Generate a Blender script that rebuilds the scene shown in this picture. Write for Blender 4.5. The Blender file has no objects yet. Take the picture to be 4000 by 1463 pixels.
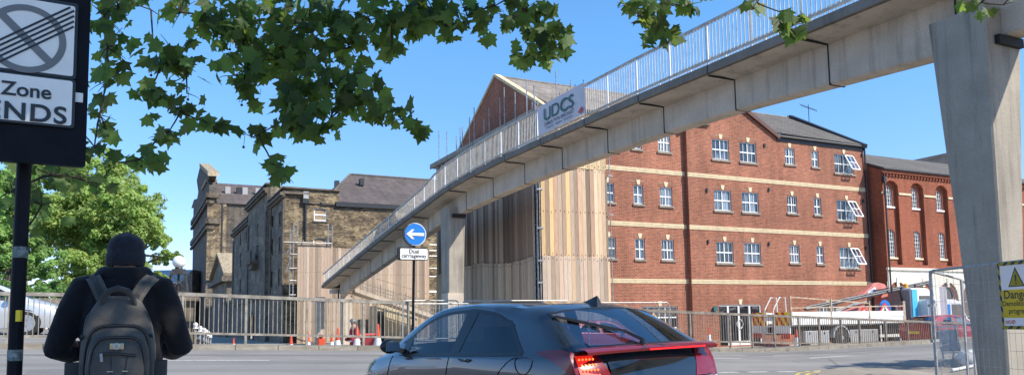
import bpy, bmesh, math, random
from mathutils import Vector, Matrix
random.seed(7)
SC = bpy.context.scene
COL = SC.collection
rad = math.radians
V3 = Vector

# ------------------------------------------------------------------ camera, sky, sun, exposure
FPX, PX, PY = 3004.0, 2000.0, 962.0          # focal length and principal point, in pixels of the 4000 x 1463 photograph
TILT, ROLL, EYE = rad(5.57), 0.0155, 1.35
_f = V3((0, math.cos(TILT), math.sin(TILT)))
_u = V3((0, -math.sin(TILT), math.cos(TILT)))
_r = V3((1, 0, 0))
CR = _r * math.cos(ROLL) - _u * math.sin(ROLL)
CU = _u * math.cos(ROLL) + _r * math.sin(ROLL)
CPOS = V3((0, 0, EYE))
cam = bpy.data.cameras.new('camera')
cam.sensor_width = 36.0
cam.lens = 36.0 * FPX / 4000.0
cam.shift_y = (PY - 731.5) / 4000.0
cam.clip_start, cam.clip_end = 0.05, 3000.0
camo = bpy.data.objects.new('camera', cam)
COL.objects.link(camo)
camo.matrix_world = Matrix(((CR.x, CU.x, -_f.x, 0), (CR.y, CU.y, -_f.y, 0), (CR.z, CU.z, -_f.z, EYE), (0, 0, 0, 1)))
SC.camera = camo
SUN = V3((0.655, -0.30, 0.69)).normalized()
W = bpy.data.worlds.new('World'); SC.world = W; W.use_nodes = True
_sky = W.node_tree.nodes.new('ShaderNodeTexSky'); _sky.sky_type = 'NISHITA'; _sky.sun_disc = False
_sky.sun_elevation = math.asin(SUN.z); _sky.sun_rotation = math.atan2(SUN.x, SUN.y)
_sky.air_density = 0.8; _sky.dust_density = 0.0; _sky.ozone_density = 4.0; _sky.altitude = 50
_bg = W.node_tree.nodes['Background']; _bg.inputs[1].default_value = 0.15
_hs = W.node_tree.nodes.new('ShaderNodeHueSaturation'); _hs.inputs['Saturation'].default_value = 1.12; _hs.inputs['Value'].default_value = 1.2
W.node_tree.links.new(_sky.outputs[0], _hs.inputs['Color']); # the deep blue of the day comes down close to the horizon
_tc = W.node_tree.nodes.new('ShaderNodeTexCoord'); _sx = W.node_tree.nodes.new('ShaderNodeSeparateXYZ'); _rp = W.node_tree.nodes.new('ShaderNodeValToRGB'); _mm = W.node_tree.nodes.new('ShaderNodeMix'); _mm.data_type = 'RGBA'; _mm.blend_type = 'MULTIPLY'; _mm.inputs[0].default_value = 1.0
_rp.color_ramp.elements[0].position = 0.0; _rp.color_ramp.elements[0].color = (0.76, 0.60, 0.70, 1); _rp.color_ramp.elements[1].position = 0.36; _rp.color_ramp.elements[1].color = (0.93, 1.05, 1, 1)
W.node_tree.links.new(_tc.outputs['Generated'], _sx.inputs[0]); W.node_tree.links.new(_sx.outputs['Z'], _rp.inputs[0]); W.node_tree.links.new(_hs.outputs[0], _mm.inputs[6]); W.node_tree.links.new(_rp.outputs[0], _mm.inputs[7]); W.node_tree.links.new(_mm.outputs[2], _bg.inputs[0])
_sl = bpy.data.lights.new('sun', 'SUN'); _sl.energy = 4.3; _sl.angle = rad(0.53); _sl.color = (1.0, 0.92, 0.80)
_so = bpy.data.objects.new('sun', _sl); COL.objects.link(_so); _so.location = (30, -15, 40)
_so.rotation_euler = SUN.to_track_quat('Z', 'Y').to_euler()
SC.view_settings.view_transform = 'Standard'; SC.view_settings.look = 'None'
SC.view_settings.exposure = 0.70; SC.view_settings.gamma = 1.0

# ------------------------------------------------------------------ the street's own axes: A along the street (away to the right), B across it
ANG = rad(63.70848)
UA = V3((math.sin(ANG), math.cos(ANG), 0)); VA = V3((-math.cos(ANG), math.sin(ANG), 0))
ROT = math.atan2(UA.y, UA.x)
def w_(u, v, z=0.0): return UA * u + VA * v + V3((0, 0, z))
def ray(x, y): return _f + CR * ((x - PX) / FPX) - CU * ((y - PY) / FPX)
def on_plane(x, y, n, c):
    d = ray(x, y); return CPOS + d * ((c - n.dot(CPOS)) / n.dot(d))
def on_v(x, y, c):                       # pixel -> (u, z) on the plane v = c
    p = on_plane(x, y, VA, c); return p.dot(UA), p.z
def on_u(x, y, c):
    p = on_plane(x, y, UA, c); return p.dot(VA), p.z
def on_y(x, y, Y): return on_plane(x, y, V3((0, 1, 0)), Y)
def road_xy(X, Y): return -0.049 * min(max(X, -60), 9.0) + 0.022 * min(Y, 60)
def road_z(u, v):
    p = w_(u, v); return road_xy(p.x, p.y)
YARD = -0.12

# ------------------------------------------------------------------ mesh helpers
class MB:
    def __init__(s): s.v = []; s.f = []; s.c = []; s.m = []
    def face(s, pts, col=None, mi=0):
        n = len(s.v); s.v += [V3(p) for p in pts]; s.f.append(list(range(n, n + len(pts)))); s.c.append(col); s.m.append(mi)
    def grid(s, rows, col=None, mi=0, close=False):
        n = len(s.v); R = len(rows); C = len(rows[0])
        for r in rows: s.v += [V3(p) for p in r]
        for i in range(R - 1):
            for j in range(C if close else C - 1):
                k = (j + 1) % C
                s.f.append([n + i * C + j, n + i * C + k, n + (i + 1) * C + k, n + (i + 1) * C + j]); s.c.append(col); s.m.append(mi)
    def hexa(s, p, col=None, mi=0):      # 8 corners: bottom 0-3 counter-clockwise, top 4-7
        n = len(s.v); s.v += [V3(q) for q in p]
        for f in ((3, 2, 1, 0), (4, 5, 6, 7), (0, 1, 5, 4), (1, 2, 6, 5), (2, 3, 7, 6), (3, 0, 4, 7)):
            s.f.append([n + i for i in f]); s.c.append(col); s.m.append(mi)
    def box(s, a, b, col=None, mi=0):
        x0, x1 = sorted((a[0], b[0])); y0, y1 = sorted((a[1], b[1])); z0, z1 = sorted((a[2], b[2]))
        s.hexa([(x0, y0, z0), (x1, y0, z0), (x1, y1, z0), (x0, y1, z0), (x0, y0, z1), (x1, y0, z1), (x1, y1, z1), (x0, y1, z1)], col, mi)
    def bar(s, p, q, w, h=None, side=None, col=None, mi=0):
        p = V3(p); q = V3(q); h = w if h is None else h
        d = (q - p).normalized()
        a = V3(side) if side is not None else (V3((0, 0, 1)).cross(d) if abs(d.z) < 0.95 else V3((1, 0, 0)))
        a = (a - d * a.dot(d)).normalized(); b = d.cross(a)
        a = a * (w / 2); b = b * (h / 2)
        s.hexa([p - a - b, p + a - b, p + a + b, p - a + b, q - a - b, q + a - b, q + a + b, q - a + b], col, mi)
    def tube(s, pts, r, n=8, cap=True, col=None, mi=0):
        pts = [V3(p) for p in pts]; L = len(pts)
        rs = r if isinstance(r, (list, tuple)) else [r] * L
        rows = []; ref = None
        for i, p in enumerate(pts):
            d = (pts[min(i + 1, L - 1)] - pts[max(i - 1, 0)]).normalized()
            if ref is None: ref = V3((0, 0, 1)) if abs(d.z) < 0.9 else V3((1, 0, 0))
            a = (ref - d * ref.dot(d)).normalized(); b = d.cross(a); ref = a
            rows.append([p + (a * math.cos(2 * math.pi * k / n) + b * math.sin(2 * math.pi * k / n)) * rs[i] for k in range(n)])
        s.grid(rows, col, mi, close=True)
        if cap: s.face(rows[0][::-1], col, mi); s.face(rows[-1], col, mi)
    def lathe(s, prof, c=(0, 0, 0), n=16, col=None, mi=0, axis='z'):
        rows = []
        for r, z in prof:
            row = []
            for k in range(n):
                a = 2 * math.pi * k / n; x, y = r * math.cos(a), r * math.sin(a)
                o = {'z': (x, y, z), 'y': (x, z, -y), 'x': (z, x, y)}[axis]
                row.append(V3(c) + V3(o))
            rows.append(row)
        s.grid(rows, col, mi, close=True)
        s.face(rows[0][::-1], col, mi); s.face(rows[-1], col, mi)
    def prism(s, poly, vec, col=None, mi=0):
        a = [V3(p) for p in poly]; b = [p + V3(vec) for p in a]; n = len(a); k = len(s.v)
        s.v += a + b
        s.f.append([k + i for i in range(n)][::-1]); s.f.append([k + n + i for i in range(n)])
        for i in range(n): s.f.append([k + i, k + (i + 1) % n, k + n + (i + 1) % n, k + n + i])
        s.c += [col] * (n + 2); s.m += [mi] * (n + 2)
    def ball(s, c, r, n=12, sc=(1, 1, 1), col=None, mi=0):
        rows = []
        for i in range(n // 2 + 1):
            t = math.pi * i / (n // 2)
            rows.append([(c[0] + sc[0] * r * math.sin(t) * math.cos(2 * math.pi * k / n), c[1] + sc[1] * r * math.sin(t) * math.sin(2 * math.pi * k / n), c[2] - sc[2] * r * math.cos(t)) for k in range(n)])
        s.grid(rows, col, mi, close=True)
    def build(s, name, mats, parent=None, org=(0, 0, 0), smooth=False, bevel=0.0, weld=None):
        o = V3(org)
        me = bpy.data.meshes.new(name)
        me.from_pydata([p - o for p in s.v], [], s.f)
        mats = mats if isinstance(mats, (list, tuple)) else [mats]
        for m in mats: me.materials.append(m)
        if len(mats) > 1: me.polygons.foreach_set('material_index', s.m)
        me.uv_layers.new(name='UVMap'); vs = s.v
        hascol = any(c is not None for c in s.c)
        if hascol: me.color_attributes.new('Col', 'FLOAT_COLOR', 'CORNER')
        uv = me.uv_layers['UVMap']; ca = me.color_attributes['Col'] if hascol else None
        for p in me.polygons:
            n = p.normal; ax, ay, az = abs(n.x), abs(n.y), abs(n.z)
            for li in p.loop_indices:
                q = vs[me.loops[li].vertex_index]
                uv.data[li].uv = (q.y, q.z) if ax > ay and ax > az else ((q.x, q.z) if ay >= az else (q.x, q.y))
                if ca:
                    c = s.c[p.index] or (1, 1, 1); ca.data[li].color = (c[0], c[1], c[2], 1)
        if smooth or weld:
            bm = bmesh.new(); bm.from_mesh(me)
            bmesh.ops.remove_doubles(bm, verts=bm.verts, dist=weld or 1e-4)
            bmesh.ops.recalc_face_normals(bm, faces=bm.faces)
            bm.to_mesh(me); bm.free()
        if smooth:
            me.polygons.foreach_set('use_smooth', [True] * len(me.polygons))
            try: me.set_sharp_from_angle(angle=rad(smooth if smooth is not True else 40))
            except Exception: pass
        ob = bpy.data.objects.new(name, me); COL.objects.link(ob)
        if parent: ob.parent = parent
        if bevel:
            b = ob.modifiers.new('bevel', 'BEVEL'); b.width = bevel; b.segments = 2; b.limit_method = 'ANGLE'
        return ob

def tag(o, label=None, cat=None, group=None, kind=None):
    if label: o['label'] = label
    if cat: o['category'] = cat
    if group: o['group'] = group
    if kind: o['kind'] = kind
    return o

class Thing:                              # an Empty at the thing's base; parts are written in the builder's own axes and shifted to it
    def __init__(s, name, label, cat, org, group=None, city=True, rot=None):
        s.org = V3(org)
        s.o = bpy.data.objects.new(name, None); s.o.empty_display_size = 0.3; COL.objects.link(s.o)
        if city: s.o.location = w_(*org); s.o.rotation_euler = (0, 0, ROT)
        else: s.o.location = org; s.o.rotation_euler = (0, 0, rot or 0)
        if rot is not None: s.org = V3((0, 0, 0))
        tag(s.o, label, cat, group)
    def part(s, name, mb, mats, parent=None, **k):
        return mb.build(name, mats, parent or s.o, s.org, **k)

def copy_tree(o, parent=None):
    c = o.copy(); COL.objects.link(c)
    if parent: c.parent = parent
    for ch in list(o.children): copy_tree(ch, c)
    return c

_fc = {}
def text_mb(mb, s, org, right, up, size, bold=0.0, align='CENTER', xs=1.0, depth=0.004, sp=1.0, mi=0):
    cu = bpy.data.curves.new('t', 'FONT'); cu.body = s; cu.size = size; cu.align_x = align; cu.offset = bold * size; cu.space_character = sp
    ob = bpy.data.objects.new('t', cu); COL.objects.link(ob)
    dg = bpy.context.evaluated_depsgraph_get(); me = bpy.data.meshes.new_from_object(ob.evaluated_get(dg))
    right = V3(right).normalized(); up = V3(up).normalized()
    for p in me.polygons:
        mb.face([V3(org) + right * (me.vertices[i].co.x * xs) + up * me.vertices[i].co.y for i in p.vertices], mi=mi)
    bpy.data.objects.remove(ob); bpy.data.curves.remove(cu); bpy.data.meshes.remove(me)

# ------------------------------------------------------------------ materials
def nt(name):
    m = bpy.data.materials.new(name); m.use_nodes = True; t = m.node_tree
    return m, t, t.nodes['Principled BSDF']
def nd(t, k, **kw):
    n = t.nodes.new(k)
    for a, b in kw.items():
        if a.startswith('i_'): n.inputs[int(a[2:]) if a[2:].isdigit() else a[2:].replace('_', ' ')].default_value = b
        else: setattr(n, a, b)
    return n
def lk(t, a, b): t.links.new(a, b)
def rgb(c): return (c[0], c[1], c[2], 1)
def mixc(t, fac, a, b, mode='MIX'):
    n = nd(t, 'ShaderNodeMix', data_type='RGBA', blend_type=mode)
    for s, x in ((0, fac), (6, a), (7, b)):
        if hasattr(x, 'is_linked') or hasattr(x, 'links'): lk(t, x, n.inputs[s])
        else: n.inputs[s].default_value = x if s == 0 else rgb(x)
    return n.outputs[2]
def ramp(t, src, p0, p1, c0=(0, 0, 0), c1=(1, 1, 1)):
    n = nd(t, 'ShaderNodeValToRGB'); e = n.color_ramp.elements
    e[0].position, e[1].position = p0, p1; e[0].color, e[1].color = rgb(c0), rgb(c1)
    lk(t, src, n.inputs[0]); return n.outputs[0]
def noise(t, coord, scale, detail=4, vec=None, rough=0.55):
    n = nd(t, 'ShaderNodeTexNoise'); n.inputs['Scale'].default_value = scale; n.inputs['Detail'].default_value = detail; n.inputs['Roughness'].default_value = rough
    if vec:
        mp = nd(t, 'ShaderNodeMapping'); mp.inputs['Scale'].default_value = vec; lk(t, coord, mp.inputs[0]); coord = mp.outputs[0]
    lk(t, coord, n.inputs['Vector']); return n.outputs[0]
def coords(t, kind='Object'): return nd(t, 'ShaderNodeTexCoord').outputs[kind]
def bump(t, bs, h, s=0.3, d=0.02):
    n = nd(t, 'ShaderNodeBump'); n.inputs['Strength'].default_value = s; n.inputs['Distance'].default_value = d
    lk(t, h, n.inputs['Height']); lk(t, n.outputs[0], bs.inputs['Normal'])
def plain(name, c, rough=0.6, metal=0.0, var=0.15, scale=6.0, bmp=0.0, spec=None, coat=0.0, vec=None):
    m, t, b = nt(name); b.inputs['Roughness'].default_value = rough; b.inputs['Metallic'].default_value = metal
    if spec is not None: b.inputs['Specular IOR Level'].default_value = spec
    b.inputs['Coat Weight'].default_value = coat
    if var:
        n = noise(t, coords(t), scale, 5, vec)
        d = tuple(max(0, x * (1 - var * 1.6)) for x in c); l = tuple(min(1, x * (1 + var)) for x in c)
        lk(t, ramp(t, n, 0.3, 0.7, d, l), b.inputs['Base Color'])
        if bmp: bump(t, b, n, bmp)
    else: b.inputs['Base Color'].default_value = rgb(c)
    return m
def brick(name, c1, c2, mortar, bw=0.225, rh=0.075, ms=0.011, patch=None, patchamt=0.5, dirt=0.25, bias=0.0):
    m, t, b = nt(name); b.inputs['Roughness'].default_value = 0.85; b.inputs['Specular IOR Level'].default_value = 0.25
    uv = coords(t, 'UV')
    br = nd(t, 'ShaderNodeTexBrick'); lk(t, uv, br.inputs['Vector'])
    br.inputs['Color1'].default_value = rgb(c1); br.inputs['Color2'].default_value = rgb(c2); br.inputs['Mortar'].default_value = rgb(mortar)
    br.inputs['Scale'].default_value = 1.0; br.inputs['Mortar Size'].default_value = ms; br.inputs['Mortar Smooth'].default_value = 0.2
    br.inputs['Bias'].default_value = bias; br.inputs['Brick Width'].default_value = bw; br.inputs['Row Height'].default_value = rh
    col = br.outputs['Color']
    if patch:
        n = noise(t, uv, 0.9, 6, (0.6, 1.0, 1), 0.65)
        n2 = noise(t, uv, 5.0, 2, (0.6, 2.2, 1))
        ad = nd(t, 'ShaderNodeMath', operation='MULTIPLY_ADD'); lk(t, n2, ad.inputs[0]); ad.inputs[1].default_value = 0.7; lk(t, n, ad.inputs[2])
        col = mixc(t, ramp(t, ad.outputs[0], 0.86 - 0.3 * patchamt, 1.0 - 0.3 * patchamt), col, patch)
    n3 = noise(t, uv, 0.35, 5)
    col = mixc(t, 1.0, col, ramp(t, n3, 0.3, 0.7, (1 - dirt,) * 3, (1.06,) * 3), 'MULTIPLY')
    n4 = noise(t, uv, 9.0, 2, (0.5, 1.5, 1))
    col = mixc(t, 1.0, col, ramp(t, n4, 0.3, 0.72, (0.78,) * 3, (1.15,) * 3), 'MULTIPLY')
    n5 = noise(t, uv, 1.0, 4, (1.6, 0.14, 1), 0.6)
    col = mixc(t, 1.0, col, ramp(t, n5, 0.32, 0.62, (1 - dirt,) * 3, (1.03,) * 3), 'MULTIPLY')
    lk(t, col, b.inputs['Base Color']); bump(t, b, br.outputs['Fac'], -0.5, 0.006)
    return m
def concrete(name, c, stain=0.5, dark=(0.10, 0.095, 0.085)):
    m, t, b = nt(name); b.inputs['Roughness'].default_value = 0.9; b.inputs['Specular IOR Level'].default_value = 0.2
    co = coords(t)
    n = noise(t, co, 1.2, 6); col = ramp(t, n, 0.3, 0.72, tuple(x * 0.80 for x in c), tuple(x * 1.08 for x in c))
    s = noise(t, co, 1.0, 5, (3.4, 3.4, 0.2), 0.65)
    col = mixc(t, ramp(t, s, 0.52, 0.78, (0, 0, 0), (stain,) * 3), col, dark)
    g = noise(t, co, 38.0, 3); col = mixc(t, 1.0, col, ramp(t, g, 0.3, 0.7, (0.86,) * 3, (1.06,) * 3), 'MULTIPLY')
    lk(t, col, b.inputs['Base Color']); bump(t, b, g, 0.25, 0.004)
    return m
def timber(name, grain=0.35):
    m, t, b = nt(name); b.inputs['Roughness'].default_value = 0.8; b.inputs['Specular IOR Level'].default_value = 0.2
    a = nd(t, 'ShaderNodeVertexColor', layer_name='Col')
    n = noise(t, coords(t), 3.0, 5, (14, 14, 0.7), 0.65); k = noise(t, coords(t), 7.0, 2, (1, 1, 0.5))
    col = mixc(t, 1.0, a.outputs[0], ramp(t, n, 0.25, 0.75, (1 - grain,) * 3, (1.08,) * 3), 'MULTIPLY')
    col = mixc(t, ramp(t, k, 0.72, 0.78, (0, 0, 0), (0.6,) * 3), col, (0.10, 0.055, 0.03))
    lk(t, col, b.inputs['Base Color']); return m
def slate(name, c, row=0.14, w=0.3):
    return brick(name, tuple(x * 1.12 for x in c), tuple(x * 0.82 for x in c), tuple(x * 0.5 for x in c), w, row, 0.012, None, 0, 0.22)
def glass_dark(name, c=(0.02, 0.025, 0.03), curtain=None, rough=0.04):
    m, t, b = nt(name); b.inputs['Roughness'].default_value = rough; b.inputs['Specular IOR Level'].default_value = 0.9
    if curtain:
        uv = coords(t, 'Object')
        n = noise(t, uv, 1.0, 2, (9.0, 9.0, 0.25)); big = noise(t, uv, 0.8, 1)
        col = mixc(t, ramp(t, n, 0.42, 0.58), c, curtain); col = mixc(t, ramp(t, big, 0.35, 0.6), c, col)
        lk(t, col, b.inputs['Base Color'])
    else: b.inputs['Base Color'].default_value = rgb(c)
    return m
def see_through(name, tint, refl=0.12):
    m, t, b = nt(name)
    tr = nd(t, 'ShaderNodeBsdfTransparent'); tr.inputs[0].default_value = rgb(tint)
    gl = nd(t, 'ShaderNodeBsdfGlossy'); gl.inputs['Roughness'].default_value = 0.02; gl.inputs[0].default_value = (0.9, 0.95, 1, 1)
    fr = nd(t, 'ShaderNodeLayerWeight'); pw = nd(t, 'ShaderNodeMath', operation='POWER'); lk(t, fr.outputs['Facing'], pw.inputs[0]); pw.inputs[1].default_value = 4.0
    ad = nd(t, 'ShaderNodeMath', operation='MULTIPLY_ADD'); lk(t, pw.outputs[0], ad.inputs[0]); ad.inputs[1].default_value = 0.7; ad.inputs[2].default_value = refl
    mx = nd(t, 'ShaderNodeMixShader'); lk(t, ad.outputs[0], mx.inputs[0]); lk(t, tr.outputs[0], mx.inputs[1]); lk(t, gl.outputs[0], mx.inputs[2])
    lk(t, mx.outputs[0], t.nodes['Material Output'].inputs[0]); return m
def paint(name, c, metal=0.3, rough=0.35, coat=1.0):
    m, t, b = nt(name); b.inputs['Base Color'].default_value = rgb(c); b.inputs['Metallic'].default_value = metal; b.inputs['Roughness'].default_value = rough
    b.inputs['Coat Weight'].default_value = coat; b.inputs['Coat Roughness'].default_value = 0.03
    n = noise(t, coords(t), 260.0, 1); lk(t, ramp(t, n, 0.3, 0.7, tuple(x * 0.85 for x in c), tuple(min(1, x * 1.15) for x in c)), b.inputs['Base Color'])
    return m
def emit(name, c, s):
    m, t, b = nt(name); b.inputs['Base Color'].default_value = rgb(c); b.inputs['Emission Color'].default_value = rgb(c); b.inputs['Emission Strength'].default_value = s; return m
def foliage(name, c, tl=0.4, tc=None, var=0.35):
    m, t, b = nt(name)
    g = nd(t, 'ShaderNodeNewGeometry'); 
    a = nd(t, 'ShaderNodeVertexColor', layer_name='Col')
    col = mixc(t, 1.0, c, a.outputs[0], 'MULTIPLY')
    lk(t, col, b.inputs['Base Color']); b.inputs['Roughness'].default_value = 0.55; b.inputs['Specular IOR Level'].default_value = 0.35
    tr = nd(t, 'ShaderNodeBsdfTranslucent'); lk(t, mixc(t, 1.0, tc or tuple(x * 1.6 for x in c), a.outputs[0], 'MULTIPLY'), tr.inputs[0])
    mx = nd(t, 'ShaderNodeMixShader'); mx.inputs[0].default_value = tl
    lk(t, b.outputs[0], mx.inputs[1]); lk(t, tr.outputs[0], mx.inputs[2]); lk(t, mx.outputs[0], t.nodes['Material Output'].inputs[0])
    return m
M = {}
M['brick'] = brick('red brick', (0.425, 0.122, 0.059), (0.275, 0.068, 0.036), (0.40, 0.28, 0.20), dirt=0.24)
M['brick2'] = brick('orange red brick', (0.38, 0.10, 0.048), (0.29, 0.07, 0.035), (0.33, 0.16, 0.10), dirt=0.25)
M['stock'] = brick('weathered stock brick', (0.24, 0.175, 0.105), (0.075, 0.058, 0.044), (0.17, 0.135, 0.10), 0.45, 0.15, 0.014, (0.47, 0.36, 0.21), 0.12, 0.35)
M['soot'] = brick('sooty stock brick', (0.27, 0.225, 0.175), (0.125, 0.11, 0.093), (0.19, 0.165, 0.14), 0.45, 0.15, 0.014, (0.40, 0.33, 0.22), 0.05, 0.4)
M['soot2'] = brick('black weathered brick', (0.18, 0.155, 0.13), (0.08, 0.072, 0.062), (0.125, 0.11, 0.095), 0.5, 0.18, 0.016, (0.28, 0.21, 0.13), -0.15, 0.35)
M['cream'] = plain('cream brick band', (0.62, 0.50, 0.31), 0.8, var=0.12, scale=5)
M['stonekey'] = plain('cream keystone', (0.66, 0.55, 0.36), 0.8, var=0.1)
M['sill'] = plain('grey stone sill', (0.27, 0.22, 0.17), 0.85, var=0.2)
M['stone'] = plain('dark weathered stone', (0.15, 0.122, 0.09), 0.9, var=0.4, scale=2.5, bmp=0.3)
M['stonelit'] = plain('sunlit buff stone', (0.36, 0.29, 0.19), 0.9, var=0.35, scale=3)  # paler copy of the stone, sunlight on the slopes put into its colour
M['slate'] = slate('grey roof slate', (0.165, 0.15, 0.13))
M['slate2'] = slate('purple grey slate', (0.145, 0.12, 0.112), 0.25, 0.4)
M['tile'] = slate('pale grey roof tile', (0.27, 0.235, 0.20), 0.3, 0.35)
M['lead'] = plain('black gutter', (0.025, 0.027, 0.03), 0.45, var=0.2)
M['upvc'] = plain('white window frame', (0.78, 0.78, 0.76), 0.35, var=0.05)
M['pane'] = glass_dark('window glass with curtains', (0.035, 0.05, 0.065), (0.30, 0.36, 0.40))
M['paneb'] = glass_dark('window glass with drawn blinds', (0.10, 0.11, 0.11), (0.45, 0.45, 0.42))
M['panec'] = glass_dark('dim window glass', (0.012, 0.016, 0.018), (0.13, 0.15, 0.15))
M['mirror'] = plain('old glass reflecting the sky', (0.42, 0.46, 0.50), 0.06, 1.0, var=0.25, scale=1.5)
M['paned'] = glass_dark('dark window glass')
M['board'] = plain('brown window boarding', (0.34, 0.24, 0.15), 0.8, var=0.2)
M['white'] = plain('white paint', (0.75, 0.74, 0.70), 0.45, var=0.08, scale=3)
M['render'] = plain('white rendered wall', (0.78, 0.73, 0.60), 0.8, var=0.1, scale=1.5)
M['wood'] = timber('softwood boards')
M['galv'] = plain('galvanised steel', (0.40, 0.395, 0.38), 0.5, 0.35, var=0.2, scale=14)
M['pole'] = plain('scaffold tube', (0.38, 0.37, 0.35), 0.45, 0.6, var=0.3, scale=9)
M['rail'] = plain('weathered grey railing', (0.285, 0.255, 0.21), 0.6, 0.2, var=0.28, scale=5, bmp=0.1)
M['rail2'] = plain('brown grey railing', (0.23, 0.19, 0.15), 0.6, 0.1, var=0.3, scale=5)
M['brail'] = plain('pale grey painted rail', (0.46, 0.44, 0.40), 0.5, 0.1, var=0.22, scale=6)
M['conc'] = concrete('bridge concrete', (0.58, 0.50, 0.405), 0.65, (0.17, 0.15, 0.125))
M['conc2'] = concrete('pier concrete', (0.385, 0.345, 0.285), 1.0, (0.115, 0.105, 0.092))
M['coping'] = concrete('dark bridge edge', (0.23, 0.205, 0.175), 0.6, (0.05, 0.05, 0.045))
M['joint'] = plain('black sealant', (0.02, 0.02, 0.02), 0.8, var=0.1)
M['black'] = plain('black plastic', (0.012, 0.013, 0.015), 0.4, var=0.1)
M['blackm'] = plain('matt black', (0.014, 0.015, 0.018), 0.7, var=0.15)
M['darkpaint'] = plain('black pole paint', (0.005, 0.006, 0.010), 0.55, var=0.2, scale=10, spec=.15)
M['iron'] = plain('dark cast iron', (0.05, 0.05, 0.052), 0.5, 0.3, var=0.3)
M['red'] = plain('red plastic', (0.62, 0.055, 0.03), 0.5, var=0.12)
M['orange'] = plain('orange cone plastic', (0.62, 0.075, 0.025), 0.5, var=0.1)
M['conew'] = plain('white cone sleeve', (0.74, 0.74, 0.72), 0.45, var=0.08)
M['signw'] = plain('white sign face', (0.78, 0.78, 0.75), 0.4, var=0.05)
M['signgrey'] = plain('grey sign print', (0.16, 0.16, 0.16), 0.4, var=0.08)
M['signk'] = plain('black sign print', (0.008, 0.009, 0.012), 0.4, var=0)
M['signb'] = plain('blue sign face', (0.012, 0.17, 0.55), 0.35, var=0.06)
M['yellow'] = plain('yellow sign face', (0.90, 0.62, 0.02), 0.4, var=0.05)
def sheet_mat(name, c):
    m, t, b = nt(name); b.inputs['Roughness'].default_value = .4; n = noise(t, coords(t), 6, 3); col = ramp(t, n, .3, .7, tuple(x * .93 for x in c), c); lk(t, col, b.inputs['Base Color'])
    tr = nd(t, 'ShaderNodeBsdfTranslucent'); lk(t, col, tr.inputs[0]); mx = nd(t, 'ShaderNodeMixShader'); mx.inputs[0].default_value = .5
    lk(t, b.outputs[0], mx.inputs[1]); lk(t, tr.outputs[0], mx.inputs[2]); lk(t, mx.outputs[0], t.nodes['Material Output'].inputs[0]); return m
M['yellowt'] = sheet_mat('yellow plastic sheet', (.86, .62, .03)); M['whitet'] = sheet_mat('white plastic sheet', (.74, .68, .66))
M['signr'] = plain('red sign print', (0.6, 0.03, 0.03), 0.4, var=0.05)
M['rubber'] = plain('black tyre rubber', (0.02, 0.02, 0.021), 0.8, var=0.2)
M['alloy'] = plain('silver alloy', (0.5, 0.5, 0.51), 0.3, 0.8, var=0.1)
M['chrome'] = plain('chrome', (0.7, 0.7, 0.7), 0.12, 1.0, var=0)

# ------------------------------------------------------------------ ground, road, kerbs
M['asphalt'] = plain('grey asphalt', (0.125, 0.122, 0.118), 0.9, var=0.0)
def _asph():
    m, t, b = nt('worn asphalt'); b.inputs['Roughness'].default_value = 0.88; b.inputs['Specular IOR Level'].default_value = 0.3
    co = coords(t)
    a = noise(t, co, 0.5, 6, (1, 1, 1)); g = noise(t, co, 55.0, 3)
    col = ramp(t, a, 0.3, 0.7, (0.21, 0.203, 0.192), (0.28, 0.27, 0.255))
    col = mixc(t, 1.0, col, ramp(t, g, 0.25, 0.75, (0.7,) * 3, (1.2,) * 3), 'MULTIPLY')
    mp = nd(t, 'ShaderNodeMapping'); mp.inputs['Rotation'].default_value = (0, 0, -ROT); lk(t, co, mp.inputs[0]); ln = noise(t, mp.outputs[0], 1.0, 4, (0.045, 0.9, 1), .6)
    col = mixc(t, 1.0, col, ramp(t, ln, .35, .65, (.74,) * 3, (1.06,) * 3), 'MULTIPLY')
    v = nd(t, 'ShaderNodeTexVoronoi', feature='DISTANCE_TO_EDGE'); v.inputs['Scale'].default_value = 0.22; lk(t, co, v.inputs[0])
    col = mixc(t, ramp(t, v.outputs[0], 0.0, 0.006, (0.55,) * 3, (0, 0, 0)), col, (0.06, 0.058, 0.055))
    lk(t, col, b.inputs['Base Color']); bump(t, b, g, 0.4, 0.006); return m
M['asphalt'] = _asph()
M['pave'] = brick('concrete paving slabs', (0.36, 0.32, 0.26), (0.31, 0.275, 0.225), (0.17, 0.15, 0.12), 0.6, 0.45, 0.012, None, 0, 0.25)
M['kerb'] = brick('granite kerb', (0.36, 0.32, 0.26), (0.30, 0.265, 0.21), (0.12, 0.10, 0.08), 0.92, 3.0, 0.012, None, 0, 0.3)
M['yard'] = plain('pale dusty yard', (0.36, 0.33, 0.28), 0.95, var=0.25, scale=0.8)
M['earth'] = plain('dark ground', (0.10, 0.10, 0.075), 0.95, var=0.3, scale=0.3)
M['mark'] = plain('worn white road paint', (0.55, 0.54, 0.51), 0.7, var=0.25, scale=8)
M['markblue'] = plain('worn yellow road paint', (0.55, 0.42, 0.10), 0.7, var=0.25, scale=8)

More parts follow.
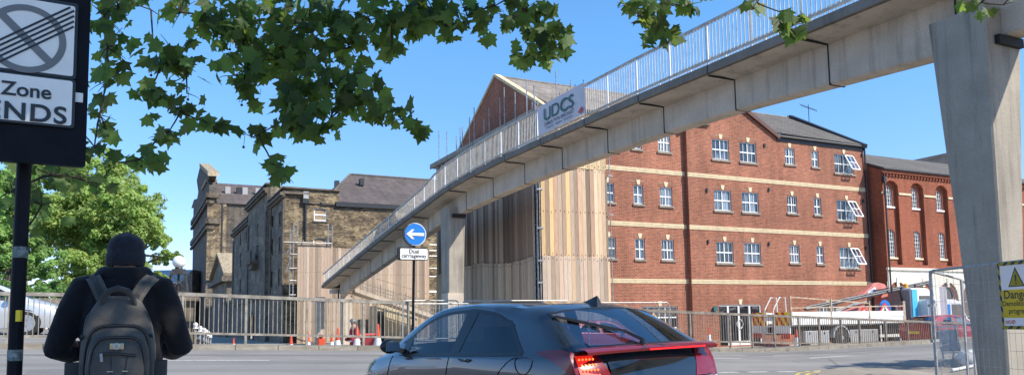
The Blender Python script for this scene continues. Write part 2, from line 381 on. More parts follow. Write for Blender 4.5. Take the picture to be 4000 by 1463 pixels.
g = MB(); g.face([(-900, -300, -1.2), (900, -300, -1.2), (900, 1500, -1.2), (-900, 1500, -1.2)])
tag(g.build('ground', M['earth']), kind='structure')
def sheet(name, us, vs, dz, mat, lo=None):
    m = MB(); m.grid([[w_(u, v, road_z(u, v) + dz) for u in us] for v in vs]); o = m.build(name, mat, smooth=True); tag(o, kind='structure'); return o
def fr(a, b, s):
    n = max(1, int(round((b - a) / s))); return [a + (b - a) * i / n for i in range(n + 1)]
sheet('road', fr(-90, 110, 2.0), fr(-60, 20.3, 2.0), 0.0, M['asphalt'])
k = MB()
for a, b in zip(fr(-60, 90, 1.0)[:-1], fr(-60, 90, 1.0)[1:]):
    P = lambda u, v, d: w_(u, v, road_z(u, 20.3) + d)
    k.face([P(a, 20.3, -0.1), P(b, 20.3, -0.1), P(b, 20.3, 0.12), P(a, 20.3, 0.12)])
    k.face([P(a, 20.3, 0.12), P(b, 20.3, 0.12), P(b, 20.45, 0.125), P(a, 20.45, 0.125)])
ko = k.build('kerb', M['kerb']); tag(ko, kind='structure')
k = MB()
for a, b in zip(fr(-60, 90, 1.0)[:-1], fr(-60, 90, 1.0)[1:]):
    P = lambda u, v, d: w_(u, v, road_z(u, 20.3) + d)
    k.face([P(a, 20.45, 0.12), P(b, 20.45, 0.12), P(b, 21.35, 0.12), P(a, 21.35, 0.12)])
    k.face([P(b, 21.35, 0.12), P(a, 21.35, 0.12), w_(a, 21.35, -1.1), w_(b, 21.35, -1.1)])
tag(k.build('footway', M['pave']), kind='structure')
sheet('carriageway', fr(-90, 0.2, 2.0), fr(21.36, 30.0, 2.0), 0.02, M['asphalt'])
y = MB(); y.box((0.4, 21.36, -1.1), (120, 150, YARD)); yo = y.build('yard', M['yard']); yo.rotation_euler = (0, 0, ROT); tag(yo, kind='structure')
# near pavement on the right corner, with its kerb, and the one on the left under the walker
pv = [(3.7, -2), (3.9, 7), (5.3, 13), (6.4, 16.4), (7.0, 17.7), (7.9, 18.75), (9.1, 19.75)]
ptop = [w_(u, 13.9) for u in fr(18.2, 60, 4.0)]
pts = [V3((x, yy, 0)) for x, yy in pv] + ptop
far = [w_(60, -10), w_(12, -14)]
def lift(p, d): return V3((p.x, p.y, road_xy(p.x, p.y) + d))
pm = MB()
for i in range(len(pts) - 1):
    a, b = pts[i], pts[i + 1]
    pm.face([lift(a, -0.05), lift(b, -0.05), lift(b, 0.11), lift(a, 0.11)][::-1])
cx = V3((22, 8, 0))
loop = pts + far
for i in range(len(loop)):
    a, b = loop[i], loop[(i + 1) % len(loop)]
    for s in range(8):
        f0, f1 = s / 8, (s + 1) / 8
        q = [a.lerp(cx, f0), b.lerp(cx, f0), b.lerp(cx, f1), a.lerp(cx, f1)]
        pm.face([lift(p, 0.11) for p in (q if s < 7 else q[:3])][::-1] if True else None)
tag(pm.build('pavement', M['pave']), kind='structure')
pm = MB(); ql = [(-1.3, -3), (-1.3, 5.2), (-3.0, 6.4), (-14, 4.4), (-30, -2), (-30, -8)]
pm.face([lift(V3((a, b, 0)), 0.1) for a, b in ql]); pm2 = pm
for i in range(4):
    a, b = V3((*ql[i], 0)), V3((*ql[i + 1], 0)); pm.face([lift(a, -.05), lift(b, -.05), lift(b, .1), lift(a, .1)])
tag(pm.build('pavement', M['pave']), kind='structure')
mk = MB()
def dash(u0, u1, v, w=0.11, dz=0.006):
    mk.face([w_(u0, v - w / 2, road_z(u0, v - w / 2) + dz), w_(u1, v - w / 2, road_z(u1, v - w / 2) + dz), w_(u1, v + w / 2, road_z(u1, v + w / 2) + dz), w_(u0, v + w / 2, road_z(u0, v + w / 2) + dz)])
for a in (-11.4, -5.4, 0.62, 6.4, 14.05, 18.56, 24.6, 30.6): dash(a, a + 2.0, 16.95 if a < 5 else 17.45, 0.12)
for i in range(9): dash(7.2 + i * 0.9, 7.8 + i * 0.9, 13.5, 0.16)
tag(mk.build('road_markings', M['mark']), kind='structure')
yl = MB()
for off in (0.25, 0.45):
    ps = []
    for i, p in enumerate(pts[3:12]):
        q0 = pts[3 + i - 1]; q1 = pts[3 + i + 1]; d = (q1 - q0).normalized(); n = V3((-d.y, d.x, 0)); ps.append((p + n * off, p + n * (off + 0.08)))
    for (a, b), (c, d) in zip(ps[:-1], ps[1:]): yl.face([lift(a, 0.006), lift(b, 0.006), lift(d, 0.006), lift(c, 0.006)])
tag(yl.build('road_markings', M['markblue']), kind='structure')

M['patch'] = plain('dark tarmac patch', (0.165, 0.16, 0.153), .9, var=.2, scale=30)
def patch(u0, u1, v0, v1):
    m = MB(); m.grid([[w_(u, v, road_z(u, v) + .003) for u in fr(u0, u1, 1.0)] for v in (v0, v1)]); tag(m.build('road_patch', M['patch']), kind='structure')
patch(-3, 9.5, 18.3, 18.75); patch(10.2, 11.6, 14.2, 16.3); patch(17.5, 40, 18.6, 19.0); patch(-1.5, .4, 13.6, 15.2)

# ------------------------------------------------------------------ walls with openings (plane v = const facing the street, or u = const facing left)
def wall(mb, plane, c, a0, a1, z0, z1, ops=(), depth=0.1, mi=0):
    """ops: (a0, a1, z0, z1, arch_rise). plane 'v': faces -v, reveals run to +v; plane 'u': faces -u, reveals run to +u."""
    P = (lambda a, z, d=0: (a, c + d, z)) if plane == 'v' else (lambda a, z, d=0: (c + d, a, z))
    ops = [o if len(o) > 4 else (*o, 0) for o in ops]
    xs = sorted({a0, a1, *[o[0] for o in ops], *[o[1] for o in ops]}); zs = sorted({z0, z1, *[o[2] for o in ops], *[o[3] for o in ops]})
    xs = [x for x in xs if a0 <= x <= a1]; zs = [z for z in zs if z0 <= z <= z1]
    F = (lambda q: q) if plane == 'v' else (lambda q: q[::-1])
    for i in range(len(xs) - 1):
        for j in range(len(zs) - 1):
            mx, mz = (xs[i] + xs[i + 1]) / 2, (zs[j] + zs[j + 1]) / 2
            if any(o[0] < mx < o[1] and o[2] < mz < o[3] for o in ops): continue
            mb.face(F([P(xs[i], zs[j]), P(xs[i + 1], zs[j]), P(xs[i + 1], zs[j + 1]), P(xs[i], zs[j + 1])]), mi=mi)
    for (b0, b1, c0, c1, r) in ops:
        zs_ = c1 - r
        mb.face(F([P(b0, c0), P(b1, c0), P(b1, c0, depth), P(b0, c0, depth)][::-1]), mi=mi)
        mb.face(F([P(b0, c0), P(b0, c0, depth), P(b0, zs_, depth), P(b0, zs_)][::-1]), mi=mi)
        mb.face(F([P(b1, c0), P(b1, zs_), P(b1, zs_, depth), P(b1, c0, depth)][::-1]), mi=mi)
        arc = arch_pts(b0, b1, zs_, r)
        for (p, q) in zip(arc[:-1], arc[1:]):
            mb.face(F([P(*p), P(*p, depth), P(*q, depth), P(*q)][::-1]), mi=mi)
            if r: mb.face(F([P(*p), P(*q), P(q[0], c1), P(p[0], c1)]), mi=mi)
def arch_pts(b0, b1, zs, r, n=8):
    if not r: return [(b0, zs), (b1, zs)]
    m, h = (b0 + b1) / 2, (b1 - b0) / 2
    R = (h * h + r * r) / (2 * r); t = math.asin(min(1, h / R)); 
    return [(m + R * math.sin(-t + 2 * t * i / n), zs + r - R + R * math.cos(-t + 2 * t * i / n)) for i in range(n + 1)]
def window(T, plane, c, b0, b1, c0, c1, r=0.0, rec=0.1, cols=2, rows=2, fw=0.046, bw=0.025, thin=0, frame='upvc', pane='pane', sill=None, key=None, name='window', mid=None):
    """a window as a part (white frame) with its pane, sill and keystone as sub-parts"""
    S = (lambda a, d, z: (a, c + d, z)) if plane == 'v' else (lambda a, d, z: (c + d, a, z))
    f = MB(); d0, d1 = rec - 0.045, rec - 0.004
    def bx(p0, p1, q0, q1, e0=d0, e1=d1): f.box(S(p0, e0, q0), S(p1, e1, q1))
    zt = c1 - r
    bx(b0, b0 + fw, c0, zt); bx(b1 - fw, b1, c0, zt); bx(b0 + fw, b1 - fw, c0, c0 + fw * 1.3)
    if r:
        o = arch_pts(b0, b1, zt, r); i_ = arch_pts(b0 + fw, b1 - fw, zt - 0.001, max(0.02, r - fw * .6))
        for k_ in range(len(o) - 1):
            q = [S(o[k_][0], d0, o[k_][1]), S(o[k_ + 1][0], d0, o[k_ + 1][1]), S(i_[k_ + 1][0], d0, i_[k_ + 1][1]), S(i_[k_][0], d0, i_[k_][1])]
            f.face(q)
    else: bx(b0 + fw, b1 - fw, c1 - fw, c1)
    for i in range(1, cols):
        x = b0 + (b1 - b0) * i / cols; bx(x - bw, x + bw, c0 + fw, c1 - (fw if not r else fw * .8), d0 + 0.004, d1)
    for j in range(1, rows):
        z = c0 + (c1 - c0) * j / rows; w2 = bw * (1.3 if rows == 2 or j == mid else 0.6); bx(b0 + fw, b1 - fw, z - w2, z + w2, d0 + 0.006, d1)
    for i in range(cols if thin else 0):
        x = b0 + (b1 - b0) * (i + 0.5) / cols; bx(x - 0.011, x + 0.011, c0 + fw, c1 - fw, d0 + 0.02, d1)
    fo = T.part(name, f, M[frame])
    g = MB(); a = arch_pts(b0 + 0.01, b1 - 0.01, zt - 0.005, r); g.face([S(b0 + .01, rec + 0.0, c0 + .01), S(b1 - .01, rec, c0 + .01)] + [S(x, rec, z - .003) for x, z in a[::-1]])
    T.part('pane', g, M[pane], fo)
    if sill:
        s = MB(); s.box(S(b0 - 0.09, -0.07, c0 - 0.10), S(b1 + 0.09, rec - 0.05, c0 + 0.005)); T.part('sill', s, M[sill], fo)
    if key:
        mm = (b0 + b1) / 2; s = MB()
        s.prism([S(mm - .07, -0.03, c1 + .02), S(mm + .07, -0.03, c1 + .02), S(mm + .13, -0.03, c1 + .27), S(mm - .13, -0.03, c1 + .27)], (0, 0.028, 0) if plane == 'v' else (0.028, 0, 0)); T.part('keystone', s, M[key], fo)
        l = MB(); S2 = S
        l.prism([S(b0 - .06, -0.006, c1), S(b1 + .06, -0.006, c1), S(b1 + .16, -0.006, c1 + .22), S(b0 - .16, -0.006, c1 + .22)], (0, .005, 0) if plane == 'v' else (.005, 0, 0)); T.part('lintel', l, M['lintel'], fo)
    return fo
M['lintel'] = brick('soldier course brick', (0.33, 0.11, 0.055), (0.24, 0.065, 0.035), (0.36, 0.24, 0.17), 0.075, 0.23, 0.012, dirt=0.15)

# ------------------------------------------------------------------ the four-storey red brick building
RB = Thing('brick_building', 'four storey red brick building with cream bands, white windows and slate roof behind the footbridge', 'building', (29, 31.5, YARD))
V0 = 31.5
def sc(v): 
    kk = v / V0; return lambda u, z: (u * kk, EYE + (z - EYE) * kk)
mb = MB(); SECT = []
rowsL = [(10.93, 9.93), (8.09, 7.12), (5.38, 4.35)]; rowsM = [(10.94, 9.82), (8.17, 7.06), (5.40, 4.27)]; rowsR = [(10.9, 9.95), (8.15, 7.17), (5.37, 4.37)]
SL = (31.5, 16.9, 25.9, [(20.42, 21.26), (22.42, 23.0), (24.04, 24.82)], rowsL)
SM = (31.25, 25.88, 32.27, [(27.6, 28.77), (29.53, 30.72)], rowsM)
SR = (31.36, 32.27, 39.3, [(32.85, 33.61), (34.94, 35.5), (36.78, 38.4)], rowsR)
wins = []
for (vv, ua, ub_, cols_, rows_) in (SL, SM, SR):
    S = sc(vv); kk = vv / V0; ops = []
    e0, e1 = ua * kk, ub_ * kk
    if vv == 31.5: e0 = ua; e1 = SM[1] * 31.25 / V0
    if vv == 31.36: e0 = 32.27 * 31.25 / V0
    for ci, (a, b) in enumerate(cols_):
        for ri, (zt, zb) in enumerate(rows_):
            (a2, z2), (b2, z1) = S(a, zt), S(b, zb if ci < 2 or vv != 31.36 else zb - 0.22)
            ops.append((a2, b2, z1, z2)); wins.append((vv, a2, b2, z1, z2, vv == 31.36 and ci == 2, b2 - a2))
    gops = []
    if vv == 31.5: gops = [(22.7, 24.9, 0.9, 2.0)]
    if vv == 31.25: gops = [(27.4, 30.3, -0.05, 2.05)]
    if vv == 31.36: gops = [(34.6, 36.2, 0.9, 2.06)]
    zt = EYE + (11.55 - EYE) * kk
    wall(mb, 'v', vv, e0, e1, YARD - 0.3, zt, ops + gops, 0.1)
    SECT.append((vv, e0, e1, zt, gops))
# returns, gable of the middle bay, end gables
(vL, l0, l1, zL, _), (vM, m0, m1, zM, gM), (vR, r0, r1, zR, _) = SECT
mb.face([(m0, 31.5, -.4), (m0, vM, -.4), (m0, vM, zM), (m0, 31.5, zM)][::-1]); mb.face([(m1, vR, -.4), (m1, vM, -.4), (m1, vM, zM), (m1, vR, zM)])
ma = (m0 + m1) / 2; mapex = zM + 1.68
mb.face([(m0, vM, zM), (m1, vM, zM), (ma, vM, mapex)])
GU = 17.27
mb.face([(GU, 31.5, -.4), (GU, 31.5, 11.6), (GU, 36.7, 14.5), (GU, 41.9, 11.6), (GU, 41.9, -.4)])
mb.face([(r1, vR, -.4), (r1, 41.9, -.4), (r1, 41.9, 11.45), (r1, 36.7, 14.3), (r1, vR, 11.45)])
mb.face([(GU, 41.9, -.4), (GU, 41.9, 11.6), (r1, 41.9, 11.5), (r1, 41.9, -.4)])
RB.part('wall', mb, M['brick'])
rf = MB()
def slab(mbx, a, b, c_, d_, th=0.09):
    n = (V3(b) - V3(a)).cross(V3(d_) - V3(a)).normalized()
    if n.z < 0: n = -n
    mbx.prism([a, b, c_, d_], n * th)
slab(rf, (GU + .25, 31.15, 11.45), (m0 + 1.5, 31.15, 11.45), (m0 + 1.5, 36.7, 14.42), (GU + .25, 36.7, 14.42))
slab(rf, (m0 + 1.5, 32.0, 11.9), (r1 - .3, 31.15, 11.42), (r1 - .3, 36.7, 14.42), (m0 + 1.5, 36.7, 14.42))
slab(rf, (GU + .25, 42.2, 11.45), (r1 - .3, 42.2, 11.45), (r1 - .3, 36.705, 14.41), (GU + .25, 36.705, 14.41))
roof = RB.part('roof', rf, M['tile'] if False else M['slate'])
rg = MB()
slab(rg, (m0 - .15, vM - .12, zM - .12), (ma, vM - .12, mapex + .02), (ma, 34.9, mapex + .02), (m0 - .15, 32.0, zM - .12))
slab(rg, (m1 + .15, vM - .12, zM - .12), (ma + .002, vM - .12, mapex + .02), (ma + .002, 34.9, mapex + .02), (m1 + .15, 32.0, zM - .12))
RB.part('bay_roof', rg, M['slate'])
rl = MB(); slab(rl, (GU + .3, 31.12, 11.5), (m0 + 1.2, 31.12, 11.5), (m0 + 1.2, 36.72, 14.52), (GU + .3, 36.72, 14.52), 0.05); RB.part('roof', rl, M['tile'])
rt = MB(); rt.tube([(GU + .2, 36.7, 14.56), (r1 - .3, 36.7, 14.5)], 0.09, 8); RB.part('ridge_tiles', rt, M['tile'])
cp = MB(); 
for s in (-1, 1): cp.bar((GU + .12, 36.7 - s * 5.55, 11.42), (GU + .12, 36.7, 14.62), 0.38, 0.14, (1, 0, 0))
RB.part('gable_coping', cp, M['cream'])
cp = MB()
for s in (-1, 1): cp.bar((r1 - .15, 36.7 - s * 5.6, 11.45), (r1 - .15, 36.7, 14.62), 0.36, 0.22, (1, 0, 0))
RB.part('gable_coping', cp, M['lead'])
vg = MB()
for s, x0 in ((-1, m0 - .15), (1, m1 + .15)): vg.bar((x0, vM - .1, zM - .14), (ma, vM - .1, mapex), 0.1, 0.2, (0, 1, 0))
RB.part('verge_board', vg, plain('brown verge board', (0.10, 0.04, 0.025), 0.6))
gt = MB(); gt.tube([(m1 + .1, vR - .16, 11.42), (r1 + .1, vR - .16, 11.42)], 0.07, 8); gt.box((m1 + .1, vR - .06, 11.2), (r1, vR - .01, 11.42)); gt.tube([(r1 - .02, vR - .1, 11.4), (r1 - .02, vR - .1, 0)], 0.05, 8); RB.part('gutter', gt, M['lead'])
for zc in (8.87, 6.1, 3.27):
    for (vv, e0, e1, *_r) in SECT:
        zz = EYE + (zc - EYE) * vv / V0; b = MB()
        for kx in (-1, 0, 1): b.box((e0 if vv != 31.25 else e0 - .022, vv - 0.025 - 0.008 * (kx == 0), zz + kx * 0.078 - 0.034), (e1 if vv != 31.25 else e1 + .022, vv + 0.02, zz + kx * 0.078 + 0.034))
        RB.part('string_course', b, M['cream'])
for (vv, a, b, z0, z1, op, wd) in wins:
    if a < 18: continue
    fo = window(RB, 'v', vv, a, b, z0, z1, rec=0.1, cols=2, rows=2, thin=1 if wd > 1.0 and not op else (1 if wd > .7 else 0), sill='sill', key='stonekey', pane=random.choice(['pane', 'pane', 'paneb', 'panec']))
    if op:      # top-hung casement swung out over the sill
        s = MB(); h = z1 - z0 - 0.08; t_ = rad(28); xl, xr = (a + b) / 2 + 0.04, b - 0.04
        def O(x, q, d=0): return (x, vv + 0.02 - math.sin(t_) * q - math.cos(t_) * d, z1 - 0.04 - math.cos(t_) * q + math.sin(t_) * d)
        def bb(x0, x1, q0, q1): s.hexa([O(x0, q1), O(x1, q1), O(x1, q1, .05), O(x0, q1, .05), O(x0, q0), O(x1, q0), O(x1, q0, .05), O(x0, q0, .05)])
        bb(xl, xl + .07, 0, h); bb(xr - .07, xr, 0, h); bb(xl, xr, 0, .07); bb(xl, xr, h - .07, h); bb(xl, xr, h / 2 - .02, h / 2 + .02); bb((xl + xr) / 2 - .015, (xl + xr) / 2 + .015, 0, h)
        so_ = RB.part('casement', s, M['upvc'], fo)
        gq = MB(); gq.face([O(xl, h, .02), O(xr, h, .02), O(xr, 0, .02), O(xl, 0, .02)])
        o2 = gq.build('casement_pane', see_through('pale casement glass', (0.75, 0.82, 0.85), 0.25) if 'cg' not in M else M['cg'], fo, RB.org); M['cg'] = o2.data.materials[0]
for (vv, e0, e1, zt, gops) in SECT:
    for (a, b, z0, z1) in gops:
        if z0 > 0.5: window(RB, 'v', vv, a, b, z0, z1, rec=0.1, cols=3, rows=2, thin=1, sill='sill', key='stonekey', pane='paned')
        else:
            f = MB()
            for x in (a + .62, a + 1.35, a + 2.1, b - .02): f.box((x - .055, vv + .03, z0), (x + .055, vv + .09, z1 - .06))
            f.box((a, vv + .03, z1 - .06), (b, vv + .09, z1)); f.box((a + .62, vv + .03, z0), (a + 2.1, vv + .09, z0 + .22))
            do = RB.part('door', f, M['upvc']); q = MB(); q.face([(a, vv + .095, z0), (b, vv + .095, z0), (b, vv + .095, z1), (a, vv + .095, z1)]); RB.part('pane', q, M['paned'], do)
            h = MB(); 
            for kx in (-1, 1): h.tube([(a + 1.35 + kx * (.05 + .16 * math.sin(math.pi * i / 10)), vv - .02, .8 + .5 * i / 10) for i in range(11)], .025, 6)
            RB.part('handle', h, M['conew'], do)
            s = MB(); mm = (a + b) / 2; s.prism([(mm - .07, vv - .03, z1 + .02), (mm + .07, vv - .03, z1 + .02), (mm + .14, vv - .03, z1 + .3), (mm - .14, vv - .03, z1 + .3)], (0, .028, 0)); RB.part('keystone', s, M['stonekey'], do)
            l = MB(); l.box((a - .08, vv - .006, z1), (b + .08, vv - .001, z1 + .24)); RB.part('lintel', l, M['lintel'], do)
for (x, yy, vv) in ((2760, 742, 31.25), (3002, 740, 31.25), (2765, 943, 31.25), (3002, 951, 31.25), (2985, 568, 31.25), (3365, 605, 31.36), (3370, 785, 31.36), (3380, 968, 31.36)):
    uu, zz = on_v(x, yy, vv); b = MB(); b.box((uu - .05, vv - .07, zz - .1), (uu + .05, vv + .02, zz + .1)); RB.part('wall_vent', b, M['lead'])
uu, zz = on_v(2789, 1206, 31.25); b = MB(); b.prism([(uu + .14 * math.cos(i * math.pi / 3 + .5), 31.1, zz + .16 * math.sin(i * math.pi / 3 + .5)) for i in range(6)], (0, .15, 0)); RB.part('alarm_box', b, plain('teal alarm box', (0.03, 0.13, 0.13), .5))
ae = Thing('television_aerial', 'thin yagi television aerial on the slate roof ridge of the red brick building', 'aerial', (0, 0, 0))
b = MB(); (ax, az) = on_v(3160, 462, 36.9); b.tube([(ax, 36.9, az - .3), (ax, 36.9, az + .95)], .025, 6); ae.part('mast', b, M['iron'])
b = MB(); b.tube([(ax - .75, 36.9, az + .85), (ax + .8, 36.9, az + .62)], .018, 5)
for i in range(9): xx = ax - .7 + i * .17; zz = az + .84 - i * .026; b.tube([(xx, 36.75, zz - .16), (xx, 37.05, zz + .16)], .01, 4)
ae.part('boom', b, M['iron'])

# ------------------------------------------------------------------ the arched red brick building at its right
AB = Thing('arched_brick_building', 'older red brick building with tall arched windows above a white rendered ground floor', 'building', (45, 30.5, YARD))
A0, A1 = 39.42, 56.0; VB = 30.5
panels = [39.72 + 2.28 * i for i in range(7)]
mb = MB(); wall(mb, 'v', VB, A0, A1, 4.1, 9.95, [(p, p + 1.12, 4.35, 9.35, 0.3) for p in panels], 0.22)
for p in panels: wall(mb, 'v', VB + .22, p - .01, p + 1.13, 4.3, 9.4, [(p + .16, p + .88, 7.82, 9.05, .28), (p + .16, p + .88, 4.78, 6.45, .2)], .12)
mb.face([(A0, VB, -.3), (A0, VB, 9.95), (A0, 36, 12.3), (A0, 41, 9.95), (A0, 41, -.3)])
AB.part('wall', mb, M['brick2'])
mb = MB(); arcs = [(p - .35, p + 1.45, -.1, 3.35, .9) for p in panels]
wall(mb, 'v', VB - .02, A0 - .01, A1, -.3, 4.1, arcs, .16); AB.part('ground_floor', mb, M['render'])
b = MB(); b.box((A0 - .02, VB - .12, 4.02), (A1, VB + .02, 4.16)); AB.part('string_course', b, M['render'])
for p in panels: b = MB(); b.box((p + 1.14, VB - .05, 8.52), (p + 2.26, VB + .02, 8.64)); AB.part('impost_band', b, M['stonekey'])
b = MB(); b.box((A0 - .03, VB - .05, 8.52), (panels[0] - .02, VB + .02, 8.64)); AB.part('impost_band', b, M['stonekey'])
b = MB(); b.box((A0 - .05, VB - .16, 9.75), (A1, VB - .001, 9.95)); 
for i in range(60): b.box((A0 + .1 + i * .28, VB - .1, 9.6), (A0 + .24 + i * .28, VB - .002, 9.74))
AB.part('dentil_course', b, M['brick2'])
b = MB(); b.tube([(A0 - .05, VB - .22, 9.98), (A1, VB - .22, 9.98)], .07, 8); b.tube([(A0 + .12, VB - .12, 9.9), (A0 + .12, VB - .12, 0)], .05, 8); b.box((A0 + .02, VB - .2, 9.2), (A0 + .22, VB - .02, 9.5)); AB.part('gutter', b, M['lead'])
b = MB(); slab(b, (A0 - .1, VB - .2, 9.98), (A1, VB - .2, 9.98), (A1, 36, 12.35), (A0 - .1, 36, 12.35)); slab(b, (A0 - .1, 41.2, 9.98), (A1, 41.2, 9.98), (A1, 36.003, 12.34), (A0 - .1, 36.003, 12.34)); AB.part('roof', b, M['slate'])
for p in panels:
    window(AB, 'v', VB + .22, p + .16, p + .88, 7.82, 9.05, .28, rec=.11, cols=4, rows=5, fw=.045, bw=.014, sill='upvc', pane='paned')
    window(AB, 'v', VB + .22, p + .16, p + .88, 4.78, 6.45, .2, rec=.11, cols=4, rows=7, fw=.045, bw=.014, sill='stonekey', pane='paned', mid=4)
    # arched shopfront of the ground floor with its brick ring
    b = MB(); o = arch_pts(p - .35, p + 1.45, 2.45, .9, 12); i_ = arch_pts(p - .1, p + 1.2, 2.45, .66, 12)
    for q in range(12): b.prism([(o[q][0], VB + .05, o[q][1]), (o[q + 1][0], VB + .05, o[q + 1][1]), (i_[q + 1][0], VB + .05, i_[q + 1][1]), (i_[q][0], VB + .05, i_[q][1])], (0, .1, 0))
    b.box((p - .35, VB + .05, -.1), (p - .1, VB + .15, 2.45)); b.box((p + 1.2, VB + .05, -.1), (p + 1.45, VB + .15, 2.45)); AB.part('arch_ring', b, M['brick2'])
    window(AB, 'v', VB, p - .1, p + 1.2, .3, 3.1, .65, rec=.15, cols=2, rows=3, fw=.07, bw=.03, frame='stonekey', pane='paned')
    b = MB(); b.box((p + .45, VB - .06, 3.05), (p + .65, VB + .02, 3.6)); AB.part('keystone', b, M['render'])
HB = Thing('tiled_roof_house', 'house with a long tiled roof rising behind the arched brick building', 'house', (62, 45, YARD))
za = on_u(3557, 631, 62); zb = on_u(3700, 602, 62)
b = MB(); z_ = (za[1] + zb[1]) / 2; b.box((54.5, 38, -.3), (69, 75, z_ - 6)); HB.part('wall', b, M['brick2'])
b = MB(); slab(b, (54, 37.6, z_ - 6), (54, 75.5, z_ - 6), (62, 75.5, z_), (62, 37.6, z_), .12); slab(b, (70, 37.6, z_ - 6), (70, 75.5, z_ - 6), (62.01, 75.5, z_), (62.01, 37.6, z_), .12); HB.part('roof', b, M['slate'])

# ------------------------------------------------------------------ the soot-stained warehouse on the left and its neighbours
K_ = 66 / 62.0
def r3(x, y): return 700 + x * .573, 640 + y * .573
def r4(x, y): return 1050 + x * .552, 660 + y * .552
WV = 66.0; WU = on_v(1111, 850, WV)[0]
WH = Thing('warehouse', 'old brown and yellow brick warehouse with parapets, slate roof and dark sooty street front', 'building', (WU, WV, YARD))
ztop = on_v(*r4(120, 125), WV)[1]; ue = on_v(*r4(497, 150), WV)[0]; zeave = on_v(*r4(600, 243), WV)[1]
wr = []
for (a, b, c, d, r) in ((320, 412, 275, 370, .12), (315, 410, 485, 590, .15)):
    (a_, z1) = on_v(*r4(a, c), WV); (b_, z0) = on_v(*r4(b, d), WV); wr.append((a_, b_, z0, z1, r))
mb = MB(); wall(mb, 'v', WV, WU, ue, -.6, ztop - .9, wr, .15); wall(mb, 'v', WV, ue, 30, -.6, zeave, (), .1)
mb.box((WU, WV - .001, ztop - .9), (ue, WV + .6, ztop - .12)); WH.part('wall', mb, M['stock'])
b = MB(); b.box((WU - .25, WV - .3, ztop - .62), (WU + 2.0, WV - .003, ztop - .42)); b.box((WU - .15, WV - .2, ztop - .12), (ue + .1, WV + .7, ztop)); b.box((WU + 1.9, WV - .12, ztop - 1.32), (ue + .1, WV - .003, ztop - 1.2)); WH.part('cornice', b, M['stone'])
for i, (a_, b_, z0, z1, r) in enumerate(wr): window(WH, 'v', WV, a_, b_, z0, z1, r, rec=.14, cols=1, rows=2, fw=.1, bw=.05, pane='board', sill='stone')
# left (street) front, in three bays
def face_u(pix): (v1, z0) = on_u(pix[0], pix[3], WU); (v0, z1) = on_u(pix[1], pix[2], WU); return (min(v0, v1), max(v0, v1), z0, z1)
vA = on_u(*r3(625, 130), WU)[0]; vB = on_u(*r3(492, 240), WU)[0]; vC = on_u(*r3(372, 435), WU)[0]
zA = on_u(*r3(625, 130), WU)[1]; zB = on_u(*r3(500, 330), WU)[1]
lw = []
def Lw(x, w, yt, yb, r3_=True):
    f_ = r3 if r3_ else r4; x0, y0 = f_(x - w, yt); x1, y1 = f_(x + w, yb); return face_u((x0, x1, y0, y1))
near = [Lw(80, 9, 290, 400, 0), Lw(78, 9, 462, 588, 0), Lw(72, 9, 697, 822, 0), Lw(26, 8, 322, 415, 0), Lw(23, 8, 487, 606, 0), Lw(20, 8, 717, 838, 0)]
cen = [Lw(556, 6, 400, 490), Lw(553, 6, 548, 625)]
farb = [Lw(418, 5, 470, 550), Lw(460, 6, 447, 532), Lw(417, 5, 603, 697), Lw(460, 6, 585, 682), Lw(416, 5, 780, 872), Lw(459, 6, 768, 862)]
arch = on_u(1008, 1185, WU)[0]; arch2 = on_u(985, 1185, WU)[0]
lowb = [(arch, arch2, -.5, 2.7, .9)]
mb = MB()
wall(mb, 'u', WU, WV, vA, -.6, ztop - .12, [(*q, .15) for q in near], .18)
wall(mb, 'u', WU - .3, vA, vB, -.6, zA - .15, [(*q, .15) for q in cen] + lowb, .18)
wall(mb, 'u', WU, vB, vC, -.6, zB - .12, [(*q, .15) for q in farb], .18)
mb.face([(WU, vA, -.6), (WU - .3, vA, -.6), (WU - .3, vA, zA - .1), (WU, vA, zA - .1)]); mb.face([(WU, vA, ztop - .2), (WU + .5, vA, ztop - .2), (WU + .5, vA, zA - .1), (WU - .3, vA, zA - .1), (WU - .3, vA, ztop - .2)])
mb.box((WU - .29, vA + .01, ztop), (WU + 2.5, vB - .01, zA - .2))
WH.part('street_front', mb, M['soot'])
q = MB(); q.face([(WU + .1, arch - .2, -.6), (WU + .1, arch2 + .2, -.6), (WU + .1, arch2 + .2, 3), (WU + .1, arch - .2, 3)]); WH.part('doorway', q, M['blackm'])
b = MB()
for (c_, v0, v1, zz) in ((WU, WV - .3, vA, ztop), (WU - .3, vA - .2, vB + .2, zA), (WU, vB, vC + .3, zB)):
    b.box((c_ - .2, v0, zz - .14), (c_ + .5, v1, zz)); b.box((c_ - .4, v0, zz - .75), (c_ - .004, v1, zz - .5)); b.box((c_ - .22, v0, zz - .95), (c_ - .003, v1, zz - .76))
z3 = on_u(*r4(40, 905), WU)[1]; b.box((WU - .15, WV - .1, z3), (WU - .004, vA, z3 + .3)); b.box((WU - .45, vA, z3), (WU - .304, vB, z3 + .3)); b.box((WU - .15, vB, z3), (WU - .004, vC, z3 + .3))
for v in (WV + .02, vA - .9, vA + .02, vB - .9, vB + .9, vC - .8): c_ = WU - (.3 if vA <= v < vB - .5 and v > vA else 0); b.box((c_ - .12, v, z3 + .3), (c_ - .005, v + .8, ztop - .97))
cv = (vA + vB) / 2; zb_ = on_u(*r3(540, 655), WU)[1]; b.box((WU - 1.1, cv - 1.6, zb_ - .5), (WU - .305, cv + 1.6, zb_ - .1)); b.box((WU - .9, cv - 1.3, zb_ - 1.0), (WU - .305, cv + 1.3, zb_ - .5)); b.box((WU - 1.1, cv - 1.6, zb_ - .1), (WU - .9, cv + 1.6, zb_ + .8))
WH.part('cornice', b, M['stone'])
for qd in near + farb: window(WH, 'u', WU, *qd, .15, rec=.17, cols=1, rows=2, fw=.09, bw=.04, frame='sill', pane='mirror', sill='stone')
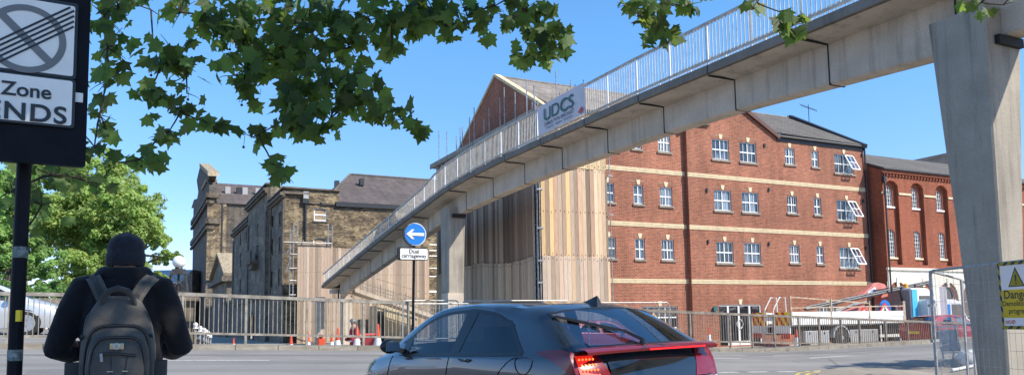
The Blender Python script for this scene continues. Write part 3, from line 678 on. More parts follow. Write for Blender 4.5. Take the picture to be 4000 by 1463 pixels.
for qd in cen: window(WH, 'u', WU - .3, *qd, .15, rec=.17, cols=1, rows=2, fw=.09, bw=.04, frame='sill', pane='mirror', sill='stone')
zr1 = on_v(*r4(575, 42), 74.5)[1]; ur1 = on_v(*r4(575, 42), 74.5)[0]; ul = on_v(*r4(390, 130), 67.5)[0]
b = MB(); b.face([(ul - .6, WV - .15, zeave - .3), (30.2, WV - .15, zeave + .05), (30.2, 74.5, zr1), (ur1, 74.5, zr1)]); b.face([(ul - .6, WV - .15, zeave - .3), (ur1, 74.5, zr1), (ul - .6, 84, zeave)]); b.face([(ur1, 74.5, zr1), (30.2, 74.5, zr1), (30.2, 84, zeave), (ul - .6, 84, zeave)])
WH.part('roof', b, M['slate2'])
b = MB(); b.tube([(ul - .6, WV - .15, zeave - .2), (ur1, 74.5, zr1 + .05), (30, 74.5, zr1 + .05)], .14, 6); WH.part('ridge_tiles', b, M['slate'])
b = MB(); b.box((ue - .3, WV - .25, zeave - .35), (30, WV - .004, zeave + .05)); pu = on_v(*r4(258, 300), WV)[0]; b.tube([(pu, WV - .14, ztop - 1.3), (pu, WV - .14, 3)], .09, 8); b.box((pu - .28, WV - .3, ztop - 1.35), (pu + .28, WV - .02, ztop - 1.0)); WH.part('gutter', b, M['lead'])
b = MB(); b.box((pu - .22, WV - .3, ztop - .95), (pu + .22, WV - .05, ztop - .35)); WH.part('flood_light', b, M['galv'])
for (x, yy) in ((655, 80), (480, 95)): 
    uu, zz = on_v(*r4(x, yy), 71.5); b = MB(); b.box((uu - .2, 71.2, zz - .5), (uu + .2, 71.7, zz + .15)); WH.part('roof_vent', b, M['lead'])

TV = 139.5
TW = Thing('gabled_warehouse', 'tall black brick warehouse with a stepped stone gable far down the street', 'building', (WU, TV, YARD))
uR = WU
outl = [(88, 905), (97, 300), (82, 300), (100, 243), (122, 235), (130, 190), (119, 112), (140, 22), (205, 78), (196, 118), (205, 150), (212, 215), (200, 390), (190, 905)]
poly = []
for x, yy in outl:
    v_, z_ = on_u(*r3(x, yy), WU); poly.append((WU, max(v_, TV), z_ if yy < 900 else -.6))
b = MB(); b.prism(poly, (1.2, 0, 0)); TW.part('street_front', b, M['soot2'])
ut = on_v(*r3(690, 400), TV)[0]; zte = on_v(*r3(270, 268), TV)[1]; ztr = on_v(*r3(300, 132), TV + 14)[1]
b = MB(); b.box((WU + 1.21, TV, -.6), (ut + 10, TV + 44, zte)); TW.part('wall', b, M['soot2'])
b = MB(); b.face([(WU + 1, TV - .4, zte), (ut + 10, TV - .4, zte), (ut + 10, TV + 14, ztr), (WU + 1, TV + 14, ztr)]); b.face([(WU + 1, TV + 44, zte), (ut + 10, TV + 44, zte), (ut + 10, TV + 14, ztr), (WU + 1, TV + 14, ztr)][::-1]); TW.part('roof', b, M['slate2'])
b = MB()
for yy, h in ((215, .9), (262, .5), (390, .9), (435, .5)):
    zz = on_v(*r3(230, yy), TV)[1]; u1 = on_v(*r3(280, yy), TV)[0]; b.box((WU - .5, TV - .7, zz - h / 2), (u1 if h > .6 else u1 - 1, TV - .005, zz + h / 2)); b.box((WU - .45, TV - .7, zz - h / 2), (WU - .005, TV + 40, zz + h / 2))
b.box((WU - .3, TV - .5, -.5), (WU + 4.5, TV - .006, on_v(*r3(230, 820), TV)[1])); 
TW.part('cornice', b, M['stone'])
b = MB(); z0 = on_v(*r3(200, 790), TV)[1]; z1 = on_v(*r3(200, 270), TV)[1]; b.box((WU - .25, TV - .3, z0), (WU + 2.8, TV - .007, z1)); TW.part('corner_pilaster', b, M['stock'])
b = MB(); v_, z_ = on_u(*r3(180, 50), WU); b.box((WU - .3, v_ - 5, z_ - 2.8), (WU + 1.6, v_ + 5, z_ - 2.2)); 
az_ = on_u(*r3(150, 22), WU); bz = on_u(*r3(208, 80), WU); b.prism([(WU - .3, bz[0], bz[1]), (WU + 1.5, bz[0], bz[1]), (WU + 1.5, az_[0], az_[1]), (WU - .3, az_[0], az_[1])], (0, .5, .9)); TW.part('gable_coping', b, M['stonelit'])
for (x, yt, yb) in ((188, 315, 380), (185, 470, 560), (181, 605, 690), (178, 760, 830), (160, 250, 300), (150, 480, 530), (148, 620, 720), (143, 770, 870), (118, 350, 420), (115, 500, 560), (112, 640, 700)):
    q = Lw(x, 3, yt, yb); b = MB(); b.box((WU - .02, q[0], q[2]), (WU + .05, q[1], q[3])); wo = TW.part('window', b, M['blackm'])
b = MB(); uu = on_v(*r3(290, 400), TV)[0]; b.tube([(uu, TV - .2, zte), (uu, TV - .2, 3)], .2, 6); TW.part('drainpipe', b, M['lead'])
for (x, yy) in ((330, 175), (408, 180), (447, 180), (535, 185)): 
    uu, zz = on_v(*r3(x, yy), TV + 7); b = MB(); b.box((uu - .45, TV + 6.5, zz - 1), (uu + .45, TV + 7.4, zz + .5)); TW.part('roof_vent', b, M['galv'] if x != 408 else M['lead'])

PO = Thing('stone_portal', 'small stone gatehouse with a triangular pediment beside the sooty warehouse', 'gatehouse', (WU, 125, YARD))
pa = on_u(*r3(280, 622), WU); pb = on_u(*r3(228, 785), WU); pc = on_u(*r3(325, 752), WU)
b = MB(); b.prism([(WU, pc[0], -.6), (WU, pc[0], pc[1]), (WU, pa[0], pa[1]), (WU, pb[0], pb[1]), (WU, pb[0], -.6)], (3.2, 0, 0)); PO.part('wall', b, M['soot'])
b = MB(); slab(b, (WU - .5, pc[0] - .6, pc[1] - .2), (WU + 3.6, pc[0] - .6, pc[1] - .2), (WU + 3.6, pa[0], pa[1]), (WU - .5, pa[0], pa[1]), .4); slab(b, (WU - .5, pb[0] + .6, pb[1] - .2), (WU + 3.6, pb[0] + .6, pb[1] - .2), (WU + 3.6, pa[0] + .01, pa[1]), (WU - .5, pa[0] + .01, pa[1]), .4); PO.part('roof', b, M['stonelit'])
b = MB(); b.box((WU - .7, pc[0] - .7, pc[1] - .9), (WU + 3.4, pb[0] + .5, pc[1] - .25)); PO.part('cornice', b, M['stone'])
b = MB(); b.box((WU - .03, (pa[0] + pc[0]) / 2, -.5), (WU + .05, (pa[0] + pb[0]) / 2, pc[1] - 2.5)); PO.part('doorway', b, M['blackm'])
WL = Thing('street_wall', 'blackened brick yard wall running along the street between the warehouses', 'wall', (WU, 130, YARD))
b = MB(); b.box((WU + .2, vC + .01, -.6), (WU + .8, TV - .02, 4.3)); WL.part('wall', b, M['soot2']); b = MB(); b.box((WU, vC + .01, 4.3), (WU + 1, TV - .02, 4.65)); WL.part('coping', b, M['stone'])
# low brick sheds past the lamp
d_ = 150.0
SH = Thing('brick_shed', 'low orange brick building with a pale metal roof seen behind the globe lamp', 'building', on_y(690, 1120, d_).to_tuple(), city=False)
p0, p1, p2, p3 = on_y(600, 1105, d_), on_y(742, 1105, d_), on_y(742, 1262, d_), on_y(600, 1262, d_)
SH.org = SH.o.location.copy()
b = MB(); b.box((p0.x, d_, -1), (p1.x + 6, d_ + 14, p0.z)); SH.part('wall', b, M['brick2'])
b = MB(); q0, q1 = on_y(600, 1058, d_ + 8), on_y(760, 1058, d_ + 8); slab(b, (p0.x, d_ - .4, p0.z), (p1.x + 6, d_ - .4, p0.z), (q1.x + 8, d_ + 8, q0.z), (q0.x, d_ + 8, q0.z), .2); SH.part('roof', b, plain('pale grey metal roof', (0.46, 0.48, 0.47), .5))
SW = Thing('dark_shed', 'narrow dark brick outbuilding between the orange shed and the tall gabled warehouse', 'building', on_y(735, 1150, 140).to_tuple(), city=False); SW.org = SW.o.location.copy()
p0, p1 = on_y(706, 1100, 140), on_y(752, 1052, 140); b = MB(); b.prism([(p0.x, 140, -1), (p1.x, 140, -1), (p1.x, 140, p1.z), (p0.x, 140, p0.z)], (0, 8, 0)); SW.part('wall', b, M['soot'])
b = MB()
for x in (714, 726, 738):
    a = on_y(x, 1140, 139.9); c = on_y(x + 5, 1180, 139.9); b.box((a.x, 139.85, c.z), (c.x, 140.05, a.z))
SW.part('windows', b, M['paned'])

# ------------------------------------------------------------------ timber hoardings on scaffold
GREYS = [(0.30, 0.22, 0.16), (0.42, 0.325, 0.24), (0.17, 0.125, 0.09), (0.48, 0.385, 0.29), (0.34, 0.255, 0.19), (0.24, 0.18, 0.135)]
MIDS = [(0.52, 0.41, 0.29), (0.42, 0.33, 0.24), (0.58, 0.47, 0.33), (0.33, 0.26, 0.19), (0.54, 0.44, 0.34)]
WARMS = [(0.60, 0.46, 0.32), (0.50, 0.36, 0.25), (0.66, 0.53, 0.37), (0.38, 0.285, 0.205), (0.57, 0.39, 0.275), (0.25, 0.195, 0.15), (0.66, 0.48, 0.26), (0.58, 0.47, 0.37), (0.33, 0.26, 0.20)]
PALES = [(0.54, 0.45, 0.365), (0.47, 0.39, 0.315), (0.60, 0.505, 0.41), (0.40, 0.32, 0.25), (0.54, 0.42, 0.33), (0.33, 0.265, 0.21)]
rb = random.Random(3)
def boards(name, T, plane, c, a0, a1, z0, z1, pal, w=0.225, jit=0.06, step=None):
    b = MB(); a = a0; i = 0
    while a < a1 - 0.03:
        e = min(a1, a + w * rb.uniform(.92, 1.06)); k = rb.choice(pal); f = rb.uniform(.80, 1.16); k = tuple(min(1, x * f * q) for x, q in zip(k, (1.04, .98, .92)))
        zt = z1(a) if callable(z1) else z1; zb = z0(a) if callable(z0) else z0
        d = rb.uniform(0, .022); zt += rb.uniform(-jit, jit); zb += rb.uniform(-.03, .02)
        p, q = ((a, c - d, zb), (e - .012, c + .035 - d, zt)) if plane == 'v' else ((c - d, a, zb), (c + .035 - d, e - .012, zt))
        b.box(p, q, k)
        for zz in (zb + .14, zb + .14 + (zt - zb - .28) * .5, zt - .14):
            m_ = (a + e) / 2 + rb.uniform(-.03, .03); zz += rb.uniform(-.04, .04); r_ = .016 * w / .225
            b.box((m_ - r_, c - d - .006, zz - 2 * r_), (m_ + r_, c - d + .01, zz + 2 * r_), (.03, .022, .018)) if plane == 'v' else b.box((c - d - .006, m_ - r_, zz - 2 * r_), (c - d + .01, m_ + r_, zz + 2 * r_), (.03, .022, .018))
        a = e; i += 1
    return T.part(name, b, M['wood'])
HU, HV = 16.67, 30.9
H1 = Thing('timber_hoarding', 'tall tower of vertical timber boards at the gable end of the red brick building', 'hoarding', (18, 36, YARD))
b = MB(); b.box((HU + .05, HV + .05, YARD), (HU + .28, 44.2, 11.2)); b.box((HU + .05, HV + .05, YARD), (20.4, HV + .25, 11.2)); H1.part('backing', b, M['blackm'])
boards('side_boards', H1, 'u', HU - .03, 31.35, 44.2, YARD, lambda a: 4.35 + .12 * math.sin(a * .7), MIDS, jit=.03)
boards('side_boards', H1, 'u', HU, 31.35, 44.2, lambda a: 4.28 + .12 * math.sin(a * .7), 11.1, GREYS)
boards('front_boards', H1, 'v', HV - .03, HU + .12, 20.48, YARD, lambda a: 4.34, WARMS[:1] + PALES, jit=.03)
boards('front_boards', H1, 'v', HV, HU + .12, 20.44, 4.28, 8.6, WARMS, jit=.04)
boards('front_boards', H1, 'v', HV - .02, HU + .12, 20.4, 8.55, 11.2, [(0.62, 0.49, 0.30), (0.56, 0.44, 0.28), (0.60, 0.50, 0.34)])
b = MB(); b.box((HU - .12, 31.2, 10.95), (HU - .05, 45.0, 11.25)); b.box((HU - .12, 31.2, 11.0), (HU + .9, 45.0, 11.04)); H1.part('scaffold_boards', b, M['conc2'])
def pole(T, p, q, r=.028): b = MB(); b.tube([p, q], r, 8); return T.part('scaffold_pole', b, M['pole'])
for (vv, uu) in ((HV + .12, HU - .02), (HV - .02, HU + .03), (31.12, HU + .0), (31.25, HU - .06)): pole(H1, (uu, vv, YARD), (uu, vv, 11.6))
for x, yt in ((135, 545), (200, 550), (277, 592), (308, 515), (326, 515), (384, 435), (422, 355), (504, 452), (545, 365), (634, 280), (668, 192), (757, 232)):
    v_, z_ = on_u(1650 + x * .4777, 250 + yt * .4777, HU + .2); pole(H1, (HU + .2, v_, 10.6), (HU + .2, v_, z_))
for x, yt in ((850, 137), (912, 172), (1092, 55), (1212, 130)):
    u_, z_ = on_v(1650 + x * .4777, 250 + yt * .4777, HV + .2); pole(H1, (u_, HV + .2, 10.6), (u_, HV + .2, z_))
pole(H1, (20.56, HV - .05, YARD), (20.56, HV - .05, 11.0)); 
for z in (1.6, 3.1, 4.1, 5.6, 7.4, 8.2, 9.6):
    cl = MB(); cl.bar((HU - .12, HV - .02, z), (HU + .22, HV - .02, z + .04), .06); H1.part('scaffold_coupler', cl, M['pole']); cl = MB(); cl.bar((HU - .1, 31.2, z + .2), (HU + .2, 31.2, z + .2), .05); H1.part('scaffold_coupler', cl, M['pole'])
for z in (2.2, 4.3, 6.4, 8.3): cl = MB(); cl.bar((20.44, HV - .1, z), (20.7, HV - .1, z), .05); H1.part('scaffold_coupler', cl, M['pole'])
H2 = Thing('timber_hoarding', 'lower screen of pale vertical timber boards before the old warehouse', 'hoarding', (17, 63.4, YARD))
hz = on_v(*r4(300, 530), 63.4)[1]; hx0 = on_v(*r4(203, 700), 63.4)[0]; hx1 = on_v(1677, 1080, 63.4)[0]
hm = on_v(*r4(452, 600), 63.4)[0]; jz = on_v(1300, 1172, 63.4)[1]
boards('front_boards', H2, 'v', 63.4, hx0, hm, jz, hz, PALES, .24)
boards('front_boards', H2, 'v', 63.43, hm, hx1, jz, hz - .25, PALES, .24, .02)
boards('front_boards', H2, 'v', 63.36, hx0, hx1, YARD, jz + .05, PALES + MIDS[:2], .24, .02)
b = MB(); b.box((hx0 + .05, 63.6, YARD), (hx1, 63.7, hz - .6)); H2.part('backing', b, M['blackm'])
for yy, x0, x1 in ((515, 105, 445), (600, 150, 200), (700, 145, 200), (787, 150, 195), (888, 145, 190)):
    (a_, z_), (c_, _) = on_v(*r4(x0, yy), 63.2), on_v(*r4(x1, yy), 63.2); pole(H2, (a_, 63.2, z_), (c_, 63.2, z_), .05)
for x, y0, y1 in ((152, 415, 905), (176, 395, 905), (205, 370, 540), (420, 385, 540), (448, 395, 540), (245, 500, 520)):
    (a_, z_), (_, z2) = on_v(*r4(x, y0), 63.25), on_v(*r4(x, y1), 63.25); pole(H2, (a_, 63.25, z_), (a_, 63.25, z2), .045)
for x0, y0, x1, y1 in ((120, 605, 155, 550), (120, 730, 158, 620)):
    (a_, z_), (c_, z2) = on_v(*r4(x0, y0), 63.3), on_v(*r4(x1, y1), 63.3); pole(H2, (a_, 63.3, z_), (c_, 63.3, z2), .045)
for yy in (10, 58, 102, 203, 270, 390, 398):
    (a_, z_), (c_, _) = on_v(1200 + 998 * .4777, 950 + yy * .4777, 63.8), on_v(1200 + 1066 * .4777, 950 + yy * .4777, 63.8); pole(H2, (a_, 63.8, z_), (c_ + .8, 63.8, z_), .06)

# ------------------------------------------------------------------ the concrete footbridge
BU = 12.8; WEB0, WEB1, FU1 = BU + .85, BU + 1.30, BU + 2.15
def interp(tab, x):
    if x <= tab[0][0]: return tab[0][1]
    for (a, b), (c, d) in zip(tab[:-1], tab[1:]):
        if x <= c: return b + (d - b) * (x - a) / (c - a)
    return tab[-1][1]
DECK = [(-8, 7.2), (6, 7.45), (12, 7.57), (18, 7.70), (24, 7.73), (27, 7.72), (29.5, 7.66), (31.5, 7.58), (33, 7.48), (34.4, 7.33), (36, 7.14), (40, 6.70), (44.5, 6.14), (50, 5.40), (58.6, 4.22)]
WEBB = [(-8, 5.9), (8, 6.22), (9.3, 6.28), (14.6, 6.62), (17.6, 6.71), (23.4, 6.745), (26.2, 6.71), (29, 6.64), (31.9, 6.52), (34.2, 6.38), (37.4, 6.02), (45.4, 4.95), (48, 4.60), (50.8, 4.24), (53.4, 3.86), (56.2, 3.35)]
RAILH = [(0, 1.18), (34, 1.16), (36, 0.95), (42, 0.85), (58, 0.88)]
FB = Thing('footbridge', 'long concrete footbridge rising over the road on two tapered piers with slender grey railings', 'footbridge', (BU + 1, 33, YARD))
vs_ = fr(-7, 33, 1.0) + fr(34.4, 58.4, 0.8)
b = MB(); th = .17
b.grid([[(BU, v, interp(DECK, v)), (BU + .3, v, interp(DECK, v)), (FU1 - .3, v, interp(DECK, v)), (FU1, v, interp(DECK, v))] for v in vs_])
b.grid([[(BU + .06, v, interp(DECK, v) - th), (WEB0, v, interp(DECK, v) - th - .05)] for v in vs_][::-1]); b.grid([[(WEB1, v, interp(DECK, v) - th - .05), (FU1 - .06, v, interp(DECK, v) - th)] for v in vs_][::-1])
b.face([(BU, 58.4, interp(DECK, 58.4)), (FU1, 58.4, interp(DECK, 58.4)), (FU1, 58.4, interp(DECK, 58.4) - th), (BU, 58.4, interp(DECK, 58.4) - th)][::-1])
FB.part('deck', b, M['conc'])
b = MB()
wv = [v for v in vs_ if v <= 56.2] + [56.2]
b.grid([[(WEB0, v, interp(DECK, v) - th - .049), (WEB0, v, interp(WEBB, v) + .04), (WEB0 + .04, v, interp(WEBB, v)), (WEB1 - .04, v, interp(WEBB, v)), (WEB1, v, interp(WEBB, v) + .04), (WEB1, v, interp(DECK, v) - th - .049)] for v in wv])
v = 56.2; b.face([(WEB0, v, interp(DECK, v) - th), (WEB0, v, interp(WEBB, v)), (WEB1, v, interp(WEBB, v)), (WEB1, v, interp(DECK, v) - th)]); FB.part('spine_beam', b, M['conc'])
for s in (0, 1):
    b = MB(); x0, x1 = ((BU - .03, BU + .16) if s == 0 else (FU1 - .16, FU1 + .03))
    b.grid([[(x0, v, interp(DECK, v) - .155), (x0, v, interp(DECK, v) + .05), (x1, v, interp(DECK, v) + .05), (x1, v, interp(DECK, v) - .155)] for v in vs_]); b.grid([[(x1, v, interp(DECK, v) - .155), (x0, v, interp(DECK, v) - .155)] for v in vs_])
    FB.part('edge_kerb', b, M['coping'])
jv = [8.75 + 2.94 * i for i in range(9)] + [37.4, 40.2, 43.0, 45.6, 48.1, 50.7, 53.3]
for v in jv:
    b = MB(); zd, zw = interp(DECK, v), interp(WEBB, v)
    b.box((BU - .036, v - .014, zd - .165), (BU - .02, v + .014, zd + .03)); b.box((BU + .0, v - .015, zd - th - .075), (WEB0 + .02, v + .015, zd - th - .03)); b.box((WEB0 - .012, v - .016, zw + .02), (WEB0 + .03, v + .016, zd - th - .03)); b.box((WEB0 - .01, v - .016, zw - .012), (WEB1 + .01, v + .016, zw + .03))
    FB.part('expansion_joint', b, M['joint'])
for x in (BU + .08, FU1 - .08):
    tr = MB(); pb = MB(); lb = MB()
    ps = fr(-6.6, 33.0, 1.5) + fr(34.4, 58.0, 1.5)
    rail_pts = [(x, v, interp(DECK, v) + interp(RAILH, v)) for v in vs_]
    for p, q in zip(rail_pts[:-1], rail_pts[1:]): tr.bar(p, q, .07, .06, (1, 0, 0))
    ro = FB.part('handrail', tr, M['brail'])
    tr = MB()
    for p, q in zip(rail_pts[:-1], rail_pts[1:]):
        p = V3((p[0], p[1], interp(DECK, p[1]) + .19)); q = V3((q[0], q[1], interp(DECK, q[1]) + .19)); tr.bar(p, q, .05, .05, (1, 0, 0))
    FB.part('bottom_rail', tr, M['brail'])
    pc_ = MB()
    for v in ps: pc_.bar((x, v, interp(DECK, v) + .02), (x, v, interp(DECK, v) + interp(RAILH, v) - .02), .055, .03, (0, 1, 0))
    tag(FB.part('posts', pc_, M['upvc']), kind='stuff')
    v = -6.6
    while v < 58:
        r_ = .0085; zd = interp(DECK, v); lb.box((x - r_, v - r_, zd + .19), (x + r_, v + r_, zd + interp(RAILH, v) - .02)); v += .125
    tag(FB.part('balusters', lb, M['brail']), kind='stuff')
# piers
def pier(c_top, c_bot, zt, zb_):
    b = MB(); (a0, a1, v0, v1), (e0, e1, f0, f1) = c_top, c_bot
    rows = []
    for i in range(13):
        t = i / 12; L = lambda p, q: q + (p - q) * t; z = zb_ + (zt - zb_) * t
        A0_, A1_, V0_, V1_ = L(a0, e0), L(a1, e1), L(v0, f0), L(v1, f1); c = .03
        rows.append([(A0_ + c, V0_, z), (A1_ - c, V0_, z), (A1_, V0_ + c, z), (A1_, V1_ - c, z), (A1_ - c, V1_, z), (A0_ + c, V1_, z), (A0_, V1_ - c, z), (A0_, V0_ + c, z)])
    b.grid(rows, close=True); b.face(rows[-1]); return b
p1 = pier((13.2, 14.24, 7.95, 9.02), (13.13, 13.52, 7.98, 8.47), 6.74, -.5); po = FB.part('pier', p1, M['conc2'])
p2 = pier((13.22, 14.06, 33.4, 34.55), (13.14, 13.85, 33.35, 34.05), 6.78, YARD); po2 = FB.part('pier', p2, M['conc2'])
b = MB(); b.box((13.11, 33.30, YARD), (13.90, 34.12, 2.72)); FB.part('pier_base', b, M['conc'])
b = MB(); b.box((13.42, 7.86, 6.05), (14.12, 7.95, 6.21)); FB.part('bearing', b, M['joint']); b = MB(); b.box((13.36, 33.22, 6.26), (14.02, 33.41, 6.42)); FB.part('bearing', b, M['joint'])
# foot of the bridge, return flight of steps and its railings
F2 = []
for x, yy in ((390, 372), (660, 475), (1060, 600)): F2.append(on_v(1200 + x * .4777, 950 + yy * .4777, 57.0))
b = MB(); (ua, za), (ub2, zb2) = F2[0], F2[2]; sl = (zb2 - za) / (ub2 - ua)
b.prism([(ua, 57, za + .08), (ub2 + 3, 57, zb2 + sl * 3 + .08), (ub2 + 3, 57, zb2 + sl * 3 - .2), (ua, 57, za - .2)], (0, 2.2, 0)); b.box((BU + .8, 57.2, za - .25), (ua + .1, 59.4, za + .05)); FB.part('lower_flight', b, M['conc'])
for vv in (57.05, 59.15):
    b = MB(); b.bar((ua - 1.2, vv, za + 1.0), (ub2 + 3, vv, zb2 + sl * 3 + 1.05), .07); b.bar((ua, vv, za + .25), (ub2 + 3, vv, zb2 + sl * 3 + .25), .05); b.bar((ua - 1.2, vv, za + 1.9), (ub2, vv, zb2 + 1.9), .05) if vv > 58 else None
    n = 9
    for i in range(n + 1): u_ = ua + (ub2 + 2.5 - ua) * i / n; b.bar((u_, vv, za + sl * (u_ - ua)), (u_, vv, za + sl * (u_ - ua) + 1.02), .06)
    ro = FB.part('step_railing', b, M['rail']); 
    lb = MB(); u_ = ua
    while u_ < ub2 + 2.5: lb.bar((u_, vv, za + sl * (u_ - ua) + .25), (u_, vv, za + sl * (u_ - ua) + 1.0), .02); u_ += .2
    FB.part('step_balusters', lb, M['rail'])
ca = on_v(1346, 1155, 57)[0]; cb_ = on_v(1381, 1155, 57)[0]; cz = on_v(1360, 1152, 57)[1]
b = MB(); b.box((ca, 57.3, YARD), (cb_, 58.4, cz)); b.box((ca - 1.9, 57.6, YARD), (ca - 1.3, 58.3, cz - .1)); FB.part('support_column', b, M['conc'])
b = MB(); b.box((BU + .65, 56.0, 3.0), (BU + .75, 56.1, 3.9)); b.bar((BU + .7, 56.05, 3.05), (BU + 1.4, 56.05, 3.05), .1); FB.part('bracket', b, M['iron'])
x0, _ = on_v(1397, 1300, 60); x1, _ = on_v(1560, 1300, 60)
YB = Thing('site_shed', 'pale plywood site shed with a dark doorway beneath the bridge steps', 'shed', (x0, 60, YARD))
b = MB(); zt = on_v(1400, 1192, 60)[1]; b.box((x0 + 1.6, 60, YARD), (x1 + 1.5, 62.5, zt)); YB.part('wall', b, plain('cream plywood', (0.52, 0.44, 0.30), .8, var=.12))
b = MB(); d0 = on_v(1472, 1300, 60)[0]; d1 = on_v(1500, 1300, 60)[0]; zz = on_v(1480, 1213, 60)[1]; b.box((d0, 59.95, YARD), (d1, 60.02, zz)); YB.part('door', b, M['lead'])

# ------------------------------------------------------------------ banner tied to the railing
BN = Thing('banner', 'white UDCS demolition specialist banner tied along the footbridge railing', 'banner', (BU, 22, 8))
def onb(x, yy): v_, z_ = on_u(2060 + x * .2761, 280 + yy * .2761, BU - .02); return v_, z_
TL, TR, BLc, BRc = onb(145, 510), onb(803, 150), onb(170, 905), onb(828, 590)
b = MB(); rows = []
for i in range(25):
    t = i / 24; row = []
    for j in range(7):
        s = j / 6; v_ = (TL[0] * (1 - t) + TR[0] * t) * (1 - s) + (BLc[0] * (1 - t) + BRc[0] * t) * s; z_ = (TL[1] * (1 - t) + TR[1] * t) * (1 - s) + (BLc[1] * (1 - t) + BRc[1] * t) * s
        row.append((BU - .03 + .018 * math.sin(i * 1.9) * math.sin(s * 3.1) - .012 * math.cos(i * .6), v_, z_))
    rows.append(row)
b.grid(rows); M['pvc'] = plain('white pvc banner', (0.58, 0.54, 0.56), .5, var=.06, scale=2); bo = BN.part('sheet', b, M['pvc'], smooth=True)
R_ = V3((0, TR[0] - TL[0], TR[1] - TL[1])).normalized(); U_ = V3((0, 0, 1)); Wd = (V3((0, TR[0] - TL[0], TR[1] - TL[1]))).length; Hd = TL[1] - BLc[1]
def bt(a, h): return V3((BU - .065, TL[0], TL[1])) + R_ * (Wd * a) - U_ * (Hd * h)
t = MB(); text_mb(t, 'UDCS', bt(.48, .60), R_, U_, Hd * .60, .012, xs=1.28); BN.part('lettering', t, plain('dark green print', (0.015, 0.10, 0.085), .5, var=0))
t = MB(); text_mb(t, 'LTD', bt(.80, .56), R_, U_, Hd * .09, 0, xs=1.2); text_mb(t, 'DEMOLITION SPECIALIST', bt(.49, .78), R_, U_, Hd * .155, .008, xs=1.12); text_mb(t, 'Demolition   Asbestos   Reclamation', bt(.49, .90), R_, U_, Hd * .10, .004, xs=1.15); BN.part('lettering', t, M['signk'])
t = MB()
for (a, h, s) in ((.93, .83, .05), (.955, .78, .04), (.965, .87, .045), (.90, .86, .03), (.94, .92, .03), (.98, .82, .03)):
    c = bt(a, h); q = Hd * s; t.face([c + R_ * q + U_ * q, c - R_ * q + U_ * q, c - R_ * q - U_ * q, c + R_ * q - U_ * q])
BN.part('emblem', t, M['signr'])
for i in range(7): t = MB(); p = bt(i / 6 * .98 + .01, .0); t.bar(p + V3((.03, 0, .02)), p + V3((.05, 0, .09)), .02); BN.part('tie', t, M['black'])

# ------------------------------------------------------------------ roadside guard railings
def guard(label, u0, u1, v, posts, mat, hgt=1.12, base=None, step=0.111, end=None):
    bw_ = .016 if mat is M['rail2'] else .018
    T = Thing('guard_railing', label, 'railing', ((u0 + u1) / 2, v, road_z((u0 + u1) / 2, 20.3) + .12))
    zb = base or (lambda u: road_z(u, 20.3) + .12)
    for nm, dz, w, h in (('top_rail', hgt, .075, .085), ('bottom_rail', .16, .05, .055)):
        b = MB(); us = fr(u0, u1, 2.0)
        for a, c in zip(us[:-1], us[1:]): b.bar((a, v, zb(a) + dz), (c, v, zb(c) + dz), w, h, (0, 1, 0))
        T.part(nm, b, mat)
    for u in posts:
        b = MB(); b.bar((u, v, zb(u) - .12), (u, v, zb(u) + hgt - .03), .06, .06, (1, 0, 0)); T.part('post', b, mat)
    b = MB(); u = u0 + .06
    while u < u1: b.bar((u, v, zb(u) + .16), (u, v, zb(u) + hgt - .02), bw_, bw_, (1, 0, 0)); u += step
    T.part('balusters', b, mat)
    return T
guard('sandy grey guard railing along the kerb between the globe lamp pier and the arrow sign', 1.02, 7.02, 20.8, [1.13, 2.63, 4.17, 5.7, 6.98], M['rail'], base=lambda u: 2.165 - .0415 * (u - 1.0) - 1.12 + .0)
guard('sandy grey guard railing behind the man and the black sign pole', -6.2, .62, 20.8, [-5.6, -4.0, -2.5, -1.0, .55], M['rail'], base=lambda u: 2.12 - .018 * (u + .2) - 1.12)
guard('long brown guard railing in front of the red brick building and flatbed lorry', 15.0, 31.5, 20.8, [15.1, 16.95, 18.69, 19.69, 20.74, 21.95, 22.97, 24.14, 25.14, 26.6, 27.9, 29.3, 30.9], M['rail2'], base=lambda u: 1.65 - .0405 * (u - 15.0) - 1.12)
gz = on_v(200, 1172, 29.5)[1]
T = Thing('parapet_railing', 'brown double rail on the far side of the left hand bridge behind the silver car', 'railing', (-6, 29.5, road_z(-4, 29.5)))
b = MB(); b.bar((-16, 29.5, gz + .15), (1, 29.5, gz - .05), .09, .16, (0, 1, 0)); b.bar((-16, 29.5, gz - .12), (1, 29.5, gz - .35), .09, .12, (0, 1, 0)); T.part('rails', b, M['rail2'])
for u in (-13, -10, -7, -4.6, -2.2, 0.2): b = MB(); b.box((u - .17, 29.4, road_z(u, 29.5)), (u + .17, 29.7, gz - .02)); T.part('post', b, M['rail2'])

# globe lamp on its stone pier, and the stair railing with white finials
lu, lz = on_v(699, 1022, 21.75); GP = Thing('globe_lamp', 'white globe lamp on an open iron cage above a stone bridge pier', 'lamp', (lu, 21.75, road_z(lu, 20.3)))
zc_ = on_v(699, 1048, 21.75)[1]; zp = on_v(699, 1148, 21.75)[1]; zcap = on_v(699, 1060, 21.75)[1]
b = MB(); b.ball((lu, 21.75, lz), .165, 20); GP.part('globe', b, plain('white glass globe', (0.78, 0.77, 0.74), .25, var=.06), smooth=True)
b = MB(); b.lathe([(.07, lz - .2), (.1, lz - .17), (.08, lz - .13), (.1, lz - .12)], (lu, 21.75, 0), 12); b.box((lu - .2, 21.55, zcap - .07), (lu + .2, 21.95, zcap)); b.box((lu - .25, 21.5, zp - .0), (lu + .25, 22.0, zp + .08)); b.box((lu - .16, 21.59, zcap), (lu + .16, 21.91, lz - .19))
for sx in (-1, 1):
    for sy in (-1, 1): b.bar((lu + sx * .22, 21.75 + sy * .22, zp + .06), (lu + sx * .16, 21.75 + sy * .16, zcap - .05), .035)
zm = (zp + zcap) / 2
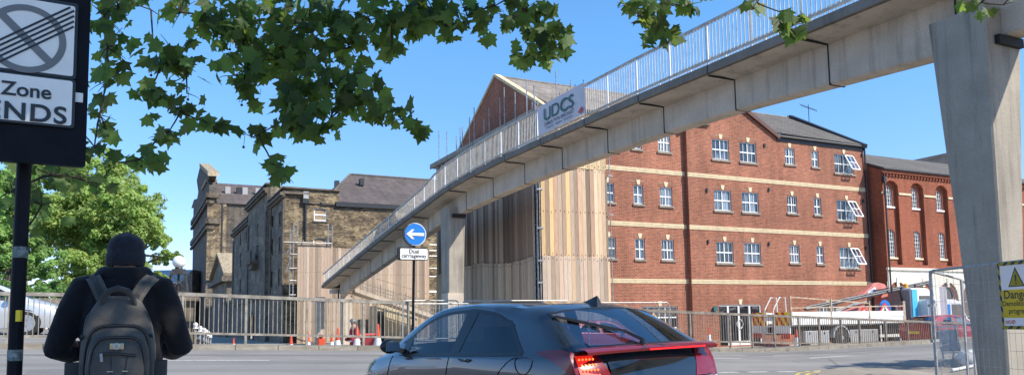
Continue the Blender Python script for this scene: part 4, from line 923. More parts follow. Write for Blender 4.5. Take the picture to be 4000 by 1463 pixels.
for s in (-1, 1): b.bar((lu - .2 * s, 21.53, zp + .1), (lu + .17 * s, 21.56, zcap - .1), .022); b.bar((lu - .2, 21.75 + s * .2, zp + .1), (lu - .2, 21.75 - s * .18, zcap - .1), .022)
b.tube([(lu, 21.75, zp), (lu, 21.75, zcap)], .03, 8); GP.part('cage', b, M['iron'])
BP = Thing('stone_pier', 'weathered stone bridge pier with moulded cap carrying the globe lamp', 'pier', (lu, 21.75, road_z(lu, 20.3)))
b = MB(); zb_ = road_z(lu, 20.3) - .2
for (h0, h1, w) in ((zb_ - .6, zp - .28 - .7, .42), (zp - .98, zp - .28, .36), (zp - .28, zp - .18, .42), (zp - .18, zp - .08, .5), (zp - .08, zp - .001, .44)): b.box((lu - w + .08, 21.75 - w, h0), (lu + w, 21.75 + w, h1 - .001))
BP.part('shaft', b, M['stone'])
for i in range(6):
    x = [763, 781, 796, 805, 813, 822][i]; v_ = 23.5 + i * 1.6; uu, zz = on_v(x, [1277, 1289, 1295, 1301, 1306, 1312][i], v_)
    if i == 0: SRf = Thing('stair_railing', 'iron stair railing with a row of round white finials going down beside the pier', 'railing', (uu, v_, YARD)); prev = None; br = MB()
    b = MB(); b.tube([(uu, v_, YARD - 1), (uu, v_, zz - .02)], .035, 6); SRf.part('post', b, M['galv'])
    b = MB(); b.ball((uu, v_, zz + .07), .075, 8); b.lathe([(.08, zz - .03), (.05, zz), (.05, zz + .02)], (uu, v_, 0), 8); SRf.part('finial', b, M['white'])
    if prev:
        for dz in (-.12, -.3, -.95): br.bar((prev[0], prev[1], prev[2] + dz), (uu, v_, zz + dz), .04)
        for j in range(1, 9): t = j / 9; pp = V3(prev).lerp(V3((uu, v_, zz)), t); br.bar(pp + V3((0, 0, -.95)), pp + V3((0, 0, -.3)), .02)
    prev = (uu, v_, zz)
SRf.part('rails', br, M['iron'])

# ------------------------------------------------------------------ steel barriers and site fencing along the kerb
def heras(u0, u1, v, z0, z1, label, bars=True, rnd=.12, grp=None, foot=True, mat='galv', mesh=.1):
    T = Thing('site_fence_panel' if mesh else 'crowd_barrier', label, 'fence panel' if mesh else 'barrier', ((u0 + u1) / 2, v, z0), grp)
    b = MB(); n = 5; pts = [(u0, v, z0), (u0, v, z1 - rnd)] + [(u0 + rnd - rnd * math.cos(i * math.pi / 2 / n), v, z1 - rnd + rnd * math.sin(i * math.pi / 2 / n)) for i in range(1, n + 1)] + [(u1 - rnd + rnd * math.sin(i * math.pi / 2 / n), v, z1 - rnd + rnd * math.cos(i * math.pi / 2 / n)) for i in range(n + 1)] + [(u1, v, z0)]
    b.tube(pts, .021, 8); b.tube([(u0, v, z0 + .15), (u1, v, z0 + .15)], .018, 8); T.part('frame', b, M[mat])
    b = MB(); u = u0 + .12
    while u < u1 - .05: b.tube([(u, v, z0 + .15), (u, v, z1 - .01)], .008 if not mesh else .003, 5, cap=False); u += mesh or .13
    if mesh:
        for i in range(1, 8): z = z0 + .15 + (z1 - z0 - .15) * i / 8; b.tube([(u0, v + .004, z), (u1, v + .004, z)], .003, 4, cap=False)
    T.part('bars' if not mesh else 'wire_mesh', b, M[mat])
    return T
heras(7.23, 8.9, 21.0, .75, 1.90, 'square cornered galvanised crowd barrier beside the arrow sign post', rnd=.02, mesh=None)
b0 = [(9.45, 8.2), (9.6, 13.1), (13.3, 17.75)]
heras(7.6, 9.5, 23.2, YARD, 2.06, 'leftmost steel mesh site fence panel in front of the concrete bridge pier')
heras(9.6, 13.6, 23.1, YARD, 2.05, 'steel mesh site fence panel in front of the dark side of the timber tower')
heras(14.3, 17.8, 23.0, YARD, 1.97, 'steel mesh site fence panel in front of the ground floor window')

# ------------------------------------------------------------------ traffic cones
def cone(label, x, ytop, v, hgt=.75, grp='traffic cones beyond the railings'):
    uu, zt = on_v(x, ytop, v); z0 = zt - hgt; s = hgt / .75
    T = Thing('traffic_cone', label, 'cone', (uu, v, z0), grp)
    b = MB(); b.box((uu - .16 * s, v - .16 * s, z0), (uu + .16 * s, v + .16 * s, z0 + .05 * s)); b.lathe([(.12 * s, z0 + .05 * s), (.105 * s, z0 + .16 * s)], (uu, v, 0), 16); T.part('base', b, M['orange']); b = MB(); b.lathe([(.056 * s, z0 + .47 * s), (.025 * s, z0 + .75 * s), (.018 * s, z0 + .752 * s)], (uu, v, 0), 16); T.part('tip', b, M['orange'])
    b = MB(); b.lathe([(.109 * s, z0 + .161 * s), (.058 * s, z0 + .468 * s)], (uu, v, 0), 16); T.part('sleeve', b, M['conew'])
cone('small traffic cone in front of the warehouse corner', 1137, 1304, 26, .85)
cone('traffic cone to the left of the orange road barrier foot', 1204, 1295, 27, .9)
cone('tall traffic cone between the orange foot and the worker in red', 1319, 1279, 24, 1.0)
cone('tall traffic cone just in front of the worker in red', 1394, 1272, 23.5, 1.0)
cone('tall traffic cone right of the worker in red beneath the bridge steps', 1476, 1263, 23, 1.0)
cone('traffic cone standing close to the brick wall left of the glazed door', 2769, 1276, 29.5, .95)
cone('traffic cone standing at the tail of the flatbed lorry', 3110, 1284, 23.6, .9)
cone('low traffic cone far off beside the sooty warehouse doorway', 913, 1318, 40, .75)
cone('half hidden traffic cone behind the tall cone left of the worker', 1296, 1302, 30, .8)
uu, zz = on_v(1253, 1316, 25); T = Thing('road_barrier_foot', 'orange plastic barrier block on the ground behind the railing', 'barrier', (uu, 25, YARD))
b = MB(); b.box((uu - .11, 24.85, YARD), (uu + .11, 25.15, zz)); b.box((uu - .05, 24.8, zz), (uu + .05, 25.2, zz + .1)); T.part('block', b, M['orange'], bevel=.03)
uu, zz = on_v(1440, 1300, 26.5); T = Thing('red_bin', 'dark red wheeled box standing next to the worker in red', 'bin', (uu, 26.5, YARD))
b = MB(); b.box((uu - .3, 26.3, YARD + .08), (uu + .3, 26.9, .95)); T.part('body', b, plain('dark red plastic', (.25, .02, .025), .5), bevel=.03); b = MB(); b.box((uu - .33, 26.26, .95), (uu + .33, 26.94, 1.02)); T.part('lid', b, M['signr'], bevel=.02)

# ------------------------------------------------------------------ keep-left arrow sign with its plate
SV = 20.55
def q_(x, yy): return on_v(1400 + x * .4246, 700 + yy * .4246, SV)
cu_, cz_ = q_(520, 505); rr = (q_(520, 400)[1] - q_(520, 610)[1]) / 2
AS = Thing('arrow_sign', 'round blue sign with a white arrow pointing left above a Dual carriageway plate', 'road sign', (cu_, SV, road_z(cu_, 20.3)))
tilt = Matrix.Rotation(rad(-1.2), 3, 'Y')
u2 = q_(508, 945)[0]
b = MB(); b.tube([(u2 - .02, SV + .05, road_z(cu_, 20.3)), (cu_, SV + .05, cz_ + .1)], .038, 10); AS.part('post', b, M['darkpaint'])
b = MB(); b.lathe([(rr * .99, -.05), (rr * .99, .02), (rr * .96, .02)], (cu_ - .035, SV + .02, cz_ - .01), 40, axis='y'); AS.part('housing', b, M['blackm'])
b = MB(); b.lathe([(rr, .012), (rr, 0)], (cu_, SV - .03, cz_), 48, axis='y'); b.lathe([(rr * .94, -.001), (rr * .94, -.002)], (cu_, SV - .03, cz_), 48, axis='y', mi=1); AS.part('face', b, [M['signw'], M['signb']])
b = MB(); A = lambda x, z: (cu_ + rr * x, SV - .046, cz_ + rr * z)
b.prism([A(*p) for p in ((-.82, 0), (-.32, .42), (-.1, .42), (-.36, .13), (.8, .13), (.8, -.13), (-.36, -.13), (-.1, -.42), (-.32, -.42))], (0, -.002, 0)); AS.part('arrow', b, M['signw'])
(p0, z1), (p1, z0) = q_(376, 626), q_(641, 745)
def rrect(x0, x1, z0, z1, y, r, n=5):
    o = []
    for cx, cz, a0 in ((x1 - r, z1 - r, 0), (x0 + r, z1 - r, 90), (x0 + r, z0 + r, 180), (x1 - r, z0 + r, 270)):
        for i in range(n + 1): a = rad(a0 + 90 * i / n); o.append((cx + r * math.cos(a), y, cz + r * math.sin(a)))
    return o
b = MB(); b.prism(rrect(p0 - .045, p1 - .02, z0 - .0, z1 + .02, SV + .0, .05), (0, .09, 0)); AS.part('plate_housing', b, M['blackm'])
b = MB(); b.prism(rrect(p0, p1, z0, z1, SV - .02, .045), (0, .012, 0)); b.prism(rrect(p0 + .02, p1 - .02, z0 + .02, z1 - .02, SV - .023, .035), (0, .002, 0), mi=1); AS.part('plate', b, [M['signk'], M['signw']])
b = MB(); text_mb(b, 'Dual', ((p0 + p1) / 2, SV - .027, z0 + (z1 - z0) * .57), (1, 0, 0), (0, 0, 1), .160, .018, xs=1.05); text_mb(b, 'carriageway', ((p0 + p1) / 2, SV - .027, z0 + (z1 - z0) * .22), (1, 0, 0), (0, 0, 1), .147, .018, xs=1.04); AS.part('lettering', b, M['signk'])

# ------------------------------------------------------------------ the zone-ends sign on the left, seen nearly face on
ZY = 4.1
ZS = Thing('zone_sign', 'large black backed zone ends sign on a dark pole at the left edge', 'road sign', (on_y(60, 1463, ZY).x, ZY, road_xy(-2.6, 4.1) + .1), city=False); ZS.org = ZS.o.location.copy()
P = lambda x, yy, d=0: on_y(x, yy, ZY + d)
rt_ = (P(294, 22) - P(-70, -10)); 
BRt, BRb = P(352, -20, .05), P(333, 648, .05)
def zl(x, yy, d=0):  p = P(x, yy, d); return p
lean = V3((-.020, 0, 1)).normalized()
def frame_pt(u_, w_z, d=0): return None
SPH = rad(29.5); Rr = V3((math.cos(SPH), math.sin(SPH), 0)); NB_ = V3((-math.sin(SPH), math.cos(SPH), 0))
O_ = P(278, 492)                                  # bottom right corner of the white plate
PP = lambda x, yy: on_plane(x, yy, NB_, NB_.dot(O_))
Ur = (PP(294, 40) - O_).normalized()
G = lambda a, h, d=0: O_ + Rr * a + Ur * h + NB_ * d
hT = (PP(294, 35) - O_).length; wT = .52; hp = (PP(285, 312) - O_).length
def zr(x0, x1, z0, z1, d, r=.012, n=4):
    o = []
    for cx, cz, a0 in ((x1 - r, z1 - r, 0), (x0 + r, z1 - r, 90), (x0 + r, z0 + r, 180), (x1 - r, z0 + r, 270)):
        for i in range(n + 1): a = rad(a0 + 90 * i / n); o.append(G(cx + r * math.cos(a), cz + r * math.sin(a), d))
    return o
dirb = V3((0, .03, 0))
wr_ = (PP(333, 648) - O_).dot(Rr); hb = (PP(333, 648) - O_).dot(Ur)
b = MB(); b.prism(zr(-.75, wr_, hb, hT + .35, .02, .02), NB_ * .05); ZS.part('backing_board', b, M['darkpaint'])
b = MB(); b.prism(zr(-wT - .015, .015, -.012, hp + .0, -.002, .015), NB_ * .012); b.prism(zr(-wT - .015, .015, hp + .004, hT + .03, -.002, .015), NB_ * .012); ZS.part('border', b, M['signk'])
b = MB(); b.prism(zr(-wT, 0, 0, hp - .01, -.006), NB_ * .004); ZS.part('zone_plate', b, M['signw'])
b = MB(); b.prism(zr(-wT, 0, hp + .018, hT + .01, -.006), NB_ * .004); ZS.part('symbol_plate', b, M['signw'])
cc = PP(104, 154); ca_, ch_ = (cc - O_).dot(Rr), (cc - O_).dot(Ur); R1 = (PP(261, 168) - cc).length
b = MB()
for i in range(64):
    a0, a1 = 2 * math.pi * i / 64, 2 * math.pi * (i + 1) / 64; q = .82 * R1
    b.face([G(ca_ + R1 * math.cos(a0), ch_ + R1 * math.sin(a0), -.009), G(ca_ + R1 * math.cos(a1), ch_ + R1 * math.sin(a1), -.009), G(ca_ + q * math.cos(a1), ch_ + q * math.sin(a1), -.009), G(ca_ + q * math.cos(a0), ch_ + q * math.sin(a0), -.009)])
def strip(mbx, a, h, ang, L, w, d):
    c, s = math.cos(ang), math.sin(ang); mbx.face([G(a + c * x - s * y_, h + s * x + c * y_, d) for x, y_ in ((-L, -w), (L, -w), (L, w), (-L, w))])
strip(b, ca_, ch_, rad(-45), .83 * R1, .02, -.0092); ZS.part('ring', b, M['signgrey'])
b = MB()
for i in range(5):
    off = (i - 2) * .024; a_ = rad(37); L0, L1 = -1.45 * R1, 1.43 * R1
    c, s = math.cos(a_), math.sin(a_); ca2, ch2 = ca_ - s * off, ch_ + c * off - .0
    xr = min((-.004 - ca2) / c, (hT - ch2) / s); xl = (-wT + .004 - ca2) / c
    b.face([G(ca2 + c * x - s * y_, ch2 + s * x + c * y_, -.0105) for x, y_ in ((xl, -.0055), (xr, -.0055), (xr, .0055), (xl, .0055))])
ZS.part('stripes', b, M['signk'])
b = MB(); zc2 = PP(104, 380); ac, hc = (zc2 - O_).dot(Rr), (zc2 - O_).dot(Ur)
text_mb(b, 'Zone', G(ac, hc, -.011), Rr, Ur, .105, .019); e0 = PP(104, 472); text_mb(b, 'ENDS', G((e0 - O_).dot(Rr), (e0 - O_).dot(Ur), -.011), Rr, Ur, .132, .021, xs=1.06, sp=1.1); ZS.part('lettering', b, M['signk'])
b = MB(); st = PP(307, 378); sa, sh = (st - O_).dot(Rr), (st - O_).dot(Ur); b.prism(zr(sa - .022, sa + .022, sh - .026, sh + .026, .012, .002), NB_ * .006); ZS.part('sticker', b, M['signw'])
b = MB(); pt, pb2 = P(103, 470, .1), P(54, 1500, .1); pb3 = pt + (pb2 - pt) * 2.1; b.tube([(pt + (pt - pb2) * .5), pt, pb3], .037, 16); ZS.part('pole', b, M['darkpaint'])
M['torn'] = plain('torn pale sticker', (.16, .19, .18), .7, var=.8, scale=40)
for (yy, h_, mi) in ((985, 32, 0), (1385, 34, 1)):
    b = MB()
    q0 = P(79 - (yy - 985) * .05, yy, .1); b.lathe([(.0378, q0.z - .03), (.0378, q0.z + .03)], (q0.x, q0.y, 0), 16); ZS.part('sticker', b, M['torn'])
b = MB(); q0 = P(98, 1232, .1); b.box((q0.x - .02, q0.y - .05, q0.z - .03), (q0.x + .004, q0.y - .03, q0.z + .03)); ZS.part('sticker', b, M['yellow'])

# ------------------------------------------------------------------ near site fence on the right with the danger sign
HG = 'steel mesh fence panels round the near bridge pier'
def hpanel(label, A, B, z0A, z0B, h, m=.105):
    A = V3((*A, z0A)); B = V3((*B, z0B)); d = B - A; L = d.length
    T = Thing('site_fence_panel', label, 'fence panel', A.lerp(B, .5).to_tuple(), HG, city=False); T.org = T.o.location.copy()
    r = .09; up = V3((0, 0, 1)); dn = d.normalized(); pts = [A, A + up * (h - r)] + [A + up * (h - r) + dn * (r - r * math.cos(i * math.pi / 10)) + up * (r * math.sin(i * math.pi / 10)) for i in range(1, 6)] + [B + up * (h - r) - dn * (r - r * math.sin(i * math.pi / 10)) + up * (r * math.cos(i * math.pi / 10)) for i in range(6)] + [B]
    b = MB(); b.tube(pts, .021, 10); b.tube([A + up * .17, B + up * .17], .019, 8); T.part('frame', b, M['galv'])
    b = MB(); n = int(L / m)
    for i in range(1, n): p = A + d * (i / n); b.tube([p + up * .17, p + up * (h - .02)], .002, 4, cap=False)
    for i in range(1, 8): z = .17 + (h - .17) * i / 8; b.tube([A + up * z, B + up * z], .002, 4, cap=False)
    T.part('wire_mesh', b, M['galv'])
    return T
fz = lambda x, yv: road_xy(x, yv) + .12
NA, NB = (6.55, 12.05), (8.80, 15.1)
hpanel('narrow seen fence panel running back from the fence corner towards the road', (6.57, 12.10), NB, -.02, -.02, 2.06)
hpanel('fence panel carrying the danger sign across the foot of the near pier', NA, (6.84, 8.5), -.02, -.02, 2.06)
hpanel('edge on fence panel at the far corner just left of the near pier', (8.84, 15.16), (9.6, 16.2), -.02, -.1, 2.06)
for i, (x, yv) in enumerate(((6.56, 12.08), (8.82, 15.13))):
    T = Thing('fence_block', ['heavy fence foot block under the near corner of the fence', 'heavy fence foot block under the far corner of the fence'][i], 'fence foot', (x, yv, fz(x, yv)), city=False); T.org = T.o.location.copy()
    b = MB(); b.box((x - .12, yv - .35, fz(x, yv)), (x + .12, yv + .35, fz(x, yv) + .13)); T.part('block', b, M['rubber'], bevel=.02)
cl = Thing('fence_clamp', 'steel clamp joining the two fence panels at the near corner', 'clamp', (6.56, 12.07, .9), city=False); cl.org = cl.o.location.copy()
b = MB()
for z in (.95, 1.5): b.bar((6.50, 12.05, z), (6.63, 12.1, z + .01), .05, .04)
cl.part('clamps', b, M['galv'])
# danger sign, zip-tied to the wire
DSn = (V3((6.84, 8.5, 0)) - V3((6.55, 12.05, 0))).normalized(); DN = V3((DSn.y, -DSn.x, 0))
if DN.y > 0: DN = -DN
def dpix(x, yy): return on_plane(x, yy, DN, DN.dot(V3((6.55, 12.05, 0))) + .03)
d0 = dpix(3894, 1026); d1 = dpix(3917, 1284); 
up_d = (d0 - d1).normalized(); HD = (d0 - d1).length; WD = HD * .74
right_d = DSn
D = lambda a, h, e=0: d1 + right_d * a + up_d * h + DN * e
DS = Thing('danger_sign', 'yellow and white danger demolition sign with striped border hung on the mesh fence', 'sign', d1.to_tuple(), city=False); DS.org = DS.o.location.copy()
def dq(mbx, a0, a1, h0, h1, e, t=.003, mi=0): mbx.prism([D(a0, h0, e), D(a1, h0, e), D(a1, h1, e), D(a0, h1, e)], DN * -t, mi=mi)
b = MB(); q_ = HD * .052; dq(b, 0, q_, 0, HD, 0, .004); dq(b, WD - q_, WD, 0, HD, 0, .004); dq(b, q_, WD - q_, 0, q_, 0, .004); dq(b, q_, WD - q_, HD - q_, HD, 0, .004); DS.part('border', b, M['signk'])
b = MB(); bw = HD * .052; stp = HD / 6.2
def hstripe(a, h, along_h):
    w = stp * .5
    if along_h: pts = [(0, h), (bw, h - bw), (bw, h - bw + w), (0, h + w)]
    else: pts = [(a, HD - bw), (a + w, HD - bw), (a + w + bw, HD), (a + bw, HD)]
    return pts
i = 0
for i in range(7):
    h = i * stp + .012
    for off in (0, WD - bw): b.face([D(off + x, min(HD, max(0, y_)), .001) for x, y_ in ((0, h + bw * .5), (bw, h - bw * .5), (bw, h - bw * .5 + stp * .5), (0, h + bw * .5 + stp * .5))])
for i in range(5):
    a = i * stp + .02
    for off in (0, HD - bw): b.face([D(min(WD, x), off + y_, .0012) for x, y_ in ((a, 0), (a + stp * .5, 0), (a + stp * .5 + bw, bw), (a + bw, bw))])
DS.part('stripes', b, M['yellowt'])
b = MB(); b.face([D(a, h, .004) for a, h in ((bw, bw), (WD - bw, bw), (WD - bw, HD - bw), (bw, HD - bw))]); DS.part('panel', b, M['whitet'])
b = MB(); b.face([D(a, h, .006) for a, h in ((bw * 1.15, HD * .17), (WD - bw * 1.15, HD * .17), (WD - bw * 1.15, HD * .585), (bw * 1.15, HD * .585))]); 
tri = [(WD * .5 - HD * .165, HD * .625), (WD * .5 + HD * .165, HD * .625), (WD * .5, HD * .92)]
b.face([D(WD * .5 + (x - WD * .5) * .82, HD * .705 + (y_ - HD * .705) * .80, .008) for x, y_ in tri]); DS.part('yellow_panel', b, M['yellowt'])
b = MB(); b.face([D(x, y_, .006) for x, y_ in tri]); c0 = WD * .5
b.face([D(c0 + x * HD, HD * y_, .010) for x, y_ in ((-.012, .70), (.012, .70), (.019, .80), (-.019, .80))]); b.face([D(c0 + .015 * HD * math.cos(a), HD * .672 + .015 * HD * math.sin(a), .010) for a in [i * math.pi / 6 for i in range(12)]])
text_mb(b, 'Danger', D(c0, HD * .455, .009), right_d, up_d, HD * .178, .014, xs=1.05); text_mb(b, 'Demolition in', D(c0, HD * .345, .009), right_d, up_d, HD * .108, .012, xs=1.05); text_mb(b, 'progress', D(c0, HD * .235, .009), right_d, up_d, HD * .108, .012, xs=1.05); DS.part('lettering', b, M['signk'])
b = MB(); text_mb(b, 'NFDC', D(bw * 1.6, HD * .08, .009), right_d, up_d, HD * .075, .02, align='LEFT', xs=.9)
for (a, h) in ((.225, .115), (.245, .09), (.26, .12), (.275, .1)): dq(b, HD * a, HD * (a + .018), HD * h, HD * (h + .02), .009, .001)
DS.part('emblem', b, M['signr'])
# grey plastic barrier and a white bag behind the fence
x0, y0 = 11.05, 19.5
T = Thing('plastic_barrier', 'grey folding site barrier with a printed panel standing behind the fence', 'barrier', (x0, y0, fz(x0, y0)), city=False); T.org = T.o.location.copy()
a_, c_ = V3((10.75, 19.5, 0)), V3((11.32, 19.7, 0)); zb0 = fz(11, 19.5)
b = MB(); b.hexa([a_ + V3((0, 0, zb0 + .33)), c_ + V3((0, 0, zb0 + .33)), c_ + V3((0, .03, zb0 + .33)), a_ + V3((0, .03, zb0 + .33)), a_ + V3((0, .1, zb0 + .88)), c_ + V3((0, .1, zb0 + .88)), c_ + V3((0, .13, zb0 + .88)), a_ + V3((0, .13, zb0 + .88))]); T.part('panel', b, plain('grey plastic panel', (.26, .255, .25), .5, var=.25, scale=5))
b = MB()
for p in (a_, c_): b.bar(p + V3((0, -.1, zb0)), p + V3((0, .1, zb0 + .95)), .03); b.bar(p + V3((0, .35, zb0)), p + V3((0, .1, zb0 + .95)), .03)
b.bar(a_ + V3((-.03, .1, zb0 + .95)), c_ + V3((.03, .1, zb0 + .95)), .04); b.bar(a_ + V3((0, -.05, zb0 + .3)), c_ + V3((0, -.05, zb0 + .3)), .03); T.part('frame', b, M['galv'])
sx, sy = 11.05, 18.9; T = Thing('white_sack', 'crumpled white plastic sack lying on the ground at the foot of the fence', 'bag', (sx, sy, fz(sx, sy)), city=False); T.org = T.o.location.copy()
b = MB(); rs = random.Random(5); rows = []
for i in range(9):
    t = math.pi * i / 8; row = []
    for k in range(14):
        p = 2 * math.pi * k / 14; q = .22 * (1 + .28 * rs.uniform(-1, 1)); row.append((sx + q * 1.1 * math.sin(t) * math.cos(p), sy + q * math.sin(t) * math.sin(p), fz(sx, sy) + .2 - .22 * math.cos(t) * (1 + .2 * rs.uniform(-1, 1))))
    rows.append(row)
b.grid(rows, close=True); T.part('sack', b, plain('crumpled white plastic', (.66, .66, .66), .35, var=.1), smooth=True)
T = Thing('steel_tube', 'loose pale scaffold tube lying on the pavement behind the fence', 'tube', (10.5, 18.2, fz(10.5, 18.2)), city=False); T.org = T.o.location.copy()
b = MB(); b.tube([(9.9, 17.6, fz(9.9, 17.6) + .04), (11.1, 18.7, fz(11.1, 18.7) + .05)], .035, 10); T.part('tube', b, M['white'])

# ------------------------------------------------------------------ vehicles
M['carglass'] = see_through('tinted car glass', (0.58, 0.63, 0.67), 0.04)
M['rearglass'] = see_through('sky reflection blue rear glass', (0.40, 0.47, 0.56), 0.2)  # its blue tint stands in for reflected sky and the dark cabin
M['dkglass'] = see_through('cabin shade dark glass', (0.10, 0.12, 0.14), 0.06)  # rear door tint, darkened in place of the unlit cabin behind
M['paintgrey'] = paint('dark blue grey metallic paint', (0.030, 0.038, 0.050), 0.5, 0.25)
M['paintred'] = paint('red car paint', (0.42, 0.012, 0.02), 0.1, 0.35)
M['paintsilver'] = paint('silver white car paint', (0.52, 0.54, 0.57), 0.35, 0.3)
M['trim'] = plain('satin black trim', (0.012, 0.013, 0.015), 0.35, var=0)
M['cabin'] = plain('dark car interior', (0.02, 0.02, 0.022), 0.8, var=0.1)
M['lampred'] = plain('red lamp lens', (0.17, 0.003, 0.007), 0.2, var=0.1, scale=20, coat=0.4)
M['lampclear'] = plain('clear lamp lens', (0.6, 0.58, 0.56), 0.15, var=0.3, scale=60, coat=1.0)
M['led'] = emit('lit orange red lamp', (1.0, 0.13, 0.03), 2.2)
M['ledbar'] = emit('lit red light bar', (1.0, 0.015, 0.02), 0.55)
# stations of the hatchback body: rows sill, lower side, mid side, shoulder, glass foot, glass head, roof edge, roof quarter, centre line: (x from the tail, y half width, z)
NET = [
    [(.12, .76, .24), (.03, .80, .50), (.05, .835, .76), (.10, .85, .93), (.16, .84, 1.035), (.17, .78, 1.065), (.165, .66, 1.075), (.13, .34, 1.085), (.12, 0, 1.09)],
    [(.30, .80, .24), (.26, .86, .50), (.30, .885, .76), (.36, .87, .95), (.42, .835, 1.045), (.60, .715, 1.255), (.72, .61, 1.375), (.68, .32, 1.41), (.67, 0, 1.42)],
    [(.62, .81, .22), (.64, .87, .50), (.70, .895, .76), (.74, .875, .96), (.83, .835, 1.03), (1.16, .68, 1.285), (1.12, .60, 1.425), (1.10, .33, 1.468), (1.10, 0, 1.478)],
    [(1.2, .82, .20), (1.2, .87, .48), (1.2, .89, .76), (1.2, .87, .955), (1.26, .838, 1.01), (1.45, .645, 1.36), (1.5, .59, 1.45), (1.5, .33, 1.487), (1.5, 0, 1.495)],
    [(1.84, .82, .20), (1.84, .87, .48), (1.84, .885, .76), (1.86, .868, .94), (1.88, .84, .985), (1.80, .63, 1.395), (1.83, .585, 1.465), (1.85, .33, 1.495), (1.85, 0, 1.50)],
    [(2.00, .82, .20), (2.0, .87, .48), (2.0, .885, .76), (2.0, .866, .935), (2.01, .84, .98), (1.98, .628, 1.395), (2.0, .58, 1.466), (2.0, .33, 1.495), (2.0, 0, 1.50)],
    [(2.55, .82, .20), (2.55, .87, .48), (2.55, .885, .75), (2.55, .862, .915), (2.55, .84, .955), (2.56, .65, 1.33), (2.56, .59, 1.42), (2.52, .33, 1.46), (2.50, 0, 1.465)],
    [(3.02, .82, .20), (3.02, .87, .48), (3.02, .88, .73), (3.02, .855, .895), (3.02, .83, .935), (3.02, .745, 1.10), (3.05, .665, 1.215), (2.98, .36, 1.29), (2.96, 0, 1.30)],
    [(3.36, .82, .20), (3.36, .87, .46), (3.36, .875, .71), (3.36, .84, .875), (3.36, .81, .915), (3.42, .78, .945), (3.48, .70, .985), (3.54, .38, 1.02), (3.56, 0, 1.03)],
    [(3.85, .80, .20), (3.85, .86, .44), (3.85, .86, .66), (3.85, .80, .82), (3.85, .76, .85), (3.86, .70, .87), (3.88, .58, .89), (3.9, .32, .915), (3.9, 0, .92)],
    [(4.14, .70, .20), (4.16, .76, .42), (4.17, .74, .60), (4.16, .68, .73), (4.15, .62, .76), (4.15, .56, .775), (4.15, .46, .785), (4.17, .25, .80), (4.18, 0, .80)],
    [(4.22, .50, .22), (4.27, .52, .42), (4.28, .50, .56), (4.27, .46, .66), (4.25, .42, .69), (4.25, .38, .70), (4.25, .30, .705), (4.27, .16, .71), (4.28, 0, .71)],
]
def cr(p, t):
    a, b, c, d = p; return tuple(0.5 * ((2 * b[i]) + (-a[i] + c[i]) * t + (2 * a[i] - 5 * b[i] + 4 * c[i] - d[i]) * t * t + (-a[i] + 3 * b[i] - 3 * c[i] + d[i]) * t ** 3) for i in range(3))
def car_surf(s, r):
    """point on the body at station s (float) and row r (float), left side"""
    def st(i, r):
        i = max(0, min(len(NET) - 1, i)); R = NET[i]; k = min(int(r), len(R) - 2); f = r - k
        g = lambda j: R[max(0, j)] if j < len(R) else (R[-2][0], -R[-2][1], R[-2][2])
        return cr((g(k - 1), g(k), g(k + 1), g(k + 2)), f) if f > 1e-6 else R[k]
    i = min(int(s), len(NET) - 2); f = s - i
    return cr((st(i - 1, r), st(i, r), st(i + 1, r), st(i + 2, r)), f) if f > 1e-6 else st(i, r)
